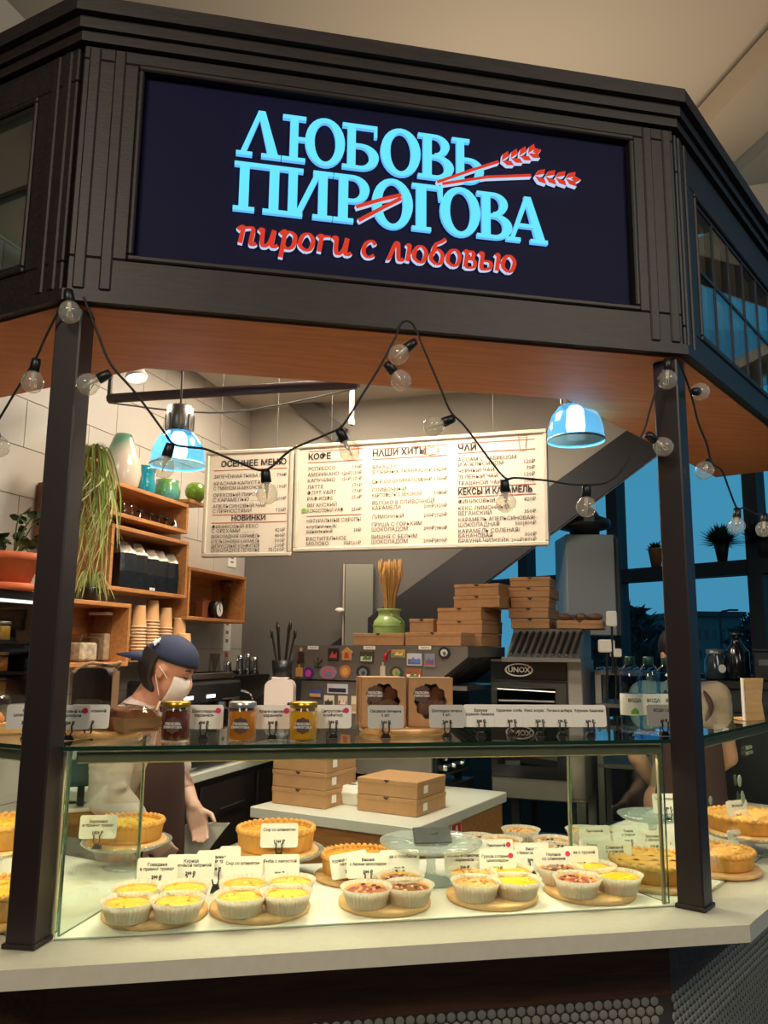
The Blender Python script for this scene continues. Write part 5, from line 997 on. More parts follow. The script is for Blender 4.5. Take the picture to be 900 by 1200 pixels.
for k in range(6): a = k*1.05; m_ = MB(); m_.tube([(.02*math.cos(a), .02*math.sin(a), .02), (.055*math.cos(a), .04*math.sin(a), .2+.02*(k % 3))], .005, 6); m_.sph((.058*math.cos(a), .042*math.sin(a), .21+.02*(k % 3)), .016, 8, 6, sc=(.5, 1, 1.6)); m_.build('utensil', BLACK, t)
# pale steel column panel behind the churn
Pp = at_d(420, 742, 4.78); sP_ = 4.78/FPX; t = thing('column_panel', 'pale metal panel column behind the green churn', 'panel', (Pp.x, Pp.y, 0), -YAW); MB().box(-17*sP_, 17*sP_, 0, .06, 0, 2.1, .004).build('sheet', mat('pale_metal', (150, 150, 140), .35, .5), t); MB().box(-19*sP_, -17.2*sP_, -.01, .07, 0, 2.1).build('edge_trim', mat('pale_post'), t); m_ = MB(); m_.sph((-22*sP_, -.03, Pp.z+.13), .02, 10, 6, sc=(1.4, 1, .8)); m_.build('clamp', WHITE, t)
# ------------------------------------------------------------------ drinks cooler, potted plant (far left)
Pf = lwp(-40, 686, .25); zF = Pf.z; t = lthing('drinks_cooler', 'small black framed glass cooler of jars behind the left post', 'cooler', Vector((Pf.x, Pf.y, 1.40))); Hf = zF-1.40; Lf = (lwp(62, 700, .25)-lwp(-40, 700, .25)).dot(LX)
MB().box(0, Lf, .0, .24, 0, .02).build('base', BLACK, t); MB().box(0, Lf, 0, .24, Hf-.03, Hf).build('top', BLACK, t); MB().box(0, .02, 0, .24, .02, Hf-.03).build('side', BLACK, t); MB().box(Lf-.02, Lf, 0, .24, .02, Hf-.03).build('side', BLACK, t); MB().box(.02, Lf-.02, .22, .24, .02, Hf-.03).build('back', mat('cooler_back', (120, 130, 120), .5), t)
MB().box(.02, Lf-.02, .002, .008, .02, Hf-.03).build('door_glass', CLR, t); MB().box(.03, Lf-.03, .02, .05, Hf-.04, Hf-.031).build('lamp', emit('cooler_lamp', (220, 235, 230), 3), t)
for z in (.1, .21): MB().box(.02, Lf-.02, .012, .21, z, z+.008).build('wire_shelf', BLACK, t)
jl = MB(); jl.lathe([(.0005, 0), (.03, 0), (.032, .004), (.032, .055), (.028, .062)], 18)
JARS = {}
AMB = mat('amber_honey', (196, 120, 28), .2, coat=.3); HON = mat('yellow_honey', (222, 164, 30), .2, coat=.3); CHO = mat('choc_caramel', (92, 40, 22), .25, coat=.3); GOLD = mat('gold_lid', (190, 150, 50), .3, .8); SIL = mat('silver_lid', (190, 186, 176), .3, .8)
def jar(P, r, h, cont, lid, label, group, badge=True, rz=0):
    t = thing('preserve_jar', label, 'jar', P, rz, group)
    MB().lathe([(.0005, .001), (r*.92, .001), (r, h*.06), (r, h*.8), (r*.9, h*.86), (r*.9, h*.88)], 22).build('glass', CARAF, t)
    MB().lathe([(.0005, h*.035), (r*.9, h*.035), (r*.94, h*.1), (r*.94, h*.76), (.0005, h*.78)], 20).build('contents', cont, t)
    MB().lathe([(r*.95, h*.85), (r*.97, h*.87), (r*.97, h*.98), (r*.9, h), (.0005, h)], 22).build('lid', lid, t)
    if badge:
        b = MB(); n_ = 24
        for k in range(n_):
            pass
        pts = []
        for k in range(32): a = 2*math.pi*k/32; q = 1+.08*math.cos(8*a); pts.append((.42*r*1.25*q*math.cos(a), h*.42+.42*r*1.25*q*math.sin(a)))
        vs = [(x, -math.sqrt(max(0, (r*1.02)**2-x*x)), z) for x, z in pts]; b.add(vs+[(0, -r*1.02, h*.42)], [(k, (k+1) % 32, 32) for k in range(32)]); o = b.build('badge', mat('badge_brown', (88, 60, 52), .6), t)
        b = MB(); add_text(b, 'ЛЮБОВЬ', 0, h*.42+r*.02, r*.24, -r*1.03, 'CENTER', .0002, CARD); add_text(b, 'ПИРОГОВА', 0, h*.42-r*.2, r*.22, -r*1.03, 'CENTER', .0002, CARD); b.build('badge_lettering', CARD, o)
    return t
loc2w = lambda t, v: Matrix.Translation(t.location) @ Matrix.Rotation(t.rotation_euler.z, 4, 'Z') @ Vector(v)
for row, z in enumerate((.0208, .1088, .2188)):
    for k in range(4): jar(loc2w(t, (.055+k*.075, .09, z)), .03, .07, (HON, AMB, HON)[row], (SIL, GOLD, SIL)[row], '%s jar from the left on the %s shelf of the cooler' % (ordw[k].replace('lowest', 'first'), ('bottom', 'middle', 'top')[row]), 'jars in the drinks cooler', False)
TERR = mat('terracotta', (186, 94, 52), .8, var=.1, vscale=14)
Ppot = lwp(6, 684, .2); Ppot.z = zF+.001; kp = depth(Ppot)/FPX
t = thing('potted_plant', 'leafy dark green plant in a terracotta pot on the cooler', 'plant', Ppot, 0); Rp = 37*kp; hp = 43*kp
MB().lathe([(.0005, 0), (Rp*.86, 0), (Rp*.92, .006), (Rp*.92, .02), (Rp*.86, .024), (.0005, .012)], 24).build('saucer', TERR, t); MB().lathe([(.0005, .0245), (Rp*.72, .0245), (Rp*.98, hp*.8), (Rp*1.02, hp*.8), (Rp*1.04, hp), (Rp*.95, hp), (Rp*.9, hp*.9), (.0005, hp*.88)], 24).build('pot', TERR, t); MB().lathe([(Rp*.92, hp*.885), (.0005, hp*.9)], 20).build('soil', mat('soil', (52, 38, 28), .95), t)
LFM = mat('dark_leaf', (44, 66, 32), .5, var=.25, vscale=12)
for k in range(15):
    a = rnd.random()*6.283; rr = Rp*rnd.uniform(.3, 1.25); H_ = hp+rnd.uniform(.03, .15); st = [Vector((math.cos(a)*Rp*.2, math.sin(a)*Rp*.2, hp*.88)), Vector((math.cos(a)*rr*.6, math.sin(a)*rr*.6, H_*.85)), Vector((math.cos(a)*rr, math.sin(a)*rr*.8, H_))]
    m_ = MB(); m_.tube(spline(st, 4), .003, 5); m_.build('stem', mat('green_stem', (84, 90, 46), .6), t)
    for j in range(4):
        c = st[2]*(1-.12*j)+st[1]*(.12*j); v = Vector((rnd.uniform(-1, 1), rnd.uniform(-1, .4), rnd.uniform(-.7, .4))).normalized()*.045; s = v.cross(Vector((rnd.uniform(-1, 1), rnd.uniform(-1, 1), 1))).normalized()*.017; n_ = v.cross(s).normalized()*.006
        m_ = MB(); m_.add([c, c+v*.3+s+n_, c+v*.7+s*.8+n_, c+v, c+v*.7-s*.8+n_, c+v*.3-s+n_, c+v*.5], [(0, 1, 6), (1, 2, 6), (2, 3, 6), (3, 4, 6), (4, 5, 6), (5, 0, 6)]); m_.build('leaf', LFM, t)
Pn = lwp(49, 642, .03); t = lthing('plank_divider', 'tall brown wooden panel on the tiled wall behind the plant', 'panel', Pn); MB().box(-.03, .05, -.02, .02, 0, .27, .002).build('panel', mat('brown_oak', (138, 86, 50), .6, var=.15, vscale=6), t); MB().box(-.035, .055, -.024, -.0205, .0, .012).build('rail', mat('brown_oak'), t)
# ================================================================== price cards
CARDG = mat('grey_card', (196, 192, 184), .6)
def card(P, lines, label, rz=0.0, wd=.1, ht=.062, lift=.035, sticker=False, m=CARD, tilt=0.0, clip=True, price=None):
    t = thing('price_card', label, 'price card', P, rz, 'price cards in clips')
    M_ = Matrix.Translation((0, 0, lift)) @ Matrix.Rotation(tilt, 4, 'Y') @ Matrix.Rotation(rad(-8), 4, 'X')
    b = MB(); b.T = M_; b.prism(rrect(-wd/2, wd/2, 0, ht, .007, 3), -.0012, .0012, 'y'); c = b.build('card', m, t)
    b = MB(); b.T = M_; z = ht*.68; n_ = len(lines)
    for i, ln in enumerate(lines): add_text(b, ln, 0, z-i*ht*.17, ht*.175, -.0016, 'CENTER', .0003, INK, maxw=wd*.86)
    if price: add_text(b, price, 0, ht*.2, ht*.17, -.0016, 'CENTER', .0007, INK, maxw=wd*.5)
    b.build('lettering', INK, c, kind='stuff')
    if sticker: b = MB(); b.T = M_; b.prism(arc(wd*.36, ht*.76, .0075, .0075, 0, 340, 14), -.0022, -.0013, 'y'); b.build('sticker', PINK, c)
    if clip:
        k = MB(); k.prism([(-.014, 0), (.014, 0), (.008, lift*.45), (-.008, lift*.45)], -.006, .010, 'y'); k.build('clip_body', BLACK, t)
        k = MB(); k.T = Matrix.Translation((0, -.006, 0))
        for sgn in (-1, 1): k.tube([(sgn*.004, -.001, lift*.4), (sgn*.009, -.0005, lift*.75), (sgn*.008, .0, lift+.012), (sgn*.013, .0, lift+.014)], .002, 5)
        k.build('clip_wire', BLACK, t, kind='stuff')
    return t
def top_card(px, pyb, lines, label, sticker=False, price='350 ₽', rz=-.08, wd=.1, ht=.062, m=CARD, z=ZG):
    P = at_z(px, pyb, z+.0008); s = depth(P)/FPX
    return card(P, lines, label, rz, wd, ht, .026, sticker, m, price=price)
top_card(30, 866, ['Кекс', 'шоколадный'], 'price card mostly hidden behind the left canopy post', rz=.2)
top_card(80, 867, ['Финиковый кекс', 'с орехами'], 'price card with pink dot just right of the left post', True, '420 ₽')
top_card(103, 866, ['Кекс лимонный'], 'lemon loaf price card under the wrapped dark cake', False, '350 ₽')
top_card(238, 866, ['Шоколадная', 'карамель'], 'price card with pink dot between the brown and orange jars', True, '400 ₽')
top_card(319, 866, ['Апельсиновая', 'карамель'], 'price card with pink dot between the orange and yellow jars', True, '300 ₽')
top_card(390, 865, ['Цитрусовый', 'конфитюр'], 'price card with pink dot right of the yellow jar', True, '200 ₽')
top_card(452, 865, ['Овсяное печенье', '6 шт.'], 'price card in front of the left cookie box', False, '260 ₽', m=CARDG)
top_card(524, 864, ['Шоколадное печенье', '6 шт.'], 'price card in front of the right cookie box', False, '260 ₽', m=CARDG)
for px, ln, pr_, lb in ((564, ['Брауни', 'карамель банановая'], '300 ₽', 'first card in the row right of the cookie boxes'), (600, ['Карамель солёная'], '300 ₽', 'second card in the row right of the cookie boxes'), (633, ['Кекс морковный'], '350 ₽', 'third card in the row right of the cookie boxes'), (659, ['Печенье имбирное'], '190 ₽', 'fourth card in the row right of the cookie boxes'), (692, ['Карамель банановая'], '300 ₽', 'last card in the row, next to the water bottles')): top_card(px, 863, ln, 'price card, '+lb, False, pr_)
top_card(779, 862, ['ВОДА 0,5 л'], 'grey price card leaning on the water bottles', False, '60 ₽', m=CARDG)
# ================================================================== things on the glass top
def round_board(P, R, label, h=.016, grp='round wooden boards', m=BEECH):
    t = thing('round_board', label, 'board', P, random.random()*3, grp); MB().lathe([(.0005, 0), (R*.96, 0), (R, .004), (R, h-.004), (R*.97, h), (.0005, h)], 40).build('disc', m, t)
    return t
P0 = at_z(96, 862, ZG+.0008)+Vector((0, .05, 0)); R0 = .155
t = round_board(P0, R0, 'round wooden board under the wrapped loaf cakes'); zb = ZG+.018
FILM = glass('cellophane', (240, 238, 232), 1.5, .08); CAKE = mat('dark_loaf', (44, 28, 22), .6, var=.2, vscale=18, bump=.2)
def loaf(P, rz, w2, d2, h, label, m, lying=False):
    t = thing('wrapped_loaf_cake', label, 'cake', P, rz, 'wrapped loaf cakes'); n_ = 14
    prof = rrect(-w2, w2, .004, h, w2*.55, 6)
    b = MB(); b.prism(prof, -d2, d2, 'y', m); b.build('loaf', None, t)
    b = MB(); b.prism([(x*1.12, z*1.03) for x, z in prof], -d2*1.15, d2*1.15, 'y', FILM); b.build('wrap', FILM, t)
    if lying:
        b = MB(); b.add([(x*k, y*k2, z) for z, k, k2 in ((.0005, w2*1.1, d2*1.1), (h*.62, w2*1.32, d2*1.28), (h*.66, w2*1.36, d2*1.32)) for x, y in ((-1, -1), (1, -1), (1, 1), (-1, 1))], [(i+4*j, (i+1) % 4+4*j, (i+1) % 4+4*j+4, i+4*j+4) for i in range(4) for j in (0, 1)]); b.build('paper_tray', mat('tray_paper', (150, 116, 84), .6), t)
        rn = random.Random(2); b = MB(); vs = []
        for i in range(9):
            for j in range(7): vs.append(((i/4-1)*w2*1.2, (j/3-1)*d2*1.15, h*.8+rn.random()*h*.42*(1-abs(i/4-1)*.5)))
        b.add(vs, [(i*7+j, i*7+j+1, i*7+j+8, i*7+j+7) for i in range(8) for j in range(6)]); b.build('crinkled_film', FILM, t)
        b = MB(); b.tube(spline([(w2*1.0, -d2, h*.9), (w2*1.5, -d2*.6, h*1.25), (w2*1.75, -d2*.2, h*1.1), (w2*1.4, 0, h*.8)], 6), .004, 6); b.build('twine', mat('twine', (200, 170, 130), .8), t)
    else:
        b = MB(); b.tube(spline([(-w2*1.0, -d2, h*.92), (-w2*.3, -d2*.6, h*1.07), (w2*.4, -d2*.3, h*1.06), (w2*1.1, -d2, h*1.05), (w2*1.45, -d2*.6, h*1.1), (w2*1.2, -d2*.2, h*1.0)], 6), .0045, 6); b.build('twine', mat('twine', (200, 170, 130), .8), t)
        MB().box(w2*1.13, w2*1.16, -d2, d2, .02, h*.95).build('paper_side', mat('tray_paper', (150, 116, 84), .6), t)
        b = MB(); add_text(b, 'ЛЮБОВЬ', 0, h*.42, .016, -d2*1.155, 'CENTER', m=mat('faint_print', (96, 84, 76), .6)); add_text(b, 'ПИРОГОВА', 0, h*.35, .014, -d2*1.155, 'CENTER', m=mat('faint_print')); b.build('wrap_print', None, t)
Pl = at_d(109, 830, depth(P0)); Pl.z = zb; loaf(Pl, -.15, .05, .034, .163, 'dark loaf cake in cellophane standing upright on the board', CAKE)
Pl = at_d(152, 848, depth(P0)-.05); Pl.z = zb; loaf(Pl, .5, .042, .07, .058, 'loaf cake in a paper tray with crinkled film', mat('light_loaf', (150, 100, 60), .7, var=.2, vscale=20), True)
P1 = at_z(-6, 858, ZG+.0008); t = thing('wooden_tray', 'thick wooden tray at the left edge of the glass top', 'tray', P1, .1); MB().box(-.12, .1, -.06, .08, 0, .022, .005).build('slab', BEECH, t); MB().box(-.12, .1, -.066, -.0605, .002, .03, .002).build('lip', BEECH, t)
t = lathe_thing('glass_cloche', 'small clear glass cloche on the left wooden tray', 'cloche', P1+Vector((-.02, .0, .0228)), [(.052, 0), (.055, .004), (.055, .06), (.05, .075), (.03, .086), (.0005, .088)], CARAF, 'dome'); MB().sph((0, 0, .097), .009, 10, 6).build('knob', CARAF, t)
t = lathe_thing('pastry_bun', 'orange pastry under the glass cloche', 'pastry', P1+Vector((-.02, .0, .0228)), [(.0005, .0005), (.038, .0005), (.042, .014), (.03, .032), (.0005, .038)], mat('bun_gold', (206, 140, 70), .6, var=.15, vscale=20), 'bun'); MB().lathe([(.012, .036), (.008, .041), (.0005, .042)], 10).build('glaze', mat('bun_glaze', (230, 180, 110), .3), t)
for px, cont, lid, lb in ((205, CHO, GOLD, 'brown caramel jar with gold lid on the glass top'), (283, AMB, SIL, 'orange caramel jar with silver lid on the glass top'), (355, HON, GOLD, 'yellow jam jar with gold lid on the glass top')):
    P = at_z(px, 868, ZG+.0008); jar(P, .0375, .1, cont, lid, lb, 'jars on the glass top', rz=-.15)
P = at_z(476, 858, ZG+.0008)+Vector((0, .02, 0)); round_board(P, .135, 'round wooden board under the two cookie boxes'); zk = ZG+.0175
COOK = mat('cookie', (120, 70, 40), .8, var=.3, vscale=30, bump=.3)
def cookie_box(px, dx_, rz, label, back=0):
    Q = at_d(px, 850, depth(P)-.03+back); Q.z = zk; t = thing('cookie_box', label, 'box', Q, rz, 'window boxes of cookies'); w_, h_, d_ = .066, .142, .03
    pts = []
    for k in range(40): a = 2*math.pi*k/40; q = 1+.07*math.cos(10*a); pts.append((.046*q*math.cos(a), h_*.52+.05*q*math.sin(a)))
    ring_v = [(x, -d_, z) for x, z in pts]; outer = []
    for k in range(40):
        a = 2*math.pi*k/40; c, s = math.cos(a), math.sin(a); sc = min(w_/abs(c) if abs(c) > 1e-6 else 9, (h_*.48 if s > 0 else h_*.52)/abs(s) if abs(s) > 1e-6 else 9); outer.append((c*sc, -d_, h_*.52+s*sc))
    b = MB(); b.add(ring_v+outer, [(k, (k+1) % 40, 40+(k+1) % 40, 40+k) for k in range(40)])
    for q in ((-w_, -w_+.002, -d_, d_, 0, h_), (w_-.002, w_, -d_, d_, 0, h_), (-w_, w_, d_-.002, d_, 0, h_), (-w_, w_, -d_, d_, 0, .002), (-w_, w_, -d_, d_, h_-.002, h_)): b.box(*q)
    b.build('carton', KRAFT, t)
    MB().box(-w_+.006, w_-.006, -d_+.0015, -d_+.0025, .006, h_-.006).build('window_film', FILM, t)
    for k, (x, z) in enumerate(((-.022, .10), (.026, .098), (-.02, .055), (.028, .052), (.004, .077))):
        c = MB(); c.T = Matrix.Translation((x, -d_+.012+.004*(k % 2), z)) @ Matrix.Rotation(rad(90), 4, 'X'); c.lathe([(.0005, -.006), (.02, -.006), (.024, 0), (.018, .006), (.0005, .008)], 14); c.build('cookie', COOK, t)
    bp_ = []
    for k in range(32): a = 2*math.pi*k/32; q = 1+.08*math.cos(8*a); bp_.append((-.026+.024*q*math.cos(a), h_*.66+.024*q*math.sin(a)))
    c = MB(); c.prism(bp_, -d_-.001, -d_-.0002, 'y'); o = c.build('badge', mat('badge_brown', (88, 60, 52), .6), t)
    c = MB(); add_text(c, 'ЛЮБОВЬ', -.026, h_*.67, .0095, -d_-.0014, 'CENTER', .0002, CARD); add_text(c, 'ПИРОГОВА', -.026, h_*.61, .0085, -d_-.0014, 'CENTER', .0002, CARD); c.build('badge_lettering', CARD, o)
cookie_box(448, 0, -.1, 'left kraft window box of cookies on the round board'); cookie_box(443, 0, -.12, 'kraft window box of cookies standing behind the left one', .066); cookie_box(503, 0, -.12, 'right kraft window box of cookies on the round board', .02)
WATER = glass('water_bottle_pet', (186, 222, 242), 1.5)
for k, px in enumerate((745, 767, 789)):
    Q = at_z(px, 858, ZG+.0008)+Vector((0, .02, 0)); t = thing('water_bottle', ('left', 'middle', 'right')[k]+' water bottle with dark green cap beside the right post', 'bottle', Q, -.2, 'water bottles')
    MB().lathe([(.0005, 0), (.028, 0), (.033, .01), (.031, .03), (.033, .045), (.033, .12), (.0315, .13), (.0335, .14), (.034, .16), (.029, .185), (.016, .2), (.0135, .205), (.0135, .212)], 22, mod=lambda a, r, z: 1+(.05*math.cos(8*a) if z < .045 else 0)).build('bottle', WATER, t)
    MB().lathe([(.0332, .05), (.0336, .052), (.0336, .112), (.0332, .114)], 22).build('label_sleeve', mat('water_label', (226, 228, 214), .5), t)
    c = MB(); a0 = -1.9
    vs = [(.0341*math.cos(a0+i*.12), .0341*math.sin(a0+i*.12), z) for i in range(7) for z in (.054, .062+.010*math.sin(i*.5))]; c.add(vs, [(2*i, 2*i+2, 2*i+3, 2*i+1) for i in range(6)]); c.build('label_leaf', mat('label_green', (110, 170, 50), .5), t)
    c = MB(); add_text(c, 'ВОДА', 0, .09, .014, -.0345, 'CENTER', .0002, INK); c.build('label_lettering', INK, t)
    MB().lathe([(.0145, .2), (.0155, .203), (.0155, .222), (.014, .225), (.0005, .226)], 18).build('cap', mat('green_cap', (12, 60, 46), .4), t)
# ================================================================== pies and tartlets
PAPERC = mat('baking_paper', (240, 232, 214), .7, sub=.0); CRUST = mat('pie_crust', (222, 160, 76), .6, var=.15, vscale=25, bump=.15, bscale=40)
FILLS = {'cheese': mat('cheese_filling', (236, 176, 44), .5, rgb2=(214, 140, 36), vscale=28, bump=.25, bscale=30), 'lemon': mat('lemon_filling', (240, 190, 14), .3, var=.08, vscale=20), 'almond': mat('almond_filling', (232, 186, 110), .6, rgb2=(206, 140, 70), vscale=40, bump=.3),
         'berry': mat('berry_filling', (138, 40, 44), .35, rgb2=(214, 140, 90), vscale=34, bump=.35), 'caramel': mat('caramel_filling', (126, 60, 24), .2, rgb2=(190, 110, 50), vscale=30, bump=.25, coat=.4), 'quiche': mat('quiche_filling', (236, 190, 66), .5, rgb2=(216, 160, 44), vscale=26, bump=.25), 'nut': mat('nut_filling', (214, 184, 140), .6, rgb2=(120, 76, 50), vscale=36, bump=.35)}
_n = PAPERC.node_tree.nodes; _L = PAPERC.node_tree.links; _t = _n.new('ShaderNodeBsdfTranslucent'); _t.inputs[0].default_value = (.95, .9, .8, 1); _x = _n.new('ShaderNodeMixShader'); _x.inputs[0].default_value = .45
_L.new(_n['Principled BSDF'].outputs[0], _x.inputs[1]); _L.new(_t.outputs[0], _x.inputs[2]); _L.new(_x.outputs[0], _n['Material Output'].inputs[0])
cupm = MB(); cupm.lathe([(.0005, .001), (.052, .001), (.0535, .004), (.0655, .042), (.072, .05)], 72, mod=lambda a, r, z: 1+(.022*math.cos(36*a) if z > .003 else .01*math.cos(36*a)), smooth=False); CUPP = cupm.mesh('paper_cup', PAPERC)
crm = MB(); crm.lathe([(.0005, .003), (.05, .003), (.0615, .038), (.0595, .042), (.055, .039)], 32, mod=lambda a, r, z: 1+.012*math.sin(9*a)); CRUSTME = crm.mesh('crust', CRUST)
def fill_mesh(kind, seed):
    b = MB(); rn = random.Random(seed); ph = rn.random()*6
    b.lathe([(.058, .037), (.05, .0405), (.038, .042), (.025, .0405), (.012, .042), (.0005, .0415)], 28, mod=lambda a, r, z: 1+.03*math.sin(5*a+ph+r*90)); return b.mesh('filling', FILLS[kind])
FM = {k: fill_mesh(k, i) for i, k in enumerate(FILLS)}
def bits_mesh(kind, seed):
    z_b = .042
    rn = random.Random(seed); b = MB()
    cols = {'almond': [(226, 196, 150), (190, 130, 70)], 'berry': [(110, 24, 34), (230, 180, 130)], 'caramel': [(90, 36, 16), (224, 180, 120)], 'nut': [(92, 54, 36), (236, 214, 180)], 'cheese': [(214, 140, 40), (246, 214, 110)], 'quiche': [(222, 160, 56), (248, 222, 130)], 'lemon': [(240, 214, 70), (250, 226, 90)]}[kind]
    for k in range(16 if kind not in ('lemon', 'quiche', 'cheese') else 6):
        a = rn.random()*6.283; r = .045*math.sqrt(rn.random()); s = rn.uniform(.004, .009); b.sph((r*math.cos(a), r*math.sin(a), z_b), s, 6, 4, mat('bit_%d_%d_%d' % cols[k % 2], cols[k % 2], .5), (1, rn.uniform(.5, 1), rn.uniform(.4, .7)))
    return b.mesh('topping')
BMESH = {k: bits_mesh(k, i+5) for i, k in enumerate(FILLS)}
def tartlet(P, kind, label, rz=0, grp='tartlets in paper cups', sc=1.0):
    t = thing('tartlet', label, 'tartlet', P, rz, grp); t.scale = (sc, sc, sc); link('paper_cup', CUPP, t); c = link('crust', CRUSTME, t); link('filling', FM[kind], c); link('topping', BMESH[kind], c, kind='stuff'); return t
CZ = ZC+.0035
KN = {'quiche': 'pale yellow quiche', 'cheese': 'golden cheese', 'lemon': 'bright lemon', 'almond': 'almond flake', 'berry': 'red berry crumble', 'caramel': 'dark caramel nut', 'nut': 'nut topped'}
BRD = [((179, 1080), .133, 'leftmost round board in the front row', [(147, 1085, 'quiche', 'front left'), (206, 1083, 'quiche', 'front right'), (158, 1068, 'quiche', 'back left'), (214, 1066, 'quiche', 'back right')]),
       ((307, 1072), .131, 'second round board from the left', [(282, 1077, 'quiche', 'front left'), (337, 1073, 'quiche', 'front right'), (287, 1060, 'cheese', 'back left'), (342, 1058, 'quiche', 'back right')]),
       ((457, 1063), .125, 'middle round board in the front row', [(433, 1067, 'berry', 'front left'), (484, 1064, 'caramel', 'front right'), (473, 1052, 'caramel', 'back')]),
       ((583, 1053), .126, 'second round board from the right', [(564, 1059, 'almond', 'front left'), (613, 1056, 'lemon', 'front right'), (560, 1045, 'almond', 'back left'), (604, 1043, 'lemon', 'back right')]),
       ((700, 1047), .127, 'rightmost round board in the front row', [(686, 1054, 'berry', 'front left'), (735, 1050, 'lemon', 'front right'), (664, 1040, 'caramel', 'back left'), (704, 1038, 'lemon', 'back right')])]
for (c, R, nm, items) in BRD:
    P = at_z(c[0], c[1]-2, CZ+.016); P.z = CZ+.0003; P.y = max(P.y+.012, R+.03); round_board(P, R, 'empty-edged beech disc, the '+nm.replace('round board', 'one') if False else 'beech disc under tartlets, '+nm, grp='boards of tartlets'); 
    for px, py, kd, pos in items:
        Q = at_z(px, py, CZ+.017); Q.z = CZ+.0165; tartlet(Q+Vector((0, .048, 0)), kd, '%s tartlet, %s on the %s' % (KN[kd], pos, nm), random.random()*6, sc=.95)
for px, py, kd, lb in ((270, 1022, 'cheese', 'single golden tartlet behind the second board, left of the cheese pie'), (592, 1003, 'almond', 'pale almond tartlet behind the pink dotted cards'), (562, 1000, 'nut', 'dark nut tartlet right of the empty cake stand'), (614, 990, 'almond', 'almond tartlet farthest back right of the empty stand'), (652, 1003, 'nut', 'nut tartlet left of the right glass partition'), (658, 1012, 'nut', 'front nut tartlet left of the right glass partition'), (690, 990, 'almond', 'almond tartlet just behind the right glass partition'), (735, 992, 'nut', 'nut tartlet under the cards behind the right partition'), (566, 1012, 'berry', 'berry tartlet half hidden right of the empty stand')):
    Q = at_z(px, py, CZ); tartlet(Q+Vector((0, .03, .0005)), kd, lb, random.random()*6, 'tartlets at the back of the case', .97)
def pie(P, R, H, label, kind='open', rz=0, fill='cheese'):
    t = thing('pie', label, 'pie', P, rz, 'whole pies')
    nb = 44; MB().lathe([(.0005, .0005), (R*.93, .0005), (R*.96, .006), (R, H*.85), (R*1.02, H*.95), (R*.99, H*1.05), (R*.94, H*1.0), (R*.9, H*.88)], 132, mod=lambda a, r, z: 1+(.016*math.sin(nb*a+z*180) if z > H*.8 else .004*math.sin(30*a))).build('crust', CRUST, t)
    ce = MB(); ce.tube([(R*.985*math.cos(2*math.pi*k/144), R*.985*math.sin(2*math.pi*k/144), H*1.0+.0022*math.sin(36*2*math.pi*k/144)) for k in range(145)], [.0075*(1+.32*math.sin(36*2*math.pi*k/144+.8)) for k in range(145)], 6); ce.build('crimped_edge', CRUST, t)
    if kind == 'open':
        MB().lathe([(R*.92, H*.87), (R*.8, H*.9), (R*.6, H*.94), (R*.4, H*.9), (R*.2, H*.94), (.0005, H*.92)], 48, mod=lambda a, r, z: 1+.02*math.sin(6*a+r*60)).build('filling', FILLS[fill], t)
        b = MB(); rn = random.Random(int(P.x*1000))
        for k in range(26): a = rn.random()*6.28; r = R*.78*math.sqrt(rn.random()); s = rn.uniform(.006, .016); b.sph((r*math.cos(a), r*math.sin(a), H*.92), s, 7, 5, FILLS[fill], (1, rn.uniform(.4, 1), .45))
        b.build('topping', None, t, kind='stuff')
    else:
        MB().lathe([(R*.92, H*.86), (.0005, H*.88)], 40).build('filling', mat('dark_berry', (112, 44, 50), .4, var=.3, vscale=40), t)
        for d in (0, 1):
            for k in range(6):
                x = (-.75+.3*k)*R; L_ = math.sqrt(max(0, R*R*.92-x*x)); b = MB(); n_ = 12
                vs = []
                for i in range(n_+1): y = -L_+2*L_*i/n_; w_ = R*.075; z = H*.9+.004+.003*math.sin(i*1.6+k*math.pi+d*math.pi/2); vs += [(x-w_, y, z-.003), (x, y, z+.003), (x+w_, y, z-.003)]
                if d: vs = [(b_, a_, c_) for a_, b_, c_ in vs]
                b.add(vs, [(3*i+j, 3*i+j+1, 3*i+j+4, 3*i+j+3) for i in range(n_) for j in (0, 1)], None, True); b.build('lattice_strip', CRUST, t)
    return t
def cake_stand(P, R, h, label):
    t = thing('cake_stand', label, 'cake stand', P, 0, 'glass cake stands')
    MB().lathe([(.0005, 0), (R*.5, 0), (R*.52, .004), (R*.3, .012), (.016, .02), (.013, h*.5), (.018, h*.75), (.03, h-.01), (.0005, h-.008)], 32).build('foot', GLD, t)
    MB().lathe([(.0005, h-.007), (R*.9, h-.004), (R, h+.006), (R*1.0, h+.012), (R*.96, h+.008), (R*.88, h), (.0005, h-.002)], 80, mod=lambda a, r, z: 1+(.022*math.cos(40*a) if r > R*.93 else 0)).build('plate', GLD, t)
    b = MB()
    for k in range(20): a = k*math.pi/10; b.tube([(R*.35*math.cos(a), R*.35*math.sin(a), h+.0005), (R*.8*math.cos(a), R*.8*math.sin(a), h+.0015)], .0022, 4)
    b.build('cut_pattern', GLD, t, kind='stuff'); return t
def board_on(P, R, label): return round_board(P, R, label, .014, 'boards under whole pies')
def pie_stack(px, py, h, Rs, Rp, Hp, lb, stand, kind='open', fill='cheese', zz=CZ, lift=0):
    Q = at_z(px, py, zz); Q.z = zz+.0005
    z = 0
    if stand: cake_stand(Q, Rs, h, 'glass cake stand under the '+lb); z = h+.0005
    board_on(Q+Vector((0, 0, z)), Rp*1.13 if stand else Rp*1.2, 'round board under the '+lb); z += .0145
    pie(Q+Vector((0, 0, z)), Rp, Hp, lb, kind, random.random()*6, fill); return Q, z+Hp
qA, zA = pie_stack(147, 1016, .07, .135, .108, .05, 'golden pie behind the left glass partition', True, fill='quiche')
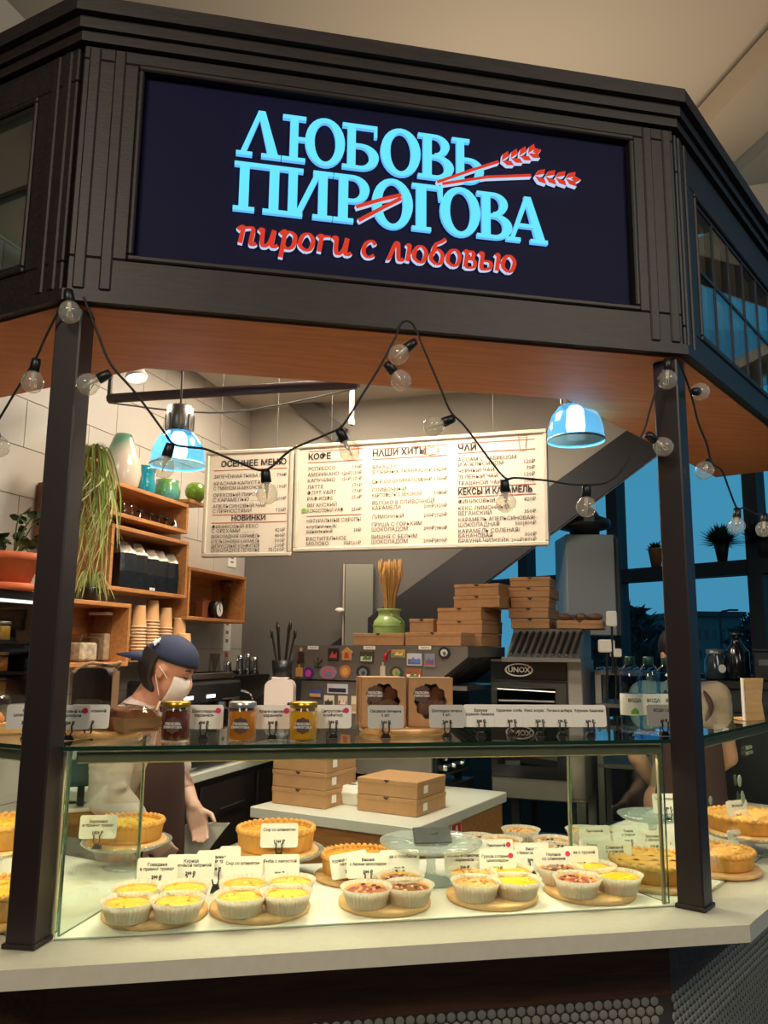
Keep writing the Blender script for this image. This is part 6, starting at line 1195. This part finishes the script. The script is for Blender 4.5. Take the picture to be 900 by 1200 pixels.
qB, zB = pie_stack(322, 1026, .065, .145, .115, .055, 'spinach cheese pie on the stand in the middle', True)
qD, zD = pie_stack(419, 1028, 0, 0, .108, .05, 'potato pie on a low board left of the empty stand', False)
qC = at_z(505, 1033, CZ); qC.z = CZ+.0005; cake_stand(qC, .15, .105, 'empty glass cake stand in the middle of the case')
t = thing('slate_tag', 'small grey slate tag on the empty cake stand', 'slate', qC+Vector((0, -.02, .111)), .0); b = MB(); b.T = Matrix.Rotation(rad(-38), 4, 'X'); b.box(-.055, .06, -.004, .004, 0, .05, .002); b.build('slate', mat('slate', (74, 74, 76), .7, var=.15, vscale=30), t); b = MB(); b.prism([(-.02, .0), (.02, .0), (.02, .03), (-.02, .02)], .012, .016, 'y'); b.build('prop', mat('slate'), t)
pie_stack(768, 1032, 0, 0, .13, .045, 'lattice berry pie just inside the right post', False, 'lattice')
qR = at_z(757, 990, CZ); qR.z = CZ+.0005; cake_stand(qR+Vector((.04, .02, 0)), .12, .09, 'empty pale glass cake stand behind the right partition')
RC = at_z(876, 1000, CZ); pie_stack(880, 998, .06, .16, .14, .045, 'golden covered pie on the right stand', True, 'lattice'); pie_stack(843, 1020, 0, 0, .105, .045, 'lattice pie right of the right post', False, 'lattice')
pie_stack(0, 1028, .08, .15, .125, .06, 'golden pie on the stand left of the left post', True, fill='quiche'); pie_stack(-2, 1075, 0, 0, .115, .055, 'golden pie on a low board left of the left post', False, fill='quiche')
# cards inside the case
def in_card(px, pyb, lines, label, price='200 ₽', sticker=False, rz=-.1, tilt=0, wd=.108, ht=.066, z=CZ+.0005, lift=.03):
    P = at_z(px, pyb, z); return card(P, lines, 'price card '+label, rz, wd, ht, lift, sticker, CARD, tilt, price=price)
in_card(182, 1054, ['Говядина', 'в пряных травах'], 'first from the left above the leftmost tartlets', lift=.04)
in_card(222, 1049, ['Курица', 'с копчёной паприкой'], 'second from the left above the leftmost tartlets', wd=.13, lift=.04)
in_card(252, 1046, ['Баранина', 'в пряных травах'], 'third from the left above the leftmost tartlets', lift=.045)
in_card(268, 1040, ['Рыба'], 'narrow, just left of the cheese pie stand', wd=.06, price=None, lift=.045)
in_card(283, 1052, ['Сыр со шпинатом'], 'left one above the second tartlet board', lift=.04, price=None)
in_card(327, 1049, ['Рыба с капустой'], 'right one above the second tartlet board', lift=.04)
in_card(411, 1043, ['Курица с копчёной', 'паприкой'], 'tilted, in front of the potato pie', tilt=-.16, lift=.035)
in_card(431, 1047, ['Вишня', 'с белым шоколадом'], 'for cherry, above the middle tartlet board', lift=.04, wd=.12)
in_card(468, 1045, ['Груша с голубикой'], 'for pear, above the middle tartlet board', lift=.045, wd=.115)
in_card(545, 1041, ['Яблоко в сливочной', 'карамели'], 'for apple, right of the empty stand foot', lift=.04, wd=.118)
in_card(582, 1027, ['Лимонный'], 'for lemon with pink dot, rear', sticker=True, lift=.04)
in_card(584, 1042, ['Груша с горьким', 'шоколадом'], 'for pear and chocolate with pink dot, front', sticker=True, lift=.04)
in_card(624, 1027, ['Вишня', 'с белым шоколадом'], 'left of the dotted card above the right tartlets', lift=.03)
in_card(650, 1037, ['Малина', 'со сливками'], 'with pink dot above the rightmost tartlets', sticker=True, lift=.035, wd=.12)
in_card(682, 1034, ['Тыква с грушей'], 'overlapping the dotted one above the rightmost tartlets', lift=.035)
in_card(698, 1005, ['Лимонный'], 'left of the rear pair behind the right partition', lift=.035); in_card(738, 1005, ['Тыква', 'с сыром'], 'right of the rear pair behind the right partition', lift=.035)
in_card(700, 1022, ['Грушевый'], 'left of the middle pair behind the right partition', lift=.03, price=None); in_card(722, 1025, ['Сливовый', 'с корицей'], 'right of the middle pair behind the right partition', lift=.03); in_card(768, 1012, ['Брусника', 'с яблоком'], 'above the lattice pie at the right partition', lift=.035)
def hang_card(px, py, d, lines, label, price, rz=-.1):
    P = at_d(px, py, d); return card(P+Vector((0, 0, -.03)), lines, 'price card '+label, rz, .105, .066, .03, price=price)
def rim_card(px, Q, R, z, lines, label, price):
    P = at_d(px, 990, 1); d = (P-CAMP); d.z = 0; rel = Q-CAMP; k = (rel.x*d.x+rel.y*d.y)/(d.x**2+d.y**2); X = CAMP+d*k; P = Vector((X.x, X.y-R, z)); return card(P, lines, 'price card '+label, -.1, .108, .066, .028, price=price)
rim_card(119, qA, .119, qA.z+.07+.0148, ['Баранина', 'в пряных травах'], 'clipped to the pie behind the left partition', '1420 ₽')
rim_card(323, qB, .127, qB.z+.065+.0148, ['Сыр со шпинатом'], 'clipped to the spinach cheese pie', '1160 ₽')
rim_card(768, qR+Vector((.04, .02, 0)), .1, qR.z+.0925, ['Тыква с карамелью'], 'on the pale stand behind the right partition', '980 ₽')
for px, py, lb, ln, zc in ((867, 972, 'clipped to the covered pie in the right case', ['Яблочный'], CZ+.075), (869, 1008, 'below the stand in the right case', ['Брусника', 'с яблоком'], CZ+.0005), (14, 1040, 'left of the left post in the left case', ['Курица'], CZ+.0005), (24, 1047, 'partly behind the left post in the left case', ['Грибы'], CZ+.0005)):
    P = at_z(px, py, zc); card(P, ln, 'price card '+lb, .3 if px > 800 else .4, .105, .066, .03, price='200 ₽')
# stickers on the right glass
nr_ = SEGM['right'].to_3x3() @ Vector((0, 1, 0))
for px, py, kd, lb in ((867, 915, 0, 'round pale sticker on the right glass case'), (871, 936, 1, 'tomato shaped pale sticker on the right glass case'), (833, 938, 0, 'small pale sticker beside the right post on the glass')):
    P = at_pl(px, py, SEGM['right'] @ Vector((0, .0095, 0)), nr_); t = thing('glass_sticker', lb, 'sticker', P, ANG, 'stickers on the right glass'); r_ = .0185 if px > 840 else .013; m = mat('pale_sticker', (196, 204, 160), .6)
    b = MB(); b.prism(arc(0, 0, r_, r_*(.9 if kd else 1), 0, 345, 20), 0, .0008, 'y'); b.build('disc', m, t)
    if kd: b = MB(); b.prism([(-.02, .013), (-.006, .026), (.008, .02), (.004, .012)], 0, .0008, 'y'); b.build('leaf', m, t)
P = at_pl(878, 878, SEGM['right'] @ Vector((0, .0095, 0)), nr_); t = thing('glass_lettering', 'small pale lettering on the right glass case', 'lettering', P, ANG); b = MB(); add_text(b, 'ЛЮБОВЬ', 0, 0, .016, 0, 'CENTER', m=mat('pale_sticker')); b.build('line', None, t); b = MB(); add_text(b, 'ПИРОГОВА', 0, -.017, .015, 0, 'CENTER', m=mat('pale_sticker')); b.build('line', None, t)
# ================================================================== window plants and things at the right
POTB = mat('dark_pot', (26, 26, 28), .6)
def win_plant(px, d, pm, lb, big):
    P = at_pl(px, 664, W0-wn*.03, wn); P.z = zr+.046; k = depth(P)/FPX; t = thing('window_plant', lb, 'plant', P, 0, 'potted plants on the window bar'); rp = 9*k
    MB().lathe([(.0005, 0), (rp*.6, 0), (rp*.95, 20*k), (rp, 22*k), (rp*.9, 22*k), (.0005, 18*k)], 16).build('pot', pm, t); rn = random.Random(px); b = MB()
    for i in range(420 if big else 70):
        a = rn.random()*6.28; el = rn.uniform(-.15, 1.3); L_ = (rn.uniform(14, 34) if big else rn.uniform(8, 16))*k; v = Vector((math.cos(a)*math.cos(el), math.sin(a)*math.cos(el)*.8, math.sin(el)*.8))*L_; c = Vector((0, 0, 21*k)); s = v.cross(Vector((0, 0, 1))).normalized()*.006 if abs(v.z) < v.length*.99 else Vector((.006, 0, 0)); b.add([c-s*.3, c+s*.3, c+v*.6+s*1.6, c+v, c+v*.6-s*1.6], [(0, 1, 2, 3, 4)])
    b.build('foliage', mat('window_leaf', (38, 58, 44), .7), t, kind='stuff')
win_plant(769, 6, mat('tan_pot', (120, 84, 60), .7), 'small plant in a tan pot on the window bar, left of the right post', False); win_plant(847, 6, POTB, 'bushy fern in a dark pot on the window bar', True); win_plant(896, 6, POTB, 'fern on the window bar at the right edge of the photo', True)
Pr = at_d(815, 797, 4.3); rzr = -YAW-.5; t = thing('side_shelf', 'dark side shelf with jars under the right window', 'shelf', (Pr.x, Pr.y, 0), rzr); zs = Pr.z
MB().box(-.02, .75, 0, .3, zs-.04, zs, .003).build('board', BLACK, t); MB().box(0, .73, .02, .28, .0, zs-.04).build('cabinet', mat('night_cabinet', (30, 34, 42), .5), t); RM = Matrix.Translation((Pr.x, Pr.y, zs+.0008)) @ Matrix.Rotation(rzr, 4, 'Z')
t = lathe_thing('tea_jar', 'dark jar with a round white label on the side shelf', 'jar', RM @ Vector((.09, .1, 0)), [(.0005, 0), (.055, 0), (.058, .02), (.055, .1), (.042, .125), (.042, .135)], mat('dark_glass', (34, 50, 56), .15), 'jar'); MB().lathe([(.045, .1355), (.045, .16), (.0005, .162)], 18).build('lid', mat('dull_lid', (110, 116, 116), .4, .6), t); b = MB(); b.T = Matrix.Translation((0, -.0585, .06)); b.prism(arc(0, 0, .022, .022, 0, 345, 18), -.001, .0, 'y'); b.build('label', CARD, t)
t = lathe_thing('tall_bottle', 'tall black bottle on the side shelf', 'bottle', RM @ Vector((.2, .1, 0)), [(.0005, 0), (.055, 0), (.06, .02), (.06, .15), (.03, .19), (.02, .22), (.03, .235)], mat('night_bottle', (16, 20, 24), .15), 'bottle'); MB().lathe([(.031, .2355), (.031, .25), (.0005, .252)], 14).build('stopper', BLACK, t)
for k in range(3): t = thing('storage_tin', ('left', 'middle', 'right')[k]+' square dark tin on the side shelf', 'tin', RM @ Vector((.33+k*.13, .1, 0)), rzr, 'dark tins on the side shelf'); MB().box(-.05, .05, -.05, .05, 0, .15, .006).build('body', mat('night_tin', (22, 26, 30), .35), t); MB().box(-.052, .052, -.052, .052, .1505, .165, .003).build('lid', mat('night_tin'), t); MB().box(-.025, .025, -.053, -.0505, .08, .11).build('label', mat('night_label', (80, 84, 86), .6), t)
Pw = at_z(880, 846, ZG+.001)+Vector((.05, .05, 0)); t = thing('wood_stand', 'upright wooden menu block on the right glass top', 'stand', Pw, ANG-.5); b = MB(); b.prism([(-.04, 0), (.05, 0), (.04, .07), (.055, .15), (-.035, .15)], 0, .012, 'y'); b.build('board', BEECH, t); MB().box(-.045, -.0405, -.002, .012, 0, .15, .001).build('pale_edge', CARD, t); MB().box(-.04, .04, .0125, .06, 0, .01, .002).build('foot', BEECH, t)
t = thing('till_screen', 'teal point of sale screen behind the left partition', 'screen', at_d(97, 905, 2.95), .2); MB().box(-.05, .05, 0, .02, -.05, .05, .004).build('screen', mat('teal_screen', (40, 74, 76), .25), t); MB().box(-.012, .012, .0205, .05, -.12, .0, .003).build('stand', BLACK, t); MB().box(-.06, .06, -.02, .08, -.135, -.1205, .003).build('base', mat('pale_laminate'), t)
# ================================================================== people
SKIN = mat('skin', (206, 150, 122), .55, var=.04, vscale=30, sub=.1); GLOVE = mat('clear_glove', (222, 178, 160), .3); TATT = mat('tattooed_skin', (200, 146, 120), .55, rgb2=(96, 66, 62), vscale=38)
HAIR = mat('dark_hair', (34, 24, 22), .5, var=.2, vscale=60, stretch=(8, 8, 1)); NAVY = mat('navy_cotton', (28, 38, 66), .8, var=.1, vscale=80); SHIRT = mat('mauve_shirt', (196, 180, 172), .85, var=.05, vscale=10); APRON = mat('brown_apron', (62, 36, 32), .8, var=.08, vscale=20); MASK = mat('white_mask', (226, 218, 208), .8)
def seg(mb, pts, radii):
    P = [Vector(p) for p in pts]; mb.tube(P, list(radii), 12)
    for p, r in zip(P, radii): mb.sph(p, r, 12, 8)
def blob(name, mb, voxel, m, parent, smooth=4):
    me = mb.mesh(name+'_raw', m); o = bpy.data.objects.new('tmp', me); COL.objects.link(o)
    r = o.modifiers.new('r', 'REMESH'); r.mode = 'VOXEL'; r.voxel_size = voxel; s = o.modifiers.new('s', 'SMOOTH'); s.iterations = smooth; s.factor = .5
    dg = bpy.context.evaluated_depsgraph_get(); out = bpy.data.meshes.new_from_object(o.evaluated_get(dg)); bpy.data.objects.remove(o); out.name = name
    out.materials.clear(); out.materials.append(m); out.polygons.foreach_set('use_smooth', [True]*len(out.polygons)); out.polygons.foreach_set('material_index', [0]*len(out.polygons)); return link(name, out, parent)
def paint(o, m, test):
    o.data.materials.append(m); k = len(o.data.materials)-1
    for p in o.data.polygons:
        if test(p.center): p.material_index = k
def hand(mb, w, d, side, curl=.5, up=Vector((0, 0, 1))):
    """palm from wrist w along d with four curled fingers and a side thumb"""
    d = Vector(d).normalized(); s = d.cross(up).normalized()*side; n_ = s.cross(d).normalized(); w = Vector(w)
    for k in range(4): o = s*(.027-.018*k); seg(mb, [w+o*.5, w+d*.04+o*.9, w+d*.085+o], [.017, .016, .012])
    for k, L_ in enumerate((.068, .078, .072, .056)):
        b = w+d*.085+s*(.027-.018*k); a1 = d*math.cos(curl)+n_*-math.sin(curl); a2 = d*math.cos(curl*2)+n_*-math.sin(curl*2); seg(mb, [b, b+a1*L_*.5, b+a1*L_*.5+a2*L_*.5], [.0095, .0088, .0072])
    b = w+d*.03+s*.03; seg(mb, [b, b+s*.03+d*.025-n_*.01, b+s*.036+d*.055-n_*.025], [.012, .0105, .0085])
def head(mb, C, fwd, side, upv, k=1.0):
    T_ = Matrix(((fwd.x, side.x, upv.x, C.x), (fwd.y, side.y, upv.y, C.y), (fwd.z, side.z, upv.z, C.z), (0, 0, 0, 1))) @ Matrix.Scale(k, 4); old = mb.T; mb.T = T_
    mb.sph((-.01, 0, .03), .098, 20, 14, sc=(1, .8, .98)); mb.sph((.022, 0, -.035), .075, 18, 12, sc=(.92, .8, 1.05)); mb.sph((.05, 0, -.088), .03, 10, 8, sc=(1, 1.1, .8))
    mb.tube([(.078, 0, .02), (.1, 0, -.018), (.104, 0, -.028), (.088, 0, -.036)], [.009, .012, .014, .009], 8)
    for s_ in (-1, 1):
        mb.sph((-.004, s_*.079, -.005), .028, 10, 8, sc=(.75, .3, 1.15)); mb.sph((.074, s_*.03, .028), .014, 8, 6, sc=(.7, 1.5, .6))
    mb.sph((.088, 0, -.06), .014, 8, 6, sc=(.7, 1.7, .6)); mb.T = old; return T_
def face_parts(T_, parent):
    for s_ in (-1, 1):
        b = MB(); b.T = T_; b.sph((.079, s_*.032, .012), .009, 8, 6, sc=(.8, 1.2, .8)); e = b.build('eye', mat('eye_white', (220, 214, 206), .3), parent); b = MB(); b.T = T_; b.sph((.0855, s_*.032, .012), .0042, 8, 6, sc=(.6, 1, 1)); b.build('iris', mat('iris', (40, 28, 22), .3), e)
        b = MB(); b.T = T_; b.tube([(.084, s_*.018, .033), (.083, s_*.034, .038), (.074, s_*.05, .033)], [.003, .0035, .002], 6); b.build('eyebrow', HAIR, parent)
    b = MB(); b.T = T_; b.tube([(.093, -.022, -.06), (.1, 0, -.059), (.093, .022, -.06)], [.003, .005, .003], 6); b.build('mouth', mat('lips', (170, 92, 84), .5), parent)
# ---- barista with the backward cap, facing right
FH = Vector((FW.x, FW.y, 0)).normalized(); dB = 3.1; gB = at_d(165, 970, dB); rzB = math.atan2(RT0.y, RT0.x); kB = dB/FPX
pb = thing('person', 'barista in a navy backward cap and white mask bagging a pie, bent forward', 'person', (gB.x, gB.y, 0), rzB, None)
def jb(px, py, y): P = at_d(px, py, dB+y); v = P-Vector((gB.x, gB.y, 0)); return Vector((v.dot(RT0), v.dot(FH), v.z))
pel = jb(160, 985, 0); ch = jb(160, 880, 0); nb_ = jb(163, 826, 0); hc = jb(199, 785, .02)
shR, elR, wrR = jb(140, 852, -.16), jb(126, 932, -.22), jb(176, 978, -.2); shL, elL, wrL = jb(190, 858, .16), jb(207, 902, .16), jb(226, 944, .06)
fwd = Vector((.9, -.12, -.42)).normalized(); sid = Vector((fwd.y*-1, fwd.x, 0)).normalized(); upv = fwd.cross(sid)
body = MB()
seg(body, [pel, (pel+ch)/2, ch], [.15, .125, .14]); seg(body, [ch, nb_-Vector((0, 0, .03))], [.14, .07]); seg(body, [nb_-Vector((0, 0, .02)), nb_*.5+hc*.5, hc+Vector((-.03, 0, -.02))], [.055, .052, .055])
for sh, el, wr in ((shR, elR, wrR), (shL, elL, wrL)): seg(body, [ch+Vector((0, 0, .06)), sh], [.08, .06]); seg(body, [sh, el], [.056, .042]); seg(body, [el, (el+wr)/2, wr], [.042, .038, .026])
dRh = (jb(198, 1003, -.17)-wrR).normalized(); dLh = (jb(234, 972, .04)-wrL).normalized()
hand(body, wrR, dRh, 1, .45, Vector((0, -1, .2))); hand(body, wrL, dLh, -1, .55, Vector((0, -1, .2)))
for y in (-.09, .09): seg(body, [pel+Vector((0, y, -.02)), Vector((.01, y*1.1, .5)), Vector((-.02, y*1.1, .09))], [.1, .06, .042]); seg(body, [Vector((-.03, y*1.1, .045)), Vector((.16, y*1.2, .03))], [.042, .028])
TH = head(body, hc, fwd, sid, upv, .98)
bo = blob('body', body, .0065, SKIN, pb, 3)
def near(c, a, b, r): ab = b-a; t_ = max(0, min(1, (c-a).dot(ab)/ab.dot(ab))); return (c-(a+ab*t_)).length < r
paint(bo, TATT, lambda c: near(c, elL, wrL, .06)); paint(bo, GLOVE, lambda c: near(c, wrL, wrL+dLh*.2, .075) or near(c, wrR, wrR+dRh*.2, .075)); paint(bo, mat('dark_trousers', (30, 30, 36), .8), lambda c: c.z < pel.z-.06 and c.z > .07 and abs(c.x) < .2 and not near(c, wrR, wrR+dRh*.2, .09)); paint(bo, BLACK, lambda c: c.z <= .07)
for s_ in (-1, 1):
    b = MB(); b.T = TH; b.tube([(.086, s_*.018, .008), (.088, s_*.032, .004), (.078, s_*.046, .008)], [.002, .003, .002], 6); b.build('eyelashes', HAIR, pb); b = MB(); b.T = TH; b.tube([(.087, s_*.018, .033), (.085, s_*.034, .038), (.076, s_*.05, .033)], [.003, .0035, .002], 6); b.build('eyebrow', HAIR, pb)
sh_ = MB(); seg(sh_, [pel+Vector((0, 0, .02)), (pel+ch)/2, ch], [.165, .142, .158]); seg(sh_, [ch, nb_-Vector((.0, 0, .045))], [.158, .085]); midR = elR*.45+wrR*.55
for sh, el in ((shR, elR), (shL, elL)): seg(sh_, [ch+Vector((0, 0, .05)), sh], [.1, .078])
seg(sh_, [shR, shR*.5+elR*.5, elR, elR*.75+wrR*.25, midR], [.08, .074, .074, .066, .056]); seg(sh_, [shL, elL*.9+shL*.1], [.076, .066])
rnw = random.Random(4)
for k in range(7): u = .25+.1*k; c = shR*(1-u)+elR*u; sh_.sph(c+Vector((rnw.uniform(-.02, .02), -.03, 0)), .052+.006*(k % 2), 10, 6, sc=(1.15, .8, .45))
blob('shirt', sh_, .0075, SHIRT, pb, 3)
ap = MB(); rows = 10; cols = 14; vs = []
for i in range(rows+1):
    z = ch.z+.07-(ch.z+.07-.62)*i/rows; c = ch if z > ch.z else (ch*((z-pel.z)/(ch.z-pel.z))+pel*(1-(z-pel.z)/(ch.z-pel.z)) if z > pel.z else pel); R_ = .178 if z < ch.z else .165; half = (45+30*min(1, i/3)) if i < 4 else 100
    for j in range(cols+1): a = rad(-half+2*half*j/cols); vs.append((c.x+R_*math.cos(a)*1.0, c.y+R_*math.sin(a)*1.02, z))
ap.add(vs, [(i*(cols+1)+j, i*(cols+1)+j+1, (i+1)*(cols+1)+j+1, (i+1)*(cols+1)+j) for i in range(rows) for j in range(cols)], None, True); ao = ap.build('apron', APRON, pb); md = ao.modifiers.new('thick', 'SOLIDIFY'); md.thickness = .005
for s_ in (-1, 1): b = MB(); b.tube(spline([ch+Vector((.13, s_*.1, .06)), ch+Vector((.07, s_*.1, .15)), nb_+Vector((-.05, s_*.06, -.0))], 6), .011, 6); b.build('strap', APRON, ao)
# cap worn backwards
cp = MB(); cp.T = TH; n1, n2 = 28, 9; vs = []
for i in range(n2+1):
    t_ = math.pi/2*i/n2
    for j in range(n1): a = 2*math.pi*j/n1; vs.append((-.012+.108*math.cos(a)*math.cos(t_)*1.0, .088*math.sin(a)*math.cos(t_), .036+.098*math.sin(t_)+.012*math.cos(a)*(1-math.sin(t_))))
cp.add(vs, [(i*n1+j, i*n1+(j+1) % n1, (i+1)*n1+(j+1) % n1, (i+1)*n1+j) for i in range(n2) for j in range(n1)], None, True); co = cp.build('cap', NAVY, pb); co.modifiers.new('thick', 'SOLIDIFY').thickness = .004
br = MB(); br.T = TH; vs = []
for i in range(13):
    a = rad(180-62+124*i/12); cx, cy = -.012+.106*math.cos(a), .087*math.sin(a); u = math.sin(math.pi*i/12)
    vs += [(cx, cy, .03), (cx-.108*u**.7, cy*1.0, .016-.018*(1-u)-.052*u)]
br.add(vs, [(2*i, 2*i+2, 2*i+3, 2*i+1) for i in range(12)], None, True); bb = br.build('cap_brim', NAVY, co); bb.modifiers.new('thick', 'SOLIDIFY').thickness = .005
st = MB(); st.T = TH @ Matrix.Translation((-.074, -.068, .085)) @ Matrix.Rotation(rad(-38), 4, 'Z') @ Matrix.Rotation(rad(-28), 4, 'X'); st.prism([((.02 if k % 2 == 0 else .009)*math.cos(rad(90+36*k)), (.02 if k % 2 == 0 else .009)*math.sin(rad(90+36*k))) for k in range(10)], -.003, .004, 'y'); st.build('star_patch', CARD, co)
hr = MB(); hr.T = TH
for k in range(30):
    a = rad(108+144*k/29); hr.tube(spline([(-.012+.1*math.cos(a), .082*math.sin(a), .05), (-.012+.107*math.cos(a), .089*math.sin(a), -.0), (-.012+.1*math.cos(a)+.012, .086*math.sin(a), -.05), (-.0+.085*math.cos(a)+.03, .078*math.sin(a), -.088)], 4), [.012]*4+[.013]*4+[.012]*4+[.005], 6)
hr.build('hair', HAIR, pb)
mk = MB(); mk.T = TH; vs = []; nr, ncx = 8, 14
for i in range(nr+1):
    z = -.002-.112*i/nr
    for j in range(ncx+1):
        a = rad(-62+124*j/ncx); R_ = .083*math.sqrt(max(.05, 1-((z+.045)/.088)**2))+.008; bul = .012*math.cos(a)**2*(1-abs((i-3.2)/5.5)**2); vs.append((.012+R_*math.cos(a)*.93+bul, R_*math.sin(a)*.86, z+.012*math.cos(a)-.006))
mk.add(vs, [(i*(ncx+1)+j, i*(ncx+1)+j+1, (i+1)*(ncx+1)+j+1, (i+1)*(ncx+1)+j) for i in range(nr) for j in range(ncx)], None, True); mo = mk.build('face_mask', MASK, pb); mo.modifiers.new('thick', 'SOLIDIFY').thickness = .002
for s_ in (-1, 1):
    for z0, z1 in ((-.015, .012), (-.085, -.02)): b = MB(); b.T = TH; b.tube([(.035, s_*.086, z0), (-.012, s_*.092, z1)], .0016, 4); b.build('ear_loop', MASK, mo)
# paper bag in her hands
bgp = jb(236, 976, .1); M_ = Matrix.Translation((gB.x, gB.y, 0)) @ Matrix.Rotation(rzB, 4, 'Z'); P = M_ @ bgp
t = thing('paper_bag', 'white paper bag held open by the barista', 'bag', P, rzB); W_ = .075
MB().add([(x*W_*k+dx_, y*.04*k, z) for z, k, dx_ in ((-.13, .7, -.06), (-.05, .95, -.03), (.03, 1.1, 0.02)) for x, y in ((-1, -1), (1, -1), (1, 1), (-1, 1))], [(3, 2, 1, 0)]+[(i+4*j, (i+1) % 4+4*j, (i+1) % 4+4*j+4, i+4*j+4) for i in range(4) for j in (0, 1)]).build('bag', mat('glassine', (236, 232, 224), .5), t)
MB().add([(-W_*1.1+.02, -.044, .0305), (W_*1.1+.02, -.044, .0305), (W_*1.15+.03, -.05, .05), (-W_*.9+.02, -.05, .04)], [(0, 1, 2, 3)]).build('torn_edge', mat('glassine'), t)
# ---- second person, behind the right post, facing the visitor
dP = 3.76; g2 = at_d(804, 970, dP); rz3 = math.atan2(-FH.y, -FH.x); pp = thing('person', 'person in a beige short-sleeved shirt and apron straps standing behind the right post', 'person', (g2.x, g2.y, 0), rz3)
kz = lambda py: at_d(804, py, dP).z
b = MB(); zS = kz(806); zH = kz(768); seg(b, [(0, 0, .93), (.0, 0, 1.1), (0, 0, zS-.14)], [.15, .125, .15]); seg(b, [(0, 0, zS-.12), (0, 0, zS-.03)], [.14, .075]); seg(b, [(0, 0, zS-.02), (0, 0, zH-.05)], [.052, .05])
arms = []
for s_ in (-1, 1):
    sh, el, wr = Vector((0, s_*.165, zS-.045)), Vector((-.0, s_*.215, zS-.32)), Vector((-.17, s_*.06, zS-.5)); arms.append((sh, el, wr)); seg(b, [(0, 0, zS-.07), sh], [.08, .06]); seg(b, [sh, el], [.054, .042]); seg(b, [el, wr], [.042, .027]); hand(b, wr, (wr-el)+Vector((-.02, 0, -.1)), s_, .4)
    seg(b, [(0, s_*.09, .92), (.01, s_*.1, .5), (-.01, s_*.1, .09)], [.1, .06, .042]); seg(b, [(-.02, s_*.1, .045), (.17, s_*.11, .03)], [.042, .028])
T3 = head(b, Vector((.01, 0, zH)), Vector((1, 0, -.05)).normalized(), Vector((0, 1, 0)), Vector((.05, 0, 1)).normalized(), .95); b2 = blob('body', b, .0075, SKIN, pp, 3)
paint(b2, mat('dark_trousers'), lambda c: .07 < c.z < .9 and abs(c.x) < .12); paint(b2, BLACK, lambda c: c.z <= .07); face_parts(T3, pp)
b = MB(); seg(b, [(0, 0, .95), (0, 0, 1.1), (0, 0, zS-.14)], [.163, .14, .166]); seg(b, [(0, 0, zS-.13), (0, 0, zS-.035)], [.158, .088])
for sh, el, wr in arms: seg(b, [(0, 0, zS-.08), sh], [.098, .076]); seg(b, [sh, sh*.55+el*.45], [.072, .066])
blob('shirt', b, .008, mat('beige_shirt', (176, 158, 130), .85), pp, 3)
for sh, el, wr in arms: m_ = MB(); c0_, c1_ = sh*.38+el*.62, sh*.31+el*.69; m_.tube([c0_, c1_], .064, 18); m_.build('sleeve_trim', APRON, pp)
ap = MB(); vs = []
for i in range(9):
    z = zS-.16-(zS-.16-.6)*i/8; half = 40+6*i if i < 5 else 75
    for j in range(13): a = rad(-half+2*half*j/12); vs.append((.186*math.cos(a), .186*math.sin(a), z))
ap.add(vs, [(i*13+j, i*13+j+1, (i+1)*13+j+1, (i+1)*13+j) for i in range(8) for j in range(12)], None, True); ao = ap.build('apron', APRON, pp); ao.modifiers.new('thick', 'SOLIDIFY').thickness = .005
for s_ in (-1, 1): b = MB(); b.tube(spline([(.15, s_*.1, zS-.17), (.115, s_*.095, zS-.06), (.02, s_*.085, zS+.0)], 6), .012, 6); b.build('strap', APRON, ao)
MB().box(.182, .188, .08, .145, zS-.2, zS-.155, .003).build('name_badge', CARD, ao)
hr = MB(); hr.T = T3; hr.sph((-.022, 0, .042), .104, 18, 12, sc=(1, .86, .98)); hr.build('hair', HAIR, pp)
